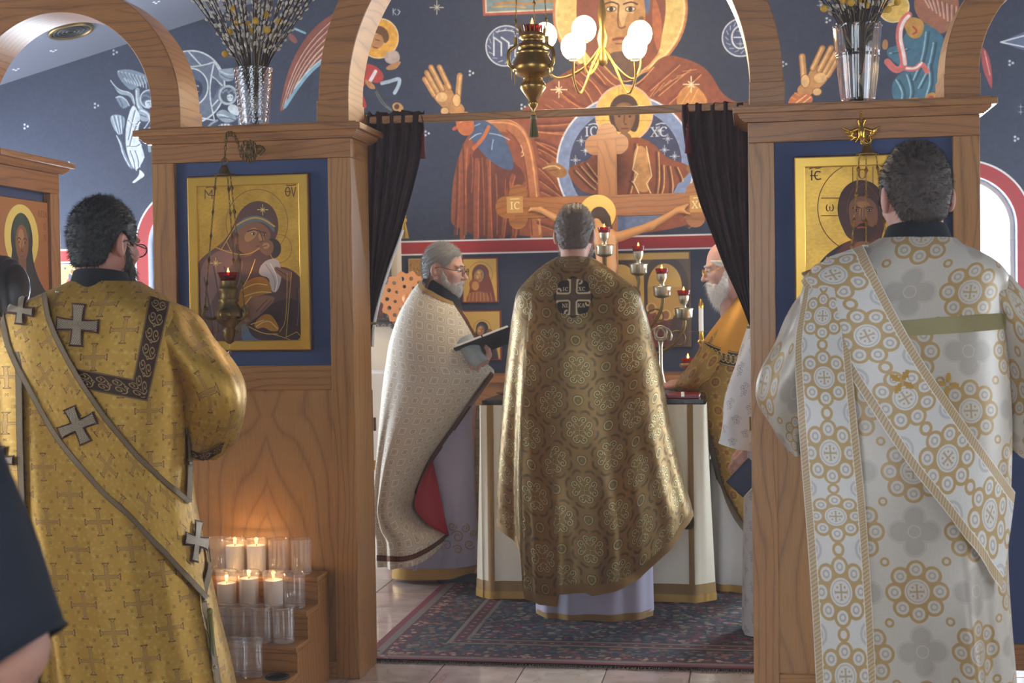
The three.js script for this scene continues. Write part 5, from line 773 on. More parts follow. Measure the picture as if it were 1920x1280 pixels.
// ---- deacon in white brocade, seen from behind
{
  const z = 1.2, head = at(1716, 374, z - 0.01);
  const o = person('deacon in white brocade with a broad patterned stole, seen from behind by the bright window', V(head.x, 0, z), { head, yaw: 0.14, pitch: -0.14, size: 1.03, skin: rgb(204, 150, 134), hair: { color: rgb(66, 54, 48), thick: 0.007, top: 0.01, n: 4600, len: 0.008, down: 0.4 }, glasses: { r: 0.002 }, collar: [-0.07, -0.15, 0.1], nz: 0.026, arms: deaconArms(head.x, 1.36, z) });
  const sil = [[448, 1648, 1792, 0.095], [458, 1630, 1804, 0.105], [475, 1588, 1845, 0.113], [500, 1540, 1880, 0.12], [530, 1508, 1892, 0.125], [600, 1498, 1886, 0.14], [700, 1496, 1892, 0.15], [800, 1500, 1896, 0.155], [900, 1508, 1894, 0.165], [1000, 1518, 1888, 0.17], [1100, 1526, 1890, 0.18], [1280, 1546, 1904, 0.2], [1520, 1566, 1926, 0.22]];
  const fold = ridges([[64, 0.05, 6, 0.4], [84, -0.045, 12, 0.35], [50, -0.035, 6, 0.4], [116, 0.04, 8, 0.25], [130, -0.025, 7, 0.3], [30, 0.015, 8, 0.3], [150, 0.02, 8, 0.3]]);
  const robe = garment({ z, sil, top: 447, hem: 1508, pleats: fold }), sl = sleeve([[1580, 505, z - 0.03, 0.012, 0.02], [1534, 556, z - 0.02, 0.04, 0.08], [1502, 640, z - 0.03, 0.056, 0.09], [1474, 736, z - 0.05, 0.07, 0.085], [1482, 796, z - 0.07, 0.046, 0.07], [1494, 844, z - 0.08, 0.024, 0.045]]), sr = sleeve([[1812, 490, z - 0.03, 0.012, 0.02], [1866, 540, z - 0.02, 0.046, 0.085], [1912, 640, z - 0.03, 0.07, 0.095], [1938, 740, z - 0.05, 0.076, 0.095], [1930, 800, z - 0.08, 0.062, 0.08], [1922, 838, z - 0.1, 0.046, 0.06]]);
  o.add('robe', robe, F.white); o.add('sleeve', sl, F.white); o.add('sleeve', sr, F.white); const hit = caster(robe, sr, sl);
  { const L = [[1508, 540], [1491, 640], [1495, 760], [1505, 900], [1513, 1000], [1523, 1150], [1531, 1300]], R = [[1580, 540], [1592, 640], [1604, 760], [1618, 900], [1626, 1000], [1636, 1150], [1644, 1300]], zt = (t) => z + 0.105 + 0.08 * smooth(0, 0.4, t) + 0.03 * t, A = curve(L.map((p, i) => at(p[0], p[1], zt(i / 6)))), B = curve(R.map((p, i) => at(p[0], p[1], zt(i / 6)))), len = A.getLength();
    o.add('stole_tail', sheet(12, 90, (u, v) => A.getPoint(v).lerp(B.getPoint(v), u).add(V(0, 0, 0.008 * sin(u * PI) + 0.005 * sin(v * 9 + u * 2))), (u, v) => [u, -v * len]), F.stole); }
  const st = o.add('stole', band(hit, [[1502, 511], [1530, 572], [1571, 660], [1620, 744], [1700, 868], [1784, 975], [1870, 1104]], [[1622, 468], [1655, 540], [1692, 612], [1737, 690], [1792, 772], [1850, 858], [1893, 922]], 0.014, 16, 90), F.stole);
  o.add('gold_galloon', band(hit, [[1640, 604], [1700, 600], [1800, 592], [1888, 586]], [[1640, 634], [1700, 630], [1800, 624], [1888, 616]], 0.004, 5, 40), phys({ color: rgb(184, 172, 124), metalness: 0.6, roughness: 0.3, bumpMap: texture(WEAVE, false, 0.04), bumpScale: 0.0012 }));
  const fleury = (px, py, s, turn, lift) => { const l = []; for (let k = 0; k < 4; k++) { const a = turn + k * PI / 2; for (const [d, w] of [[0.35, 0.17], [0.62, 0.24], [0.9, 0.16]]) { const c = [px + cos(a) * s * d, py + sin(a) * s * d], n = 10; l.push(band((x, y) => { const h = hit(x, y); if (h) h.p.addScaledVector(h.n, lift); return h; }, [[c[0] - w * s, c[1] - w * s], [c[0] - w * s, c[1] + w * s]], [[c[0] + w * s, c[1] - w * s], [c[0] + w * s, c[1] + w * s]], 0.002, 2, 2)); } } o.add('embroidered_cross', merge(l), F.fringe); };
  fleury(1690, 715, 23, 0.5, 0.013); fleury(1568, 1052, 24, 0, 0.009); fleury(1776, 720, 20, 0.1, 0.002);
  { const h = hit(1628, 470); if (h) o.add('button', ball(0.006, ...h.p.addScaledVector(h.n, 0.016).toArray()), M.silver); }
}
// ---- priest at the holy table, seen from behind
{
  const z = -1.12, head = at(1078, 443, z - 0.02);
  const o = person('priest in olive-gold brocade cape facing the altar table', V(head.x, 0, z), { head, pitch: -0.16, size: 1.02, skin: rgb(206, 158, 138), hair: { color: rgb(96, 84, 74), thick: 0.007, n: 3400, len: 0.009, down: 0.5 }, beard: { color: rgb(150, 142, 132), len: 0.02 }, collar: [-0.1, -0.15, 0.098], collarMaterial: F.medallion, arms: deaconArms(head.x, 1.3, z) });
  const sil = [[482, 1044, 1110, 0.075], [495, 1022, 1131, 0.092], [515, 998, 1160, 0.115], [545, 972, 1195, 0.14], [580, 963, 1209, 0.165], [640, 955, 1226, 0.19], [700, 948, 1240, 0.2], [800, 940, 1258, 0.21], [900, 934, 1282, 0.215], [960, 933, 1299, 0.22], [1120, 936, 1312, 0.22]];
  const low = [[-1, 972], [-0.9, 988], [-0.72, 1012], [-0.665, 1024], [-0.64, 1104], [-0.5, 1116], [-0.31, 1116], [-0.285, 1094], [-0.05, 1092], [0.0, 1098], [0.2, 1088], [0.42, 1070], [0.6, 1040], [0.8, 1008], [1, 966]];
  const fold = ridges([[131, 0.04, 5, 0.08], [141, -0.03, 6, 0.15], [121, -0.012, 6, 0.2], [106, 0.014, 6, 0.5], [98, -0.012, 6, 0.5], [70, 0.02, 10, 0.35, 8], [56, -0.022, 8, 0.3, 8], [42, 0.02, 8, 0.2], [160, 0.02, 9, 0.3], [28, -0.015, 8, 0.3], [86, -0.018, 8, 0.5]]);
  const opt = { z, sil, top: 482, nu: 240, nv: 120, hem: (c, s) => (s > 0 ? rows(low, c, false)[0] : lerp(1000, rows(low, c, false)[0], exp(s * 6))), pleats: fold, pow: 0.92 };
  const cape = garment(opt); o.add('cape', cape, F.medallion); const hit = caster(cape);
  o.add('hem_braid', garment({ ...opt, t0: 0.972, t1: 1.001, nv: 6, lift: 0.003 }), F.border);
  o.add('alb', garment({ z: z - 0.01, sil: [[1000, 1012, 1222, 0.16], [1140, 1007, 1226, 0.165], [1170, 1007, 1226, 0.165]], top: 1000, hem: 1140, nv: 20, pleats: (c, s) => 0.01 * sin(Math.atan2(s, c) * 11) }), F.lavender);
  o.add('alb_border', garment({ z: z - 0.01, sil: [[1130, 1007, 1226, 0.17], [1170, 1009, 1223, 0.17]], top: 1136, hem: 1158, nv: 4, pleats: (c, s) => 0.01 * sin(Math.atan2(s, c) * 11) }), F.border);
  for (const s of [-1, 1]) o.add('shoe', skin((x, y, q) => smax(smin(egg(x, y, q, head.x + s * 0.09, 0.022, z - 0.02, 0.04, 0.035, 0.07), egg(x, y, q, head.x + s * 0.1, 0.02, z - 0.13, 0.045, 0.04, 0.1), 0.03), -y + 0.001, 0.004), [head.x + s * 0.1 - 0.07, -0.01, z - 0.26], [head.x + s * 0.1 + 0.07, 0.1, z + 0.1], 0.008), M.dark);
  // cross patch with the letters on the back
  const c = canvas(256, 256, (g) => {
    g.fillStyle = '#241a14'; g.fillRect(0, 0, 256, 256); g.lineCap = 'round';
    for (let k = 0; k < 4; k++) { g.save(); g.translate(128, 128); g.rotate(k * PI / 2); for (const [w, col] of [[15, '#8d8058'], [9, '#d2c49a']]) { g.strokeStyle = col; g.lineWidth = w; g.beginPath(); g.moveTo(24, 108); g.lineTo(22, 40); g.quadraticCurveTo(22, 22, 40, 22); g.lineTo(108, 24); g.stroke(); g.beginPath(); g.arc(98, 40, 14, -PI / 2, PI, false); g.stroke(); g.beginPath(); g.arc(40, 98, 14, PI, -PI / 2 - PI / 2 + PI * 1.5, true); g.stroke(); } g.restore(); }
    g.fillStyle = '#5c4630'; g.fillRect(112, 10, 32, 236); g.fillRect(10, 112, 236, 32); g.fillStyle = '#d8cca4'; g.font = 'bold 34px serif'; g.textAlign = 'center'; g.textBaseline = 'middle'; [['IC', 74, 78], ['XC', 182, 78], ['NI', 74, 182], ['KA', 182, 182]].forEach(([t, x, y]) => g.fillText(t, x, y));
  });
  const lob = (a) => 35 * (1 + 0.06 * cos(8 * a)), n = 64, m = 8;
  o.add('cross_emblem', sheet(n, m, (u, v) => { const a = u * 2 * PI, r = lob(a) * max(v, 0.02), h = hit(1075 + r * cos(a), 557 + r * 1.05 * sin(a)); return h.p.addScaledVector(h.n, 0.003 + 0.001 * (1 - v)); }, (u, v) => { const a = u * 2 * PI, r = lob(a) * max(v, 0.02), h = hit(1075 + r * cos(a), 557 + r * 1.05 * sin(a)), q = hit(1075, 557).p; return [0.5 + (h.p.x - q.x) / 0.162, 0.5 + (h.p.y - q.y) / 0.17]; }), std({ map: texture(c, true, 1, 1, THREE.ClampToEdgeWrapping), roughness: 0.6 }));
}
// ---- grey-haired priest in ivory, reading, facing the table
{
  const z = -1.72, head = at(832, 506, z);
  const gp = at(905, 684, z + 0.12), hand = handMesh(at(884, 690, z + 0.12), V(1, 0.55, -0.25), V(0.2, -1, 0.3), 0.75, 1, 0.95, 0.004);
  const o = person('grey-haired bespectacled priest in ivory cape reading from a book', V(head.x - 0.02, 0, z - 0.11), { head, yaw: -PI / 2 - 0.08, pitch: -0.14, size: 1.0, skin: rgb(192, 146, 128), face: rgb(120, 112, 106), hair: { color: rgb(136, 134, 134), thick: 0.003, n: 5200, len: 0.012, down: 0.5, cut: [[-0.12, 0.11], [-0.09, 0.088], [-0.06, 0.06], [-0.04, 0.012], [-0.012, 0.02], [0.018, 0.03], [0.036, -0.012], [0.05, -0.058], [0.12, -0.066]] }, beard: { color: rgb(170, 166, 162), len: 0.004, fuzz: 0.007 }, glasses: { r: 0.0013 }, collar: [-0.085, -0.15, 0.088], nz: 0.0, tilt: 0.05, toe: [0.1, 0.16], hands: [hand], arms: [[[head.x - 0.02, 1.24, z + 0.08, 0.04], [head.x + 0.02, 1.02, z + 0.1, 0.036], [gp.x - 0.06, gp.y - 0.005, z + 0.12, 0.028]]] });
  const sil = [[519, 799, 848, 0.085], [540, 778, 851, 0.1], [566, 762, 857, 0.125], [592, 749, 871, 0.155], [640, 734, 894, 0.19], [680, 727, 910, 0.2], [698, 724, 925, 0.2], [740, 719, 899, 0.2], [800, 714, 853, 0.2], [850, 711, 818, 0.2], [870, 710, 806, 0.2], [905, 709, 790, 0.2], [945, 708, 776, 0.2], [965, 708, 785, 0.2], [985, 707, 806, 0.2], [1003, 707, 842, 0.2], [1054, 706, 852, 0.2]];
  const fold = ridges([[140, 0.03, 7, 0.15, -6], [128, -0.03, 7, 0.2, -6], [112, 0.028, 6, 0.4, -6], [100, -0.02, 7, 0.4, -6], [160, -0.015, 8, 0.3], [80, 0.008, 10, 0.3]]), opt = { z, sil, top: (c) => lerp(520, 567, (c + 1) / 2), nu: 200, nv: 130, pleats: fold, hem: (c, s) => rows([[-1, 1050], [-0.2, 1052], [0.3, 1042], [0.7, 1024], [1, 1003]], c)[0] };
  const cape = garment(opt); o.add('cape', cape, F.quilt); const hit = caster(cape);
  const tr = cloth(VINE, 1, 0.03, { color: rgb(255, 190, 120), metalness: 0.35 });
  o.add('edge_braid', band(hit, [[919, 696], [884, 744], [845, 800], [801, 864], [776, 922]], [[926, 702], [891, 752], [852, 808], [808, 872], [782, 930]], 0.003, 3, 70), tr); o.add('hem_braid', band(hit, [[707, 1040], [760, 1042], [800, 1026], [840, 999]], [[707, 1051], [760, 1052], [800, 1036], [842, 1007]], 0.003, 3, 40), tr);
  o.add('neck_braid', garment({ ...opt, t0: 0, t1: 0.016, nv: 4, lift: 0.003 }), F.border);
  o.add('front_braid', band(hit, [[852, 572], [874, 606], [898, 650]], [[857, 570], [879, 604], [903, 648]], 0.003, 3, 24), tr);
  const A = [[807, 850], [806, 866], [786, 908], [777, 945], [786, 966], [806, 986], [840, 1004]], B = [[809, 850], [812, 866], [821, 908], [829, 945], [833, 966], [838, 986], [843, 1004]];
  o.add('red_lining', sheet(14, 36, (u, v) => { const a = rows(A.map((p, i) => [i / 6, ...p]), v), b = rows(B.map((p, i) => [i / 6, ...p]), v); return at(lerp(a[0], b[0], u), lerp(a[1], b[1], u), z + 0.045 - 0.025 * sin(u * PI) - 0.01 * u); }), F.red);
  const alb = garment({ z: z - 0.11, sil: [[700, 800, 896, 0.1], [800, 790, 889, 0.105], [1000, 770, 895, 0.11], [1066, 740, 894, 0.115]], top: 700, hem: (c) => lerp(1064, 1056, (c + 1) / 2), nv: 60, pleats: ridges([[60, 0.015, 6, 0.5], [75, -0.015, 6, 0.5], [110, 0.012, 6, 0.6], [130, -0.012, 6, 0.6]]) }); o.add('alb', alb, F.lavender); const ah = caster(alb);
  const em = []; for (const [x, y, r] of [[816, 1020, 11], [838, 1022, 11], [858, 1006, 12], [880, 1020, 10], [848, 986, 9], [872, 990, 9], [858, 1030, 9], [888, 1000, 7]]) { const pts = []; for (let i = 0; i <= 16; i++) { const t = i / 16, a = x + t * 8.5, q = r * (1 - 0.75 * t), h = ah(x + q * cos(a), y + q * sin(a)); if (h) pts.push(h.p.addScaledVector(h.n, 0.002)); } if (pts.length > 4) em.push(tube(pts, 0.0022, 24, 4)); }
  if (em.length) o.add('embroidery', merge(em), F.fringe);
  o.add('gold_fringe', garment({ z: z - 0.11, sil: [[1050, 738, 895, 0.121], [1090, 736, 895, 0.125]], top: 1058, hem: (c) => lerp(1080, 1076, (c + 1) / 2), nv: 6, nu: 300, pleats: (c, s, t) => 0.002 * sin(Math.atan2(s, c) * 140) * t }), F.fringe);
  { const a = at(878, 760, z - 0.13), b = at(906, 760, z - 0.13), w = b.x - a.x; o.add('hanging_stole', sheet(6, 30, (u, v) => V(a.x + w * u + 0.01 * v, a.y - 0.66 * v, z - 0.13 + 0.02 * sin(u * PI) + 0.01 * v), (u, v) => [u * 0.08, -v * 0.66]), cloth(MEDALLION, 0.09, 0.09, { metalness: 0.4 })); }
  o.add('cuff', sleeve([[870, 640, z + 0.1, 0.05, 0.06], [888, 664, z + 0.12, 0.045, 0.055], [904, 684, z + 0.13, 0.036, 0.045]], 24, 12, 0.003), std({ color: rgb(150, 160, 160), roughness: 0.6 }));
  for (const d of [0, 1]) o.add('shoe', skin((x, y, q) => smax(smin(egg(x, y, q, head.x + 0.0, 0.02, z - 0.04 - d * 0.15, 0.07, 0.035, 0.045), egg(x, y, q, head.x + 0.12, 0.018, z - 0.04 - d * 0.15, 0.09, 0.032, 0.045), 0.03), -y + 0.001, 0.004), [head.x - 0.1, -0.01, z - 0.28], [head.x + 0.28, 0.12, z + 0.08], 0.008), M.dark);
}
// ---- bald priest in orange and gold on the other side of the table
const FLORAL = threads(tile(256, 256, '#97742f', (g) => { for (const [x, y] of [[64, 64], [192, 192]]) { ring(g, x, y, 46, '#b8953f', 8); ring(g, x, y, 28, '#7d3d1e', 9); flaredCross(g, x, y, 20, 0, '#c3a04c', '#6e3a1c', 3); } for (const [x, y] of [[192, 64], [64, 192]]) { dot(g, x, y, 20, '#8a4a22'); for (let k = 0; k < 6; k++) spiral(g, x + 36 * cos(k), y + 36 * sin(k), 14, k, 1, '#b8953f', 5); } }), 0.16);
{
  const z = -1.75, head = at(1364, 503, z), fl = cloth(FLORAL, 0.13, 0.13, { metalness: 0.4 }), wrist = at(1272, 722, z + 0.02);
  const o = person('bald white-bearded priest in orange and gold cape behind the curtain', V(head.x + 0.1, 0, z), { head, yaw: PI / 2 + 0.12, pitch: -0.2, size: 1.04, skin: rgb(202, 154, 136), face: rgb(200, 196, 190), hair: { color: rgb(214, 210, 204), thick: 0.005, n: 900, len: 0.008, bald: 0.035 }, beard: { color: rgb(226, 222, 216), len: 0.035, fuzz: 0.02 }, glasses: { r: 0.0013, material: M.gilt }, toe: [-0.1, 0.16], hands: [handMesh(at(1268, 722, z + 0.02), V(-1, -0.1, 0.3), V(0, 1, 0.2), 0.35, 1, 0.95, 0.004)], arms: [[[head.x + 0.14, 1.2, z + 0.08, 0.04], [head.x + 0.06, 1.0, z + 0.08, 0.036], [wrist.x, wrist.y, z + 0.02, 0.026]]] });
  const sil = [[548, 1384, 1436, 0.08], [570, 1368, 1450, 0.1], [600, 1347, 1458, 0.13], [640, 1318, 1464, 0.16], [670, 1306, 1468, 0.18], [700, 1297, 1470, 0.19], [735, 1293, 1472, 0.19], [800, 1314, 1476, 0.19], [860, 1334, 1480, 0.19], [930, 1352, 1480, 0.19], [980, 1378, 1480, 0.19], [1004, 1398, 1480, 0.19]];
  o.add('yoke', garment({ z, sil, top: 548, hem: (c) => lerp(650, 680, (c + 1) / 2), nv: 40, pleats: ridges([[110, 0.008, 12, 0.3], [80, -0.006, 8, 0.3], [140, -0.006, 9, 0.3]]) }), F.satin);
  const cape = garment({ z, sil, top: 600, hem: 1003, nv: 80, pleats: ridges([[120, 0.02, 12, 0.3], [90, -0.015, 10, 0.3], [150, -0.012, 10, 0.3]]), lift: -0.003 }); o.add('cape', cape, fl); const hit = caster(cape);
  o.add('yoke_braid', band((a, b) => { const h = hit(a, b); if (h) h.p.addScaledVector(h.n, 0.004); return h; }, [[1322, 640], [1350, 652], [1380, 660], [1440, 664]], [[1309, 664], [1345, 680], [1378, 689], [1440, 692]], 0.004, 6, 40, 0, 'h'), F.knot);
  o.add('edge_braid', band(hit, [[1306, 760], [1330, 840], [1350, 920], [1392, 996]], [[1316, 760], [1340, 836], [1360, 914], [1402, 990]], 0.004, 3, 40), F.braid);
  o.add('sleeve', sleeve([[1345, 660, z + 0.1, 0.08, 0.09], [1315, 700, z + 0.1, 0.07, 0.08], [1290, 722, z + 0.06, 0.05, 0.06], [1278, 726, z + 0.03, 0.036, 0.045]], 32, 20, 0.004), fl);
  o.add('alb', garment({ z: z - 0.02, sil: [[860, 1332, 1470, 0.14], [1000, 1334, 1470, 0.15], [1100, 1330, 1472, 0.16]], top: 860, hem: 1088, nv: 30, pleats: (c, s) => 0.012 * sin(Math.atan2(s, c) * 9) }), F.lace);
  o.add('alb_border', garment({ z: z - 0.02, sil: [[1080, 1330, 1472, 0.165], [1130, 1332, 1470, 0.165]], top: 1084, hem: 1112, nv: 4, pleats: (c, s) => 0.012 * sin(Math.atan2(s, c) * 9) }), F.fringe);
}
// ---- server in white lace behind the panel, only a sleeve and hand in view
{
  const z = -0.85, base = at(1500, 800, z), w = at(1404, 858, z + 0.02);
  const o = person('server in white embroidered robe whose sleeve shows past the panel post', V(base.x, 0, z), { head: at(1502, 430, z), yaw: PI / 2, skin: rgb(206, 158, 138), hair: { color: rgb(80, 60, 44), n: 800 }, hands: [handMesh(at(1412, 846, z + 0.03), V(-0.75, -0.75, 0.1), V(-0.3, 0.1, 1), 0.55, 1, 0.9, 0.0045)], arms: [[[base.x - 0.1, 1.34, z, 0.05], [base.x - 0.17, 1.05, z + 0.02, 0.042], [w.x, w.y, z + 0.03, 0.03]]] });
  const LACE = threads(tile(256, 256, '#cfccca', (g) => { for (const [x, y] of [[64, 64], [192, 192]]) { for (let k = 0; k < 5; k++) spiral(g, x + 34 * cos(k * 1.25), y + 34 * sin(k * 1.25), 22, k, k % 2 ? 1 : -1, k % 2 ? '#a59a86' : '#8d8690', 5); dot(g, x, y, 9, '#8d7a88'); } }), 0.1), lace = cloth(LACE, 0.12, 0.12, { metalness: 0.02, roughness: 0.6 });
  o.add('robe', garment({ z, sil: [[520, 1462, 1540, 0.08], [560, 1430, 1570, 0.12], [700, 1410, 1590, 0.16], [850, 1398, 1600, 0.17], [1000, 1394, 1606, 0.18], [1170, 1392, 1610, 0.2]], top: 520, hem: 1180, nv: 50, pleats: (c, s, t) => 0.012 * t * sin(Math.atan2(s, c) * 12) }), lace);
  o.add('sleeve', sleeve([[1450, 560, z + 0.06, 0.07, 0.08], [1424, 660, z + 0.1, 0.075, 0.08], [1398, 770, z + 0.12, 0.085, 0.085], [1384, 838, z + 0.12, 0.08, 0.08]], 40, 30, 0.005), lace);
}
// ---- long-haired woman at the edge of the frame
{
  const z = 0.62, head = at(2, 560, z);
  const o = person('woman with long dark hair at the edge, in front of the side icon panel', V(head.x, 0, z), { head, yaw: 0.1, skin: rgb(200, 150, 130) });
  const hm = phys({ color: rgb(34, 25, 22), roughness: 0.46, sheen: 0.3 }), r = rng(31), locks = [];
  const shell = (x, y, q) => { const lx = x - head.x, ly = y - head.y, lz = q - head.z; let d = smin(egg(lx, ly, lz, 0, 0.036, 0.014, 0.092, 0.106, 0.112), bone(lx, ly, lz, [0, 0.0, 0.06], [0, -0.36, 0.1], 0.085, 0.07), 0.05); return smax(d, -(lz + 0.06 - 0.2 * max(0, ly)), 0.01) + 0.0025 * sin(lx * 260 + noise(lx * 30, ly * 8) * 6); };
  for (let i = 0; i < 90; i++) { const a = (r() - 0.5) * 2.4, x = head.x + 0.095 * sin(a), zz = head.z + 0.014 + 0.112 * cos(a); locks.push(tube([[x * 0.7 + head.x * 0.3, head.y + 0.1, head.z + 0.05], [x, head.y + 0.03, zz], [x + 0.01 * (r() - 0.5), head.y - 0.12, zz + 0.012], [x * 0.9 + head.x * 0.1, head.y - 0.36 - 0.04 * r(), zz + 0.03]], 0.0035, 14, 4)); }
  o.add('hair', merge([skin(shell, [head.x - 0.14, head.y - 0.48, head.z - 0.14], [head.x + 0.14, head.y + 0.2, head.z + 0.22], 0.007), ...locks]), hm);
  o.add('dress', garment({ z, sil: [[650, -25, 30, 0.07], [690, -80, 80, 0.1], [760, -110, 105, 0.13], [900, -100, 95, 0.13], [1420, -140, 130, 0.2]], top: 650, hem: 1400, nv: 40 }), M.blackCloth);
}
// ---- onlooker close to the camera: a navy sleeve reaches into the frame
{
  const z = 3.3, sh = at(-210, 640, z), el = at(20, 1215, z), wr2 = at(-60, 1420, z - 0.05), base = at(-330, 900, z);
  const o = person('onlooker in navy whose sleeve cuts the lower corner, out of focus', V(base.x - 0.04, 0, z), { head: at(-330, 345, z), skin: rgb(190, 140, 120), hair: { color: rgb(60, 44, 34), n: 600 }, arms: [[[sh.x, sh.y, z, 0.05], [el.x, el.y, z, 0.036], [wr2.x, wr2.y, z - 0.05, 0.026]]], hands: [handMesh(wr2, V(-0.2, -1, -0.2), V(1, 0, 0.2), 0.4, 1, 0.95, 0.006)] });
  o.add('sleeve', sleeve([[-260, 640, z, 0.075, 0.08], [-160, 800, z, 0.075, 0.075], [-60, 1010, z, 0.074, 0.07], [30, 1200, z, 0.06, 0.062], [44, 1222, z, 0.056, 0.06]], 48, 40, 0.003), F.navy);
  o.add('shirt', garment({ z: z - 0.02, sil: [[520, -420, -250, 0.07], [600, -560, -180, 0.1], [800, -620, -160, 0.14], [1400, -640, -140, 0.15]], top: 500, hem: 1500, nv: 30 }), F.navy);
  o.add('trousers', garment({ z: z - 0.02, sil: [[1490, -630, -150, 0.14], [2600, -600, -170, 0.12], [3300, -560, -200, 0.1]], top: 1490, hem: 2950, nv: 20 }), M.dark);
}
// ---------------------------------------------------------------- furniture and small things
const local = (t) => { const o = t.position.clone().negate(); return (n, g, m, parent) => { const k = mesh(n, g, m, parent ?? t); if (!parent) k.position.copy(o); return k; }; };
function flame(add, t, p, s = 1, power = 0.03) {
  add('flame', lathe([[0, 0], [0.0035, 0.003], [0.0055, 0.009], [0.004, 0.018], [0.0015, 0.026], [0, 0.031]].map(([r, y]) => [r * s, y * s]), [p.x, p.y, p.z], 10), M.flame);
  const l = new THREE.PointLight(new THREE.Color(1, 0.58, 0.25), power); l.name = 'flame_glow'; l.shadow.radius = 0.3; l.position.copy(p).sub(t.position).add(V(0, 0.012 * s, 0)); t.add(l);
}
// ---- curtain rail and the two drawn curtains of the royal doors
const ZC = -0.268;
{
  const y = Y(1030, 213, ZC), t = thing('curtain_rail', 'slim oak rail across the royal doors under the wide arch', 'curtain rail', [CX, y, ZC]), add = local(t);
  add('rail', board(-1.42, y - 0.014, ZC - 0.012, 0.03, y + 0.014, ZC + 0.012, 'x', 0.004), M.oakSmall);
  for (const x of [-1.41, 0.02]) add('bracket', board(x - 0.012, y - 0.03, ZC - 0.014, x + 0.012, y + 0.02, ZC + 0.036, 'y'), M.oldBrass);
}
const VELVET = pixels(128, 128, (x, y) => { const k = 0.82 + 0.3 * noise(x / 5, y / 17, 0, 0) + 0.15 * (hash(x, y) - 0.5); return [58 * k, 36 * k, 34 * k]; });
M.velvet = phys({ map: texture(VELVET, true, 0.22), roughness: 0.95, sheen: 0.5, sheenColor: rgb(110, 70, 64), sheenRoughness: 0.5 });
function curtain(label, table, dir, tassel) {
  const xs = table.map(([py, a, b]) => [py, X(a, py, ZC), X(b, py, ZC)]), nu = 110, nv = 90, p0 = table[0][0], p1 = table[table.length - 1][0], mid = at(dir < 0 ? 740 : 1345, 300, ZC), t = thing('door_curtain', label, 'curtain', [mid.x, 0.3, ZC]), add = local(t), pts = [];
  for (let j = 0; j <= nv; j++) { const r = []; for (let i = 0; i <= nu; i++) { const u = i / nu, v = j / nv, py = lerp(p0, p1, v), [a, b] = rows(xs, py), top = v < 0.001 ? 0.014 * (noise(u * 22, 3) - 0.3) : 0, k = 0.011 * min(1, (b - a) / 0.1); r.push(V(lerp(a, b, u), Y(dir < 0 ? 740 : 1345, py, ZC) + top, ZC - 0.002 + k * sin(u * 31 + sin(v * 3) * 1.6) + 0.35 * k * sin(u * 71 + v * 5) + (v < 0.03 ? 0.01 : 0))); } pts.push(r); }
  const W = 0.34; add('velvet_panel', sheet(nu, nv, (u, v) => pts[Math.round(v * nv)][Math.round(u * nu)], (u, v) => { const i = Math.round(u * nu), j = Math.round(v * nv); return [u * W + 0.13 * noise(i / 9, j / 7), pts[j][i].y]; }), M.velvet);
  const ip = dir < 0 ? nu : 0, line = []; for (let j = 2; j <= nv * 0.52; j += 3) line.push(pts[j][ip].clone().add(V(dir * -0.003, 0, -0.004)));
  if (dir < 0) add('pale_lining', tube(pts.filter((_, j) => j > nv * 0.2 && j < nv * 0.47 && j % 3 === 0).map((r) => r[nu].clone().add(V(0.004, 0, -0.008))), 0.006, 40, 6), M.white);
  const [tx, ty, tl] = tassel, q = at(tx, ty, ZC + 0.02), r = rng(3), th = []; for (let i = 0; i < 40; i++) { const a = r() * 7; th.push(rod(V(q.x + 0.004 * cos(a), q.y, q.z + 0.004 * sin(a)), V(q.x + 0.012 * cos(a) * r(), q.y - tl, q.z + 0.012 * sin(a)), 0.0015, 0.0015, 4)); }
  const ts = add('tassel', merge([...th, ball(0.009, q.x, q.y + 0.004, q.z), ball(0.006, q.x, q.y + 0.016, q.z)]), std({ color: rgb(96, 28, 32), roughness: 0.8 })); mesh('tassel_cord', tube([[q.x, q.y + 0.01, q.z], [q.x + 0.004, q.y + 0.05, q.z], [q.x - 0.004, q.y + 0.09, q.z]], 0.0022, 10, 5), std({ color: rgb(80, 26, 28), roughness: 0.8 }), ts);
  const kt = rows(xs, dir < 0 ? 606 : 622); add('tie_back', new THREE.TorusGeometry(max(0.02, (kt[1] - kt[0]) / 2), 0.006, 6, 24).rotateX(PI / 2).scale(1, 1, 0.8).translate((kt[0] + kt[1]) / 2, Y(700, dir < 0 ? 606 : 622, ZC), ZC), std({ color: rgb(110, 90, 40), roughness: 0.6 }));
}
curtain('dark brown velvet curtain drawn aside by the candle stand panel', [[212, 684, 797], [240, 686, 795], [300, 687, 788], [380, 687, 768], [440, 688, 750], [500, 690, 728], [560, 692, 709], [606, 690, 699], [640, 680, 696], [760, 655, 690], [1150, 640, 690]], -1, [793, 262, 0.07]);
curtain('dark brown velvet curtain drawn aside in front of the bald priest', [[196, 1278, 1405], [230, 1279, 1406], [300, 1290, 1407], [380, 1312, 1408], [440, 1335, 1408], [500, 1358, 1409], [560, 1385, 1411], [622, 1408, 1418], [660, 1414, 1440], [760, 1418, 1470], [1160, 1420, 1480]], 1, [1290, 243, 0.085]);
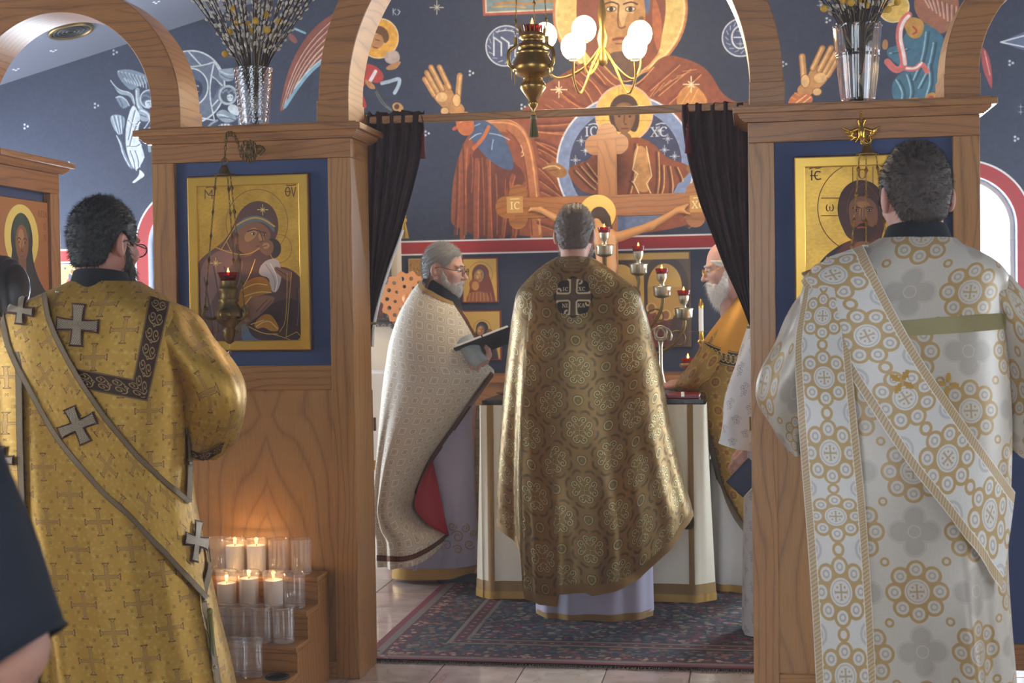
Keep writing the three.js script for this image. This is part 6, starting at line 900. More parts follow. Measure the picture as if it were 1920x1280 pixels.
// ---- cream side wall of the sanctuary with a framed textile icon and a gold tassel
{
  const z = -2.86, x1 = X(744, 500, z), w = structure('wall_inner', metric(new THREE.BoxGeometry(0.62, 1.84, 0.1).translate(x1 - 0.31, 0.92, z - 0.06)), M.cream, 'cream plaster wall end behind the drawn curtain');
  const fx1 = X(735, 560, z), fy0 = Y(712, 612, z), fy1 = fy0 + 0.5, fx0 = fx1 - 0.34, t = thing('framed_hanging', 'dark patterned frame with a red picture on the cream wall', 'picture frame', [(fx0 + fx1) / 2, fy0, z]), add = local(t);
  const FR = threads(canvas(128, 128, (g) => { g.fillStyle = '#4c443e'; g.fillRect(0, 0, 128, 128); for (const y of [32, 96]) { g.fillStyle = '#9a948a'; g.beginPath(); g.moveTo(64, y - 26); g.lineTo(92, y); g.lineTo(64, y + 26); g.lineTo(36, y); g.fill(); dot(g, 64, y, 10, '#6a3c34'); } g.fillStyle = '#2c2622'; g.fillRect(0, 0, 12, 128); g.fillRect(116, 0, 12, 128); }), 0.2), fm = std({ map: texture(FR, true, 0.05, 0.08), roughness: 0.7 });
  for (const [a, b, c, d, g] of [[fx0, fy0, fx1, fy0 + 0.05, 'x'], [fx0, fy1 - 0.05, fx1, fy1, 'x'], [fx0, fy0 + 0.05, fx0 + 0.05, fy1 - 0.05, 'y'], [fx1 - 0.05, fy0 + 0.05, fx1, fy1 - 0.05, 'y']]) add('frame_bar', board(a, b, z, c, d, z + 0.02, g), fm);
  const pic = canvas(128, 192, (g) => { g.fillStyle = '#6e3a2a'; g.fillRect(0, 0, 128, 192); for (let i = 0; i < 60; i++) { g.fillStyle = ['#a8502e', '#c07a42', '#4a2a2a', '#8a4a34'][i % 4]; g.beginPath(); g.ellipse(hash(i, 1) * 128, hash(i, 2) * 192, 6 + hash(i, 3) * 18, 4 + hash(i, 4) * 12, i, 0, 7); g.fill(); } });
  add('picture', new THREE.PlaneGeometry(0.24, 0.4).translate((fx0 + fx1) / 2, (fy0 + fy1) / 2, z + 0.006), std({ map: texture(pic, true, 1, 1), roughness: 0.7 })); for (const x of [fx0 - 0.004, fx1 + 0.004]) add('finial', ball(0.014, x, fy0 - 0.002, z + 0.012), fm);
  const g0 = at(758, 405, z + 0.05), gt = thing('gold_tassel', 'gold tassel hanging beside the drawn curtain above the grey-haired priest', 'tassel', g0), ga = local(gt), r = rng(8), th = [], gm = std({ color: rgb(186, 150, 60), roughness: 0.55, metalness: 0.3 });
  for (let i = 0; i < 60; i++) { const a = r() * 7, k = sqrt(r()); th.push(rod(V(g0.x + 0.006 * cos(a), g0.y - 0.035, g0.z + 0.006 * sin(a)), V(g0.x + 0.026 * k * cos(a), g0.y - 0.125, g0.z + 0.026 * k * sin(a)), 0.0018, 0.0016, 4)); }
  ga('skirt', merge(th), gm); ga('knot', merge([ball(0.016, g0.x, g0.y - 0.024, g0.z), ball(0.012, g0.x, g0.y - 0.002, g0.z)]), gm); ga('cord', tube([[g0.x, g0.y, g0.z], [g0.x - 0.01, g0.y + 0.06, g0.z - 0.02], [g0.x - 0.02, g0.y + 0.07, z - 0.05], [g0.x - 0.03, g0.y - 0.02, z - 0.06]], 0.003, 14, 6), gm);
}
// ---- table of oblation in the corner, white cloth with a fringed runner
{
  const z0 = -2.72, z1 = -2.25, x0 = -2.45, x1 = X(742, 760, z1), yt = Y(720, 702, z1), t = thing('corner_table', 'small table under a bright white cloth glimpsed past the door post', 'table', [(x0 + x1) / 2, 0, (z0 + z1) / 2]), add = local(t);
  add('table_top', board(x0, yt - 0.03, z0, x1, yt, z1, 'x'), M.oak); for (const [x, z] of [[x0 + 0.04, z0 + 0.04], [x1 - 0.04, z0 + 0.04], [x0 + 0.04, z1 - 0.04], [x1 - 0.04, z1 - 0.04]]) add('leg', board(x - 0.025, 0, z - 0.025, x + 0.025, yt - 0.03, z + 0.025), M.oak);
  const c = thing('white_table_cloth', 'white cloth with gold fringe over the corner table', 'tablecloth', [(x0 + x1) / 2, yt, (z0 + z1) / 2]), ca = local(c);
  ca('cloth', merge([board(x0 - 0.012, yt, z0 - 0.012, x1 + 0.012, yt + 0.006, z1 + 0.012, 'x'), board(x0 - 0.012, yt - 0.45, z1 + 0.004, x1 + 0.012, yt + 0.004, z1 + 0.012, 'x')]), M.white); ca('fringe', board(x0 - 0.012, yt - 0.5, z1 + 0.005, x1 + 0.012, yt - 0.45, z1 + 0.01, 'x', 0), F.fringe);
}
// ---- holy table with its cloth, borders and fringe
const TY = 0.905, TX0 = -1.205, TX1 = -0.196, TZ0 = -2.28, TZ1 = -1.385;
{
  const t = thing('altar_table', 'square altar table draped in cream cloth behind the priest in olive gold', 'table', [(TX0 + TX1) / 2, 0, (TZ0 + TZ1) / 2]), add = local(t);
  add('table_body', board(TX0 + 0.03, 0.01, TZ0 + 0.03, TX1 - 0.03, TY - 0.012, TZ1 - 0.03, 'x'), M.oak);
  add('dark_top', board(TX0 + 0.004, TY - 0.012, TZ0 + 0.004, TX1 - 0.004, TY + 0.008, TZ1 - 0.004, 'x', 0.003), phys({ color: rgb(30, 24, 22), roughness: 0.2, clearcoat: 0.6 }));
  const c = thing('altar_cloth', 'cream altar cloth with gold galloon and fringe', 'tablecloth', [(TX0 + TX1) / 2, 0.03, (TZ0 + TZ1) / 2]), ca = local(c), W = TX1 - TX0, D = TZ1 - TZ0, per = 2 * (W + D), rim = (s) => { s = ((s % per) + per) % per; if (s < W) return [TX0 + s, TZ1, 0, 1]; s -= W; if (s < D) return [TX1, TZ1 - s, 1, 0]; s -= D; if (s < W) return [TX1 - s, TZ0, 0, -1]; s -= W; return [TX0, TZ0 + s, -1, 0]; };
  const drop = (v0, v1, out, nv, s0 = 0, s1 = per, nu = 360) => sheet(nu, nv, (u, v) => { const s = lerp(s0, s1, u), [x, z, nx, nz] = rim(s), h = lerp(v0, v1, v), dc = min(...[0, W, W + D, 2 * W + D, per].map((k) => abs(s - k))), f = 0.006 + out + h * (0.022 * exp(-pow((dc - 0.05) / 0.03, 2)) - 0.012 * exp(-pow(dc / 0.02, 2)) + 0.004 * sin(s * 17) + 0.003 * sin(s * 41 + 2)) + 0.012 * h; return V(x + nx * f, TY - 0.014 - h * 0.855, z + nz * f); }, (u, v) => [lerp(s0, s1, u), -lerp(v0, v1, v) * 0.855]);
  ca('drape', drop(0, 1, 0, 40), F.ivory); ca('border', drop(0.93, 1, 0.002, 4), F.border); ca('fringe', drop(0.985, 1.025, 0.003, 4, 0, per, 900), F.fringe);
  for (const [a, b] of [[0.03, 0.06], [W - 0.075, W - 0.05]]) ca('galloon', drop(0.0, 0.94, 0.003, 30, a, b, 6), F.border);
}
// ---- back counter against the wall
const KY = 0.961, KZ = -2.62;
{
  const x0 = -1.8, x1 = 0.45, t = thing('back_counter', 'long brown wooden counter along the back wall', 'counter', [(x0 + x1) / 2, 0, -2.85]), add = local(t);
  add('counter_top', board(x0, KY - 0.035, ZB + 0.02, x1, KY, KZ, 'x', 0.004), M.oakDark); add('apron', board(x0 + 0.02, KY - 0.16, ZB + 0.03, x1 - 0.02, KY - 0.035, KZ - 0.02, 'x'), M.oakDark);
  for (const x of [x0 + 0.05, CX, x1 - 0.05]) add('support', board(x - 0.03, 0, ZB + 0.03, x + 0.03, KY - 0.16, KZ - 0.03), M.oakDark);
}
// ---- seven-branched candle stand on the holy table
{
  const z = -2.05, cups = [[1133, 442], [1197, 477], [1241, 519], [1282, 560]].map(([a, b]) => at(a, b, z)), cx = cups[0].x, base = TY + 0.009, t = thing('seven_branch_candelabrum', 'brass branched candelabrum with red glass cups on the altar table', 'candelabrum', [cx, base, z]), add = local(t);
  for (let k = 3; k > 0; k--) cups.push(V(2 * cx - cups[k].x, cups[k].y, z));
  add('foot', lathe([[0.1, 0], [0.1, 0.012], [0.07, 0.025], [0.03, 0.05], [0.018, 0.09], [0.012, 0.12]], [cx, base, z]), M.oldBrass); add('stem', merge([rod(V(cx, base + 0.1, z), V(cx, cups[0].y - 0.1, z), 0.012), ...[0.2, 0.35, 0.5].map((y) => ball(0.024, cx, base + y, z))]), M.oldBrass);
  cups.forEach((c, i) => {
    if (i) { const d = c.x - cx, l = abs(d); add('branch', merge([tube([[cx, cups[0].y - 0.3 - 0.02 * i, z], [cx + d * 0.35, c.y - 0.24 - l * 0.1, z], [cx + d * 0.8, c.y - 0.24, z], [c.x, c.y - 0.14, z], [c.x, c.y - 0.08, z]], 0.0085, 32, 8), tube(Array.from({ length: 18 }, (_, k) => { const a = k * 0.42, r = 0.05 * (1 - k / 24); return [c.x - Math.sign(d) * (0.03 + r * cos(a)), c.y - 0.2 + r * sin(a), z]; }), 0.005, 40, 6)]), M.oldBrass); }
    add('drip_pan', lathe([[0.012, -0.105], [0.03, -0.1], [0.042, -0.09], [0.043, -0.055], [0.046, -0.052], [0.046, -0.045], [0.02, -0.042]], [c.x, c.y, z]), M.silver); add('cup_holder', lathe([[0.012, -0.045], [0.01, -0.03], [0.02, -0.02], [0.024, 0.0], [0.026, 0.022], [0.024, 0.024]], [c.x, c.y, z]), M.silver);
    const cup = add('red_glass', lathe([[0.0, 0.004], [0.02, 0.004], [0.028, 0.02], [0.033, 0.042], [0.031, 0.042], [0.026, 0.02], [0.018, 0.008], [0, 0.008]], [c.x, c.y, z], 28), M.redGlass); mesh('oil', new THREE.CylinderGeometry(0.026, 0.02, 0.018, 20).translate(c.x, c.y + 0.016, z), std({ color: rgb(120, 20, 14), roughness: 0.3 }), cup);
    if (i < 4) flame(add, t, V(c.x, c.y + 0.03, z), 1, 0.02);
  });
}
{ // silver cross stand, candlestick, crystal lamp, book, red dish on and behind the table
  const z = -1.98, p = at(1240, 735, z), t = thing('silver_stand', 'silver footed stand rising beside the olive-gold cape', 'stand', [p.x, TY + 0.009, z]), add = local(t), b = TY + 0.009, h = Y(1237, 640, z) - b;
  add('foot', lathe([[0.055, 0], [0.056, 0.008], [0.04, 0.018], [0.02, 0.05], [0.011, 0.09]], [p.x, b, z]), M.silver); add('stem', lathe([[0.011, 0.09], [0.008, h * 0.5], [0.009, h * 0.9], [0.014, h]], [p.x, b, z], 14), M.silver);
  add('scroll', merge([1, -1].map((s) => tube(Array.from({ length: 16 }, (_, k) => { const a = k * 0.45 - 0.6, r = 0.045 * (1 - k / 26); return [p.x + s * (0.01 + r * cos(a)), b + h + 0.03 + r * sin(a), z]; }), 0.005, 40, 6))), M.silver); add('ring', new THREE.TorusGeometry(0.03, 0.005, 8, 28).translate(p.x, b + h + 0.045, z), M.silver);
}
{
  const z = -2.72, c = at(1315, 640, z), b = KY, hgt = c.y - b, t = thing('candlestick', 'gilt candlestick with a plain ivory candle beside the bald priest', 'candlestick', [c.x, b, z]), add = local(t);
  add('stick', lathe([[0.05, 0], [0.05, 0.01], [0.02, 0.03], [0.012, hgt * 0.4], [0.022, hgt * 0.55], [0.01, hgt * 0.7], [0.012, hgt * 0.9], [0.026, hgt], [0.016, hgt + 0.012], [0.012, hgt + 0.05]], [c.x, b, z]), M.gilt);
  add('glass_pan', lathe([[0.012, 0.0], [0.07, 0.004], [0.07, 0.007], [0.012, 0.006]], [c.x, c.y + 0.05, z], 28), M.clearGlass);
  const cd = thing('candle', 'unlit ivory taper standing in the gilt candlestick', 'candle', [c.x, c.y + 0.05, z]), ca = local(cd); ca('wax', lathe([[0, 0], [0.013, 0], [0.0125, 0.13], [0.009, 0.145], [0, 0.146]], [c.x, c.y + 0.055, z], 16), M.wax); ca('follower', lathe([[0.0145, 0.125], [0.016, 0.14], [0.006, 0.17], [0.003, 0.175]], [c.x, c.y + 0.055, z], 14), M.gilt);
}
{
  const z = -2.7, c = at(1290, 684, z), t = thing('crystal_lamp', 'small crystal stand with a red glass light on the back counter', 'lamp', [c.x, KY, z]), add = local(t), h = c.y - KY;
  add('crystal_stem', lathe([[0.034, 0], [0.034, 0.006], [0.012, 0.014], [0.016, h * 0.35], [0.01, h * 0.5], [0.02, h * 0.62], [0.042, h * 0.8], [0.048, h * 1.0], [0.044, h * 1.12], [0.03, h * 1.16]], [c.x, KY, z], 14), M.crystal);
  add('gilt_rim', new THREE.TorusGeometry(0.043, 0.004, 6, 28).rotateX(PI / 2).translate(c.x, KY + h * 1.14, z), M.gilt); add('red_glass', lathe([[0, 0], [0.028, 0], [0.036, 0.03], [0.034, 0.03], [0.026, 0.004]], [c.x, KY + h * 1.15, z]), M.redGlass); flame(add, t, V(c.x, KY + h * 1.15 + 0.025, z), 1, 0.02);
}
{
  const z = -1.55, b = TY + 0.009, a = X(1252, 740, z), c = X(1312, 740, z), t = thing('red_book', 'red bound book with a metal clasp on the altar table edge', 'book', [(a + c) / 2, b, z]), add = local(t); add('cover', board(a, b, z - 0.1, c, b + 0.018, z + 0.1, 'x'), std({ color: rgb(140, 18, 24), roughness: 0.35 })); add('clasp', board((a + c) / 2 - 0.008, b + 0.006, z + 0.098, (a + c) / 2 + 0.008, b + 0.03, z + 0.104), M.silver); add('pages', board(a + 0.004, b + 0.003, z - 0.097, c + 0.002, b + 0.015, z + 0.097), M.white);
  const w = thing('folded_white_cloth', 'folded white cloth beneath the silver stand', 'cloth', [X(1255, 728, -1.75), b, -1.75]), wa = local(w), wx = X(1255, 728, -1.75); wa('fold', board(wx - 0.06, b, -1.82, wx + 0.07, b + 0.012, -1.7, 'x', 0.004), M.white); wa('fold', board(wx - 0.055, b + 0.012, -1.81, wx + 0.05, b + 0.022, -1.71, 'x', 0.004), M.white);
  const s = thing('silver_paten', 'shallow silver dish at the table corner nearest the grey-haired priest', 'dish', [-1.1, b, -1.6]), sa = local(s); sa('dish', lathe([[0.03, 0], [0.032, 0.006], [0.07, 0.02], [0.072, 0.022], [0.066, 0.02], [0.028, 0.009], [0, 0.009]], [-1.1, b, -1.6]), M.silver); sa('foot_ring', new THREE.TorusGeometry(0.031, 0.003, 6, 24).rotateX(PI / 2).translate(-1.1, b + 0.003, -1.6), M.silver);
}
{ // the book that the grey-haired priest reads, and the server's blue book
  const z = -1.62, a = at(858, 664, z), b = at(962, 622, z), len = a.distanceTo(b), t = thing('open_service_book', 'thin dark service book held open by the grey-haired priest', 'book', [(a.x + b.x) / 2, (a.y + b.y) / 2, z - 0.02]);
  t.rotation.z = Math.atan2(b.y - a.y, b.x - a.x); t.rotation.x = -0.3; mesh('cover', board(-len / 2, -0.008, -0.11, len / 2, -0.002, 0.11, 'x', 0.002), std({ color: rgb(42, 40, 40), roughness: 0.5 }), t); for (const s of [-1, 1]) mesh('page_block', board(s < 0 ? -0.135 : 0.004, -0.002, -0.104, s < 0 ? -0.004 : 0.13, 0.01, 0.104, 'x', 0.003), M.white, t);
  const zb = -0.72, c = at(1398, 895, zb), u = thing('blue_booklet', 'small dark blue booklet held low by the server', 'book', c); u.rotation.z = -0.75; mesh('cover', board(-0.045, -0.065, -0.006, 0.045, 0.065, 0.006), std({ color: rgb(26, 34, 66), roughness: 0.5 }), u); mesh('pages', board(-0.04, -0.06, -0.004, 0.048, 0.06, 0.004), M.white, u);
}
// ---- small painted prints on the back wall
function printIcon(px0, py0, px1, py1, label, draw, edge = rgb(120, 46, 30)) {
  const a = at(px0, py1, ZB + 0.02), b = at(px1, py0, ZB + 0.02), t = thing('wall_icon', label, 'icon', [(a.x + b.x) / 2, a.y, ZB + 0.01]), add = local(t), W = 256, H = Math.round(256 * (b.y - a.y) / (b.x - a.x));
  add('board', board(a.x, a.y, ZB + 0.003, b.x, b.y, ZB + 0.02, 'y', 0.003), std({ color: edge, roughness: 0.6 })); const c = canvas(W, H, (g) => draw(g, W, H)); add('painting', new THREE.PlaneGeometry(b.x - a.x - 0.016, b.y - a.y - 0.016).translate((a.x + b.x) / 2, (a.y + b.y) / 2, ZB + 0.0206), std({ map: texture(c, true, 1, 1, THREE.ClampToEdgeWrapping), roughness: 0.4 }));
}
const blob = (g, c, x, y, rx, ry, a = 0) => { g.fillStyle = c; g.beginPath(); g.ellipse(x, y, rx, ry, a, 0, 7); g.fill(); };
function motherChild(g, W, H, veil, side, low) {
  g.fillStyle = '#c9a24a'; g.fillRect(0, 0, W, H); const k = W / 256, cx = W * 0.52, cy = H * 0.36;
  g.strokeStyle = '#8a5a2a'; g.lineWidth = 3; g.beginPath(); g.arc(cx, cy, 92 * k * low, 0, 7); g.stroke();
  blob(g, veil, cx, cy, 66 * k * low, 74 * k * low); g.fillStyle = veil; g.beginPath(); g.moveTo(cx - 60 * k * low, cy); g.quadraticCurveTo(cx - 80 * k, H * 0.7, W * 0.08, H); g.lineTo(W * 0.96, H); g.quadraticCurveTo(cx + 100 * k, H * 0.66, cx + 62 * k * low, cy); g.fill();
  blob(g, '#3c4a5a', cx - 8 * k * side, cy + 4 * k, 46 * k * low, 56 * k * low); blob(g, '#a8743e', cx - 12 * k * side, cy + 12 * k, 38 * k * low, 50 * k * low, 0.2 * side); blob(g, '#d0a468', cx - 16 * k * side, cy + 4 * k, 16 * k * low, 30 * k * low, 0.2 * side);
  g.strokeStyle = '#3a2214'; g.lineWidth = 3 * k; for (const e of [-24, 4]) { g.beginPath(); g.arc(cx + e * k * low, cy + 4 * k, 9 * k * low, PI * 1.1, PI * 1.9); g.stroke(); blob(g, '#20140c', cx + e * k * low, cy + 6 * k, 3 * k, 2.4 * k); } g.beginPath(); g.moveTo(cx - 10 * k * low, cy + 4 * k); g.lineTo(cx - 14 * k * low, cy + 30 * k * low); g.stroke(); g.strokeStyle = '#8a3a2c'; g.beginPath(); g.moveTo(cx - 22 * k * low, cy + 40 * k * low); g.lineTo(cx - 2 * k, cy + 41 * k * low); g.stroke();
}
printIcon(867, 482, 933, 568, 'square icon of a mother with a child on a gold ground, upper of two', (g, W, H) => { motherChild(g, W, H, '#7a3a2a', 1, 1); const k = W / 256; blob(g, '#8a5228', 84 * k, 190 * k, 40 * k, 42 * k); blob(g, '#c08a50', 92 * k, 200 * k, 28 * k, 34 * k); blob(g, '#9a5a34', 110 * k, 300 * k, 90 * k, 60 * k); g.strokeStyle = '#d8b068'; g.lineWidth = 3; for (let i = 0; i < 7; i++) { g.beginPath(); g.moveTo((50 + i * 26) * k, 250 * k); g.lineTo((40 + i * 30) * k, 320 * k); g.stroke(); } });
printIcon(867, 581, 939, 676, 'upright icon of a dark-veiled mother holding a child, lower of two', (g, W, H) => { motherChild(g, W, H, '#2e2428', 1, 0.66); const k = W / 256; blob(g, '#cfc4c4', 180 * k, 190 * k, 36 * k, 46 * k, 0.5); blob(g, '#7a4a2c', 184 * k, 140 * k, 22 * k, 22 * k); g.fillStyle = '#3a1e1c'; g.fillRect(40 * k, 250 * k, 190 * k, 100 * k); });
printIcon(1120, 470, 1294, 652, 'large dark icon of two painted arches behind the candelabrum', (g, W, H) => {
  g.fillStyle = '#5a4634'; g.fillRect(0, 0, W, H); for (const [x, r] of [[66, 54], [188, 56]]) { blob(g, '#3a2a22', x, 90, r + 10, 80); g.fillRect(x - r - 10, 90, 2 * r + 20, 100); blob(g, '#c19a48', x, 96, r - 8, 66); g.fillStyle = '#b08a3e'; g.fillRect(x - r + 8, 96, 2 * r - 16, 90); g.fillStyle = '#5a4634'; } g.fillStyle = '#c19a48'; g.fillRect(0, 0, W, 18); g.fillRect(112, 60, 18, 130);
  for (const [x, y, c] of [[40, 190, '#6a2c24'], [90, 200, '#4a3228'], [150, 190, '#7a3028'], [190, 210, '#5a2a24'], [225, 200, '#44302c']]) { blob(g, c, x, y + 40, 26, 70); blob(g, '#c9a860', x, y - 36, 15, 15); blob(g, '#8a5a38', x, y - 36, 10, 12); }
}, rgb(96, 70, 40));
printIcon(766, 484, 800, 530, 'small gilt relief icon behind the grey-haired priest', (g, W, H) => { g.fillStyle = '#b08848'; g.fillRect(0, 0, W, H); for (let i = 0; i < 40; i++) blob(g, ['#8a5a34', '#c9a468', '#a0683c'][i % 3], hash(i, 7) * W, hash(i, 8) * H, 10 + 16 * hash(i, 9), 8, i); }, rgb(190, 150, 84));
printIcon(112, 494, 160, 548, 'small red and gold icon under the stripe beside the gold-robed deacon', (g, W, H) => { g.fillStyle = '#d0ab62'; g.fillRect(0, 0, W, H); blob(g, '#a83c38', W / 2, H * 0.72, 70, 70); blob(g, '#4a4a58', W / 2, H * 0.45, 44, 60); blob(g, '#e0c070', W / 2, H * 0.24, 34, 34); blob(g, '#8a5a38', W / 2, H * 0.25, 20, 24); blob(g, '#3a4a6a', W * 0.2, H * 0.12, 14, 14); blob(g, '#a84a3a', W * 0.8, H * 0.12, 14, 14); }, rgb(200, 190, 180));
{ // pierced orange fan standing behind the grey-haired priest
  const z = -2.8, c = at(764, 560, z), t = thing('pierced_fan', 'pale orange pierced processional fan behind the grey-haired priest', 'fan', [c.x, KY, z]), add = local(t), s = new THREE.Shape(), R = 0.15, n = 64; for (let i = 0; i <= n; i++) { const a = i / n * 2 * PI, r = R * (1 + 0.07 * cos(a * 14)); if (i) s.lineTo(r * cos(a), r * sin(a)); else s.moveTo(r, 0); }
  for (let i = 0; i < 14; i++) { const a = i / 14 * 2 * PI, h = new THREE.Path(); h.absarc(0.115 * cos(a), 0.115 * sin(a), 0.012, 0, 2 * PI, true); s.holes.push(h); } for (let i = 0; i < 8; i++) { const a = i / 8 * 2 * PI + 0.2, h = new THREE.Path(); h.absarc(0.07 * cos(a), 0.07 * sin(a), 0.01, 0, 2 * PI, true); s.holes.push(h); }
  const om = std({ color: rgb(222, 150, 92), roughness: 0.55 }); add('disc', new THREE.ExtrudeGeometry(s, { depth: 0.012, bevelEnabled: false, curveSegments: 10 }).translate(c.x, c.y, z), om); add('shaft', rod(V(c.x, KY, z + 0.006), V(c.x, c.y - 0.14, z + 0.006), 0.011), om); add('boss', ball(0.03, c.x, c.y, z + 0.006), om);
}
// ---- wooden crucifix standing behind the table
{
  const z = -2.72, q = (a, b) => at(a, b, z), t0 = q(1138, 385), t = thing('standing_crucifix', 'wooden crucifix with trefoil ends behind the altar table', 'crucifix', [t0.x, KY, z]), add = local(t), D = 0.025, k = (q(1238, 385).x - t0.x) / 100;
  const bx = (a, b, c, d, e, g) => board(q(a, d).x, q((a + c) / 2, d).y, z - e, q(c, d).x, q((a + c) / 2, b).y, z + e, g, 0.004), lobe = (a, b, r, e) => metric(new THREE.CylinderGeometry(r * k, r * k, e * 2, 28).rotateX(PI / 2).translate(q(a, b).x, q(a, b).y, z), 'x');
  const cw = wood(OAK1, 0.5, 0.9, { color: rgb(240, 214, 150) });
  add('cross_beam', merge([bx(965, 366, 1312, 406, D / 2, 'x'), ...[[950, 388, 21], [972, 364, 18], [972, 412, 18], [1326, 384, 21], [1304, 360, 18], [1304, 408, 18]].map(([a, b, r], i) => lobe(a, b, r, D / 2 - 0.001 - (i % 3) * 0.0004))]), cw);
  const up = q(1138, 262), dn = V(up.x, KY + 0.02, z); add('upright', merge([board(up.x - 0.052, dn.y, z - 0.011, up.x + 0.052, up.y, z + 0.011, 'y', 0.004), ...[[1138, 250, 19], [1116, 272, 19], [1160, 270, 19]].map(([a, b, r], i) => lobe(a, b, r, 0.0105 - i * 0.0004))]), cw); add('base_block', board(up.x - 0.12, KY, z - 0.06, up.x + 0.12, KY + 0.05, z + 0.06, 'x'), cw);
  const P = (a, b, dz = 0.025) => { const p = q(a, b); return [p.x, p.y, z + dz]; }, sk = [[P(1122, 414), P(1124, 432), 0.036, 0.03], [P(1135, 445), P(1138, 500), 0.062, 0.052], [P(1138, 500), P(1134, 560), 0.052, 0.055], [P(1110, 442), P(1060, 418), 0.026, 0.02], [P(1060, 418), P(1012, 392), 0.02, 0.014], [P(1012, 392), P(994, 384), 0.015, 0.008], [P(1162, 444), P(1220, 424), 0.028, 0.02], [P(1220, 424), P(1272, 394), 0.02, 0.014], [P(1272, 394), P(1290, 384), 0.015, 0.008], [P(1278, 396), P(1294, 402), 0.009, 0.007], [P(1004, 392), P(992, 396), 0.009, 0.007], [P(1126, 560), P(1134, 660), 0.034, 0.026], [P(1146, 560), P(1138, 660), 0.034, 0.026], [P(1134, 660), P(1134, 740), 0.026, 0.018]];
  const bf = (x, y, w) => { let d = 9; for (const [a, b, ra, rb] of sk) d = smin(d, bone(x, y, w, a, b, ra, rb), 0.02); return d; };
  const lo = [q(985, 400).x - 0.03, q(1130, 760).y, z - 0.06], hi = [q(1300, 400).x + 0.03, q(1130, 395).y + 0.03, z + 0.13]; add('figure', skin(bf, lo, hi, 0.009), std({ color: rgb(196, 140, 84), roughness: 0.6 }));
  const hp = q(1121, 400); add('halo', new THREE.CylinderGeometry(0.1, 0.1, 0.008, 40).rotateX(PI / 2).translate(hp.x, hp.y, z + 0.018), std({ color: rgb(222, 184, 96), roughness: 0.4, metalness: 0.3 })); add('figure_hair', skin((x, y, w) => smin(egg(x, y, w, hp.x + 0.01, hp.y - 0.02, z + 0.03, 0.05, 0.055, 0.03), bone(x, y, w, [hp.x + 0.05, hp.y - 0.03, z + 0.03], [hp.x + 0.07, hp.y - 0.1, z + 0.04], 0.02, 0.014), 0.02), [hp.x - 0.1, hp.y - 0.15, z - 0.02], [hp.x + 0.13, hp.y + 0.08, z + 0.08], 0.007), std({ color: rgb(60, 40, 28), roughness: 0.7 }));
  const letter = (s, a, b) => { const c = canvas(64, 64, (g) => { g.fillStyle = '#b98a4a'; g.fillRect(0, 0, 64, 64); g.fillStyle = '#e8d9a8'; g.font = '40px serif'; g.textAlign = 'center'; g.textBaseline = 'middle'; g.fillText(s, 32, 36); g.fillRect(14, 8, 36, 3); }), p = q(a, b); add('letters', new THREE.PlaneGeometry(0.09, 0.09).translate(p.x, p.y, z + 0.0132), std({ map: texture(c, true, 1, 1), roughness: 0.6 })); }; letter('IC', 966, 384); letter('XC', 1309, 382);
}
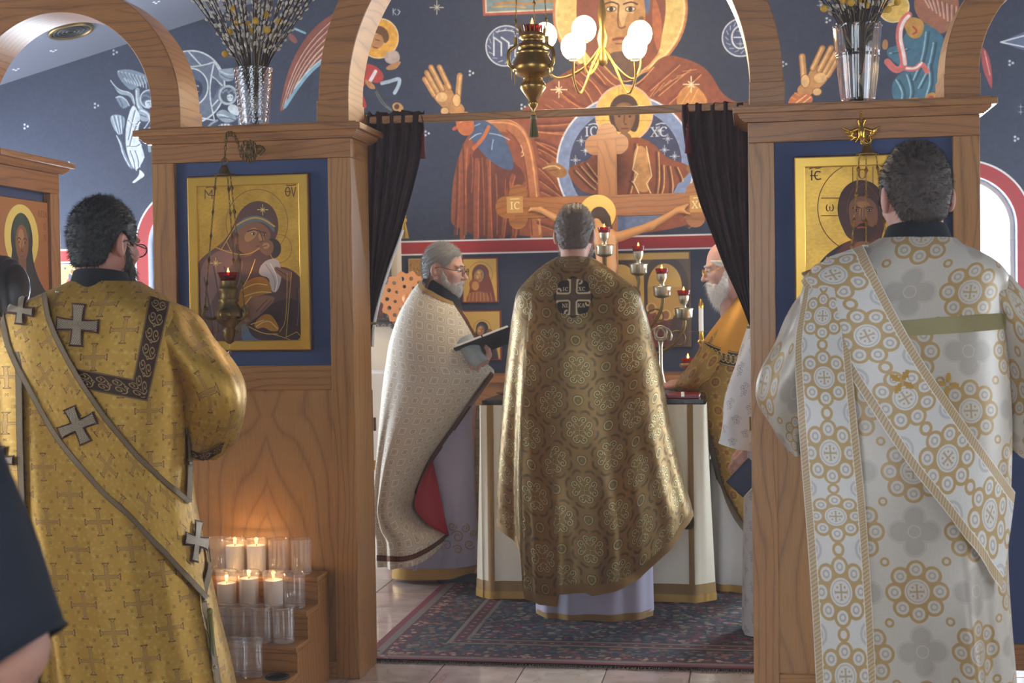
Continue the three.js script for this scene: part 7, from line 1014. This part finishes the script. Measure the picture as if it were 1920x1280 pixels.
// ---- rug
{
  const x0 = -1.468, x1 = 0.42, z0 = -2.05, z1 = -0.252, W = 1024, H = 1024, r = rng(6);
  const c = canvas(W, H, (g) => {
    const band2 = (a, b, col) => { g.fillStyle = col; g.fillRect(a, a, W - 2 * a, H - 2 * a); };
    band2(0, 0, '#661820'); band2(16, 0, '#64564d'); band2(34, 0, '#401519'); band2(70, 0, '#171820');
    for (let i = 0; i < 2600; i++) { const a = 74 + r() * 70, s = r() * (W - 150) + 74, k = floor(r() * 4), p = k === 0 ? [s, a] : k === 1 ? [s, H - a] : k === 2 ? [a, s] : [W - a, s]; dot(g, p[0], p[1], 3 + r() * 6, ['#5a2026', '#64574c', '#242b3d', '#383d2e', '#764129', '#171820'][floor(r() * 6)]); }
    for (let i = 0; i < 900; i++) { const a = 40 + r() * 26, s = r() * W, k = floor(r() * 4), p = k === 0 ? [s, a] : k === 1 ? [s, H - a] : k === 2 ? [a, s] : [W - a, s]; dot(g, p[0], p[1], 3 + r() * 4, ['#7e4c3d', '#90715f', '#291115'][floor(r() * 3)]); }
    band2(150, 0, '#6e5f53'); band2(160, 0, '#4c151b'); band2(186, 0, '#665a4f'); band2(196, 0, '#141520');
    for (let k = 0; k < 4; k++) for (let s = 160; s < W - 160; s += 18) { const a = 173, p = k === 0 ? [s, a] : k === 1 ? [s, H - a] : k === 2 ? [a, s] : [W - a, s]; dot(g, p[0], p[1], 5, s / 18 % 2 < 1 ? '#825d48' : '#291114'); }
    for (let y = 210; y < H - 200; y += 26) for (let x = 210; x < W - 200; x += 26) { const c2 = ['#571920', '#641c23', '#756558', '#2b3245', '#42483c', '#1b2232', '#141520'], m = noise(x / 120, y / 120) > 0.5 ? 0 : 2; for (let i = 0; i < 5; i++) dot(g, x + (r() - 0.5) * 24, y + (r() - 0.5) * 24, 3 + r() * 6, c2[floor(r() * r() * 5) + m > 6 ? 6 : floor(r() * 5) + (m >> 1)]); }
  }); threads(c, 0.35);
  const t = thing('patterned_rug', 'dark red and navy patterned rug under the altar table', 'rug', [(x0 + x1) / 2, 0, (z0 + z1) / 2]), add = local(t);
  add('pile', board(x0, 0.0005, z0, x1, 0.011, z1, 'z', 0.004), std({ color: rgb(60, 40, 40), roughness: 1 }));
  add('pattern', sheet(60, 60, (u, v) => V(lerp(x0 + 0.003, x1 - 0.003, u), 0.0114 + 0.0012 * noise(u * 30, v * 30), lerp(z0 + 0.003, z1 - 0.003, v)), (u, v) => [u, 1 - v]).scale(1, 1, 1), std({ map: texture(c, true, 1, 1), bumpMap: texture(c, false, 1, 1), bumpScale: 0.002, roughness: 1 }));
  const fr = []; for (let i = 0; i < 260; i++) { const x = lerp(x0, x1, (i + r()) / 260); fr.push(rod(V(x, 0.006, z1), V(x + (r() - 0.5) * 0.012, 0.003, z1 + 0.02 + 0.014 * r()), 0.0018, 0.001, 4)); } add('fringe', merge(fr), std({ color: rgb(92, 84, 72), roughness: 1 })).userData.kind = 'stuff';
}
// ---- stepped candle stand with its glasses
const ST = { x1: -1.505, x0: -2.05, z: [0.07, 0.19, 0.31, 0.43], y: [0.392, 0.297, 0.201, 0.115] };
{
  const t = thing('candle_stand', 'stepped oak candle stand against the oak panel', 'candle stand', [(ST.x0 + ST.x1) / 2, 0, 0.25]), add = local(t);
  ST.y.forEach((y, i) => { const z1 = ST.z[i] + 0.066, z0 = i ? ST.z[i - 1] + 0.05 : 0.004; add('step', board(ST.x0, y - 0.018, z0, ST.x1, y, z1, 'x', 0.003), M.oakSmall); add('riser', board(ST.x0, (ST.y[i + 1] ?? 0.018) - 0.018, z1 - 0.03, ST.x1, y - 0.018, z1 - 0.0115, 'x', 0.001), M.oak); });
  const s = new THREE.Shape(); s.moveTo(-0.004, 0); s.lineTo(-0.004, ST.y[0] - 0.018); ST.y.forEach((y, i) => { const z1 = ST.z[i] + 0.0365; s.lineTo(-z1, y - 0.018); s.lineTo(-z1, (ST.y[i + 1] ?? 0.018) - 0.018); }); s.lineTo(-0.004, 0);
  for (const x of [ST.x0, ST.x1 - 0.016]) add('side_panel', metric(new THREE.ExtrudeGeometry(s, { depth: 0.016, bevelEnabled: false }).rotateY(PI / 2).translate(x, 0, 0), 'y'), M.oakDark);
  const hp = at(520, 1268, ST.z[3]); add('empty_ring', new THREE.TorusGeometry(0.036, 0.005, 8, 30).rotateX(PI / 2).translate(hp.x, ST.y[3] + 0.002, ST.z[3]), M.dark); add('empty_hole', new THREE.CylinderGeometry(0.034, 0.034, 0.002, 28).translate(hp.x, ST.y[3] + 0.001, ST.z[3]), M.dark);
}
{
  const lists = [[[403, 0], [441, 1], [481, 1], [523, 0], [565, 0]], [[425, 2], [467, 1], [513, 1], [553, 0]], [[410, 0], [448, 0], [489, 0], [532, 0]], [[432, 0], [472, 0]]], pys = [1045, 1105, 1170, 1235], rowName = ['back', 'second', 'third', 'front'];
  const glassG = lathe([[0, 0.003], [0.034, 0.003], [0.0365, 0.006], [0.0375, 0.06], [0.038, 0.118], [0.0392, 0.122], [0.0385, 0.125], [0.0368, 0.122], [0.0355, 0.06], [0.0345, 0.009], [0, 0.008]], [0, 0, 0], 32), gm = phys({ color: rgb(255, 255, 255), transmission: 0.95, roughness: 0.03, thickness: 0, ior: 1.6 }), waxG = (h) => lathe([[0, 0.009], [0.0325, 0.009], [0.0335, h], [0.03, h + 0.002], [0.008, h - 0.002], [0, h - 0.002]], [0, 0, 0], 28);
  const rimG = new THREE.TorusGeometry(0.038, 0.0016, 6, 36).rotateX(PI / 2).translate(0, 0.1235, 0), footG = new THREE.TorusGeometry(0.034, 0.002, 6, 36).rotateX(PI / 2).translate(0, 0.004, 0);
  lists.forEach((l, i) => l.forEach(([px, lit], k) => {
    const p = at(px, pys[i], ST.z[i]), ord = ['first', 'second', 'third', 'fourth', 'fifth'][k], t = thing('votive_glass', lit ? `glass with a burning white candle, ${ord} seen in the ${rowName[i]} row of the stand` : `empty clear votive glass, ${ord} seen in the ${rowName[i]} row of the stand`, 'candle glass', [p.x, ST.y[i] + 0.0005, ST.z[i]], 'votive glasses on the stepped stand');
    const gl = mesh('glass', glassG, gm, t); mesh('rim', rimG, M.crystal, gl); mesh('foot_ring', footG, M.crystal, gl);
    if (lit) { const h = lit === 2 ? 0.08 : 0.093 + 0.006 * hash(px, 3); mesh('wax', waxG(h), M.wax, t); mesh('wick', new THREE.CylinderGeometry(0.001, 0.001, 0.012, 6).translate(0, h + 0.003, 0), M.dark, t); mesh('flame', lathe([[0, 0], [0.0035, 0.003], [0.005, 0.008], [0.0035, 0.016], [0, 0.024]], [0, h + 0.006, 0], 10), M.flame, t); const L = new THREE.PointLight(new THREE.Color(1, 0.58, 0.25), 0.035); L.name = 'flame_glow'; L.shadow.radius = 0.3; L.position.set(0, h + 0.014, 0); t.add(L); }
  }));
}
// ---- hanging oil lamps in front of the icons
function chainLinks(a, b, n, fancy) { const l = [], d = b.clone().sub(a), q = new THREE.Quaternion().setFromUnitVectors(V(0, 1, 0), d.clone().normalize()); for (let i = 0; i < n; i++) { const c = a.clone().addScaledVector(d, (i + 0.5) / n), s = d.length() / n, g = new THREE.TorusGeometry(s * 0.36, s * 0.1, 5, 10).scale(0.55, 1.5, 1); if (i % 2) g.rotateY(PI / 2); g.applyQuaternion(q).translate(c.x, c.y, c.z); l.push(g); if (fancy && i % 6 === 3) { l.push(new THREE.OctahedronGeometry(s * 0.75).scale(0.7, 1.4, 0.7).applyQuaternion(q).translate(c.x, c.y, c.z)); } } return merge(l); }
function hangingLamp(label, cap, drop, z, metal, lit) {
  const top = at(cap[0], cap[1], z), cup = V(top.x + drop[0], top.y - drop[1], z), t = thing('hanging_oil_lamp', label, 'hanging lamp', [cup.x, cup.y - 0.29, z]), add = local(t);
  add('cap', lathe([[0.036, -0.016], [0.037, -0.012], [0.02, -0.008], [0.015, 0.008], [0.01, 0.018], [0, 0.019]], top.toArray()), metal); add('cap_ring', new THREE.TorusGeometry(0.013, 0.0022, 6, 20).translate(top.x, top.y + 0.031, z), metal);
  for (let k = 0; k < 3; k++) { const a = k * 2.094 + 0.5, b = V(cup.x + 0.085 * cos(a), cup.y - 0.13, z + 0.085 * sin(a)); add('chain', chainLinks(V(top.x + 0.03 * cos(a), top.y - 0.014, z + 0.03 * sin(a)), b, 34, true), metal); add('scroll_arm', tube([[cup.x + 0.03 * cos(a), cup.y - 0.155, z + 0.03 * sin(a)], [cup.x + 0.066 * cos(a), cup.y - 0.165, z + 0.066 * sin(a)], [cup.x + 0.092 * cos(a), cup.y - 0.15, z + 0.092 * sin(a)], b.toArray(), [cup.x + 0.072 * cos(a), cup.y - 0.126, z + 0.072 * sin(a)]], 0.0055, 24, 7), metal); const pend = []; for (let i = 0; i < 5; i++) { const s = 0.04 + i * 0.012; pend.push(rod(V(cup.x + s * cos(a), cup.y - 0.165, z + s * sin(a)), V(cup.x + s * cos(a), cup.y - 0.205 - 0.006 * (i % 2), z + s * sin(a)), 0.0012, 0.0012, 5), ball(0.003, cup.x + s * cos(a), cup.y - 0.207 - 0.006 * (i % 2), z + s * sin(a), 6, 5)); } add('bead_fringe', merge(pend), metal); add('boss', ball(0.024, cup.x + 0.04 * cos(a + 1.05), cup.y - 0.15, z + 0.04 * sin(a + 1.05)).clone(), metal); }
  const cg = add('red_glass', lathe([[0, -0.03], [0.026, -0.03], [0.034, -0.01], [0.039, 0.0], [0.0375, 0.0], [0.032, -0.01], [0.024, -0.026]], cup.toArray(), 30), M.redGlass); mesh('oil', new THREE.CylinderGeometry(0.031, 0.026, 0.016, 24).translate(cup.x, cup.y - 0.019, z), std({ color: rgb(70, 10, 10), roughness: 0.25 }), cg);
  add('lamp_body', lathe([[0.027, -0.03], [0.026, -0.05], [0.034, -0.054], [0.036, -0.066], [0.03, -0.072], [0.03, -0.094], [0.038, -0.098], [0.03, -0.108], [0.044, -0.13], [0.05, -0.15], [0.044, -0.172], [0.026, -0.19], [0.018, -0.2], [0.024, -0.206], [0.02, -0.214], [0.022, -0.224], [0.014, -0.24], [0.016, -0.246], [0.004, -0.254]], cup.toArray(), 30), metal);
  add('drop', merge([rod(V(cup.x, cup.y - 0.25, z), V(cup.x, cup.y - 0.272, z), 0.0012), new THREE.OctahedronGeometry(0.009).scale(0.8, 1.5, 0.8).translate(cup.x, cup.y - 0.284, z)]), M.crystal);
  if (lit) flame(add, t, V(cup.x, cup.y - 0.012, z), 0.95, 0.025);
  return top;
}
const ZL = 0.115;
{
  hangingLamp('dark brass hanging oil lamp with red glass in front of the mother and child icon', [421, 320], [0.006, 0.36], ZL, M.oldBrass, true); hangingLamp('gilt hanging oil lamp in front of the bearded man icon, below the eagle hook', [1626, 281], [0.0, 0.36], ZL, M.brass, true);
  // hooks: a wound chain on the first, a double-headed eagle on the second
  const a = at(423, 250, 0.07), h1 = thing('chain_hook', 'dark bracket wound with spare chain under the first vase', 'bracket', a), ha = local(h1), k = [[[421, 303], [423, 270], [426, 252], [436, 250]], [[436, 250], [446, 268], [452, 290], [462, 298], [472, 288], [470, 272], [458, 268], [452, 280]], [[452, 278], [466, 300], [478, 294], [480, 276], [468, 266]]];
  k.forEach((pts, i) => { const c = curve(pts.map(([x, y]) => at(x, y, ZL - 0.03 * min(1, i)))), l = [], n = i ? 22 : 10; for (let j = 0; j < n; j++) { const p = c.getPoint((j + 0.5) / n), g = new THREE.TorusGeometry(0.0065, 0.002, 5, 9).scale(0.7, 1.3, 1); g.rotateY(j % 2 ? PI / 2 : 0).translate(p.x, p.y, p.z); l.push(g); } ha(i ? 'wound_chain' : 'hanging_chain', merge(l), M.oldBrass); });
  const b = at(468, 282, 0.06); ha('bracket', merge([lathe([[0.004, -0.03], [0.014, -0.02], [0.018, 0.0], [0.01, 0.02], [0, 0.024]], [b.x, b.y, b.z]), rod(V(b.x, b.y, 0.0), b, 0.008), tube([at(474, 282, 0.06), at(486, 274, 0.06), at(494, 280, 0.06), at(486, 290, 0.06)], 0.006, 16, 6)]), M.oldBrass);
  const e = at(1615, 244, 0.055), E = thing('double_headed_eagle_hook', 'gilt double-headed eagle hook on the oak frieze', 'bracket', e), ea = local(E), S = 0.0019, pt = (x, y) => [e.x + x * S, e.y - y * S, e.z];
  const wing = (d) => skin((x, y, z) => { let q = 9; for (const [x0, y0, x1, y1, r0, r1] of [[6, -2, 18, 2, 0.008, 0.007], [18, 2, 33, -6, 0.0065, 0.002], [16, 6, 28, 2, 0.006, 0.0025], [14, 10, 24, 9, 0.006, 0.003], [10, 12, 18, 17, 0.006, 0.003]]) q = smin(q, bone(x, y, z, pt(d * x0, y0), pt(d * x1, y1), r0, r1), 0.003); return q; }, [e.x - 0.075, e.y - 0.05, e.z - 0.02], [e.x + 0.075, e.y + 0.03, e.z + 0.02], 0.0022);
  ea('wing', wing(-1), M.gilt); ea('wing', wing(1), M.gilt); ea('eagle_body', skin((x, y, z) => { let q = egg(x, y, z, e.x, e.y - 0.008, e.z, 0.013, 0.026, 0.011); for (const d of [-1, 1]) { q = smin(q, bone(x, y, z, pt(d * 2, -8), pt(d * 5, -17), 0.006, 0.005), 0.004); q = smin(q, bone(x, y, z, pt(d * 5, -17), pt(d * 10, -15), 0.004, 0.0015), 0.003); q = smin(q, bone(x, y, z, pt(d * 4, 12), pt(d * 10, 20), 0.005, 0.003), 0.004); } return smin(q, bone(x, y, z, pt(0, 10), pt(0, 24), 0.008, 0.004), 0.005); }, [e.x - 0.04, e.y - 0.06, e.z - 0.025], [e.x + 0.04, e.y + 0.05, e.z + 0.025], 0.0022), M.gilt);
  ea('crown', merge([rod(V(...pt(0, -18)), V(...pt(0, -30)), 0.006, 0.004), ball(0.005, ...pt(0, -31))]), M.gilt); ea('back_pin', rod(V(e.x, e.y, 0), V(e.x, e.y, e.z), 0.005), M.gilt);
  const r0 = at(1626, 262, ZL); ea('ring', new THREE.TorusGeometry(0.011, 0.0022, 6, 18).translate(r0.x, r0.y, ZL), M.gilt); ea('hook_arm', tube([V(...pt(0, 20)), V(e.x + 0.005, e.y - 0.045, 0.09), V(r0.x, r0.y + 0.01, ZL)], 0.0035, 14, 6), M.gilt);
}
// ---- sanctuary lamp hanging in the middle of the wide arch
{
  const z = -0.14, s = 0.00198, c = at(998, 62, z), P = (px, py) => at(px, py, z), t = thing('sanctuary_lamp', 'large ornate brass sanctuary lamp with a tassel hanging in the wide arch', 'hanging lamp', [c.x, c.y - 0.4, z]), add = local(t), L = (list) => lathe(list.map(([r, y]) => [r * s, (62 - y) * s]), c.toArray(), 36);
  add('crown', L([[20, 62], [24, 64], [25, 72], [20, 74], [19, 80], [26, 82], [27, 90], [22, 94]]), M.brass); const beads = []; for (let i = 0; i < 20; i++) { const a = i * PI / 10; beads.push(rod(V(c.x + 0.046 * cos(a), c.y, z + 0.046 * sin(a)), V(c.x + 0.05 * cos(a), c.y + 0.03, z + 0.05 * sin(a)), 0.0035, 0.001, 5)); } add('crown_points', merge(beads), M.brass);
  add('upper_bowl', L([[22, 94], [30, 96], [31, 99], [28, 102], [36, 116], [38, 128], [30, 138], [19, 142], [17, 145]]), M.brass); add('lower_bowl', L([[17, 145], [18, 148], [23, 154], [24, 161], [18, 170], [9, 183], [8, 185]]), M.brass); add('finial', L([[8, 185], [10, 190], [6, 196], [3, 200], [3, 206], [4, 212], [0, 214]]), M.brass);
  const r = rng(12), th = []; for (let i = 0; i < 70; i++) { const a = r() * 7, k = sqrt(r()); th.push(rod(V(c.x + 0.006 * cos(a), P(0, 0) && c.y - 151 * s, z + 0.006 * sin(a)), V(c.x + 0.017 * k * cos(a), c.y - 188 * s, z + 0.017 * k * sin(a)), 0.0018, 0.0016, 4)); } add('tassel', merge([...th, ball(0.012, c.x, c.y - 152 * s, z)]), std({ color: rgb(110, 100, 62), roughness: 0.6, metalness: 0.3 }));
  for (let k = 0; k < 3; k++) { const a = k * 2.094 + 2.6, rr = 0.066, b = V(c.x + rr * cos(a), c.y - 0.07, z + rr * sin(a)); add('chain', chainLinks(V(c.x + 0.03 * cos(a), c.y + 0.72, z + 0.03 * sin(a)), V(b.x, b.y + 0.05, b.z), 56, true), M.brass); add('scroll_arm', tube([[c.x + 0.05 * cos(a), c.y - 0.13, z + 0.05 * sin(a)], [c.x + 0.088 * cos(a), c.y - 0.12, z + 0.088 * sin(a)], [c.x + 0.09 * cos(a), c.y - 0.07, z + 0.09 * sin(a)], [b.x, b.y + 0.02, b.z], [b.x, b.y + 0.05, b.z]], 0.007, 24, 7), M.brass); add('pendant', merge([0.07, 0.082].map((q, i) => rod(V(c.x + q * cos(a), c.y - 0.12, z + q * sin(a)), V(c.x + q * cos(a), c.y - 0.19 + 0.02 * i, z + q * sin(a)), 0.004, 0.001, 6))), M.brass); }
  add('red_glass', lathe([[0, 0], [0.024, 0], [0.036, 0.03], [0.034, 0.03], [0.022, 0.004]], [c.x, c.y - 0.004, z]), M.redGlass); flame(add, t, V(c.x, c.y + 0.024, z), 1, 0.025); add('ceiling_hook', merge([rod(V(c.x, c.y + 0.72, z), V(c.x, RIDGE - 0.02, z), 0.004), new THREE.CylinderGeometry(0.03, 0.04, 0.04, 20).translate(c.x, RIDGE - 0.05, z)]), M.brass);
}
// ---- chandelier with five bulbs
{
  const z = -1.6, bulbs = [[1095, 57, 0.05], [1075, 90, 0.16], [1200, 66, -0.03], [1190, 90, 0.1], [1022, 69, -0.12]].map(([a, b, d]) => at(a, b, z + d)), cx = bulbs.reduce((s, b) => s + b.x, 0) / 5 + 0.03, cy = bulbs[0].y, t = thing('chandelier', 'brass chandelier with glowing bulbs in front of the painted face', 'chandelier', [cx, cy - 0.2, z]), add = local(t);
  add('column', lathe([[0, -0.16], [0.02, -0.15], [0.03, -0.12], [0.014, -0.08], [0.024, -0.03], [0.012, 0.02], [0.02, 0.08], [0.008, 0.16], [0.006, 0.3]], [cx, cy, z]), M.brass); add('drop_rod', rod(V(cx, cy + 0.3, z), V(cx, RIDGE - 0.01, z), 0.006), M.brass); add('canopy', new THREE.CylinderGeometry(0.03, 0.06, 0.04, 24).translate(cx, RIDGE - 0.05, z), M.brass);
  const glow = std({ color: rgb(255, 236, 200), emissive: rgb(255, 226, 168), emissiveIntensity: 18, roughness: 0.4 });
  bulbs.forEach((b) => { const d = V(cx, cy, z).sub(b), out = d.clone().setY(0); add('arm', tube([V(cx, cy - 0.06, z), V(cx, cy - 0.16, z).addScaledVector(out, -0.35), b.clone().addScaledVector(out, 0.2).setY(b.y - 0.2), b.clone().setY(b.y - 0.14), b.clone().setY(b.y - 0.06)], 0.006, 30, 7), M.brass); add('socket', lathe([[0.02, -0.055], [0.026, -0.05], [0.014, -0.045], [0.013, -0.03]], b.toArray(), 16), M.brass); const g = add('bulb', new THREE.SphereGeometry(0.056, 28, 20).scale(1, 1.1, 1).translate(b.x, b.y + 0.006, b.z), glow); const l = new THREE.PointLight(new THREE.Color(1, 0.82, 0.56), 1.2); l.name = 'bulb_light'; l.shadow.radius = 1.5; l.position.copy(b).sub(t.position); t.add(l); });
}
// ---- crystal vases with pussy willow and yellow button flowers
function vase(px, baseY, ph, r0, r1, label, kind, bl, seed, balls) {
  const b = at(px, baseY, -0.1), t = thing('crystal_vase', label, 'vase', [b.x, TOP + 0.0005, -0.1]), h = ph, n = kind ? 14 : 26, R = (v) => lerp(r0, r1, pow(v, 0.8)) * (v < 0.06 ? 0.86 + v * 2.3 : 1), body = sheet(96, 60, (u, v) => { const a = u * 2 * PI, cut = kind ? 0.0022 * abs(sin(a * n / 2)) + 0.0012 * (v > 0.62 && v < 0.66 ? 1 : 0) : 0.0026 * max(abs(sin(a * n / 2 + v * 26)), abs(sin(a * n / 2 - v * 26))), r = R(v) + cut + (kind && v > 0.985 ? 0.002 * cos(a * 12) : 0); return V(r * cos(a), v * h + (kind && v > 0.98 ? 0.004 * cos(a * 12) : 0), r * sin(a)); }, null, true), inner = sheet(48, 30, (u, v) => { const a = -u * 2 * PI, w = 0.06 + 0.94 * v, r = R(w) - 0.005; return V(r * cos(a), w * h, r * sin(a)); }, null, true);
  mesh('glass_body', merge([body, inner, new THREE.CylinderGeometry(R(0) * 0.98, R(0) * 0.98, 0.008, 32).translate(0, 0.004, 0)]), phys({ color: rgb(255, 255, 255), transmission: 1, roughness: 0.02, thickness: 0.01, ior: 1.55 }), t); mesh('base_ring', new THREE.TorusGeometry(R(0) * 0.9, 0.004, 8, 40).rotateX(PI / 2).translate(0, 0.004, 0), M.crystal, t);
  const q = thing('willow_bouquet', bl, 'bouquet', [b.x, TOP + 0.02, -0.1]), r = rng(seed), bark = std({ color: rgb(58, 40, 32), roughness: 0.8 }), fur = std({ color: rgb(196, 188, 172), roughness: 0.95 }), yel = std({ color: rgb(206, 160, 52), roughness: 0.85 }), gs = std({ color: rgb(140, 126, 88), roughness: 0.8 }), cat = new THREE.SphereGeometry(0.0052, 7, 6).scale(0.8, 1.5, 0.8);
  for (let i = 0; i < 64; i++) {
    const a = i * 2.4 + r(), sp = sqrt((i + 0.5) / 64), x0 = 0.5 * r1 * sp * cos(a), z0 = 0.5 * r1 * sp * sin(a), ln = 0.42 + 0.22 * r(), lean = 0.62 * sp * (0.75 + 0.35 * r()), top = V(x0 * 1.4 + ln * lean * cos(a), h * 0.9 + ln * (1 - lean * 0.32), z0 * 1.4 + ln * lean * sin(a) * 0.7), pts = [V(-x0 * 0.5, 0.01, -z0 * 0.5), V(x0 * 1.5, h * 0.92, z0 * 1.5), V(lerp(x0 * 1.5, top.x, 0.5), lerp(h * 0.92, top.y, 0.52), lerp(z0 * 1.5, top.z, 0.5)), top], c = curve(pts), st = mesh('willow_stem', tube(pts, 0.0019, 12, 5), bark, q), buds = [];
    for (let k = 0; k < 15; k++) { const v = 0.42 + 0.56 * (k + r() * 0.5) / 15, p = c.getPoint(v), d = c.getTangent(v), e = (k % 2 ? 1 : -1), s = V(d.y, -d.x, 0.4 * (r() - 0.5)).normalize().multiplyScalar(e * 0.006); const g = cat.clone().scale(0.8 + 0.5 * r(), 0.8 + 0.5 * r(), 0.9); g.applyQuaternion(new THREE.Quaternion().setFromUnitVectors(V(0, 1, 0), d.clone().addScaledVector(s, 60).normalize())).translate(p.x + s.x, p.y + s.y, p.z + s.z); buds.push(g); }
    mesh('catkins', merge(buds), fur, st);
  }
  for (const [bx, by, dz] of balls) { const p = at(bx, by, -0.1 + dz).sub(q.position), bs = mesh('button_flower', new THREE.IcosahedronGeometry(0.0125, 3).translate(p.x, p.y, p.z), yel, q); mesh('flower_stalk', tube([[p.x, p.y - 0.008, p.z], [p.x * 0.6, lerp(p.y, h, 0.5), p.z * 0.7], [p.x * 0.3, h * 0.8, p.z * 0.3], [0, 0.02, 0]], 0.0016, 16, 5), gs, bs); }
}
vase(477, 240, 0.222, 0.046, 0.07, 'diamond-cut crystal vase on the oak cornice near the painted wing', 0, 'pussy willow twigs with yellow button flowers in the diamond-cut vase', 21, [[437, 17, 0.05], [447, 41, 0.06], [441, 44, 0.05], [430, 60, 0.06], [479, 39, 0.07], [498, 27, 0.04], [501, 56, 0.06], [524, 40, 0.03], [422, 101, 0.04], [463, 44, 0.02], [472, 56, 0.03]]);
vase(1609, 200, 0.272, 0.052, 0.082, 'tall fluted crystal vase on the cornice above the bearded man icon', 1, 'pussy willow twigs with yellow button flowers in the tall fluted vase', 33, [[1545, 16, 0.05], [1582, 2, 0.06], [1596, 5, 0.07], [1616, 3, 0.05], [1627, 9, 0.06], [1665, 18, 0.04], [1683, 4, 0.03]]);
scene.traverse((o) => { if (o.isMesh) o.castShadow = o.receiveShadow = true; if (o.isPointLight || o.isSpotLight) o.castShadow = true; });
renderer.render(scene, camera);
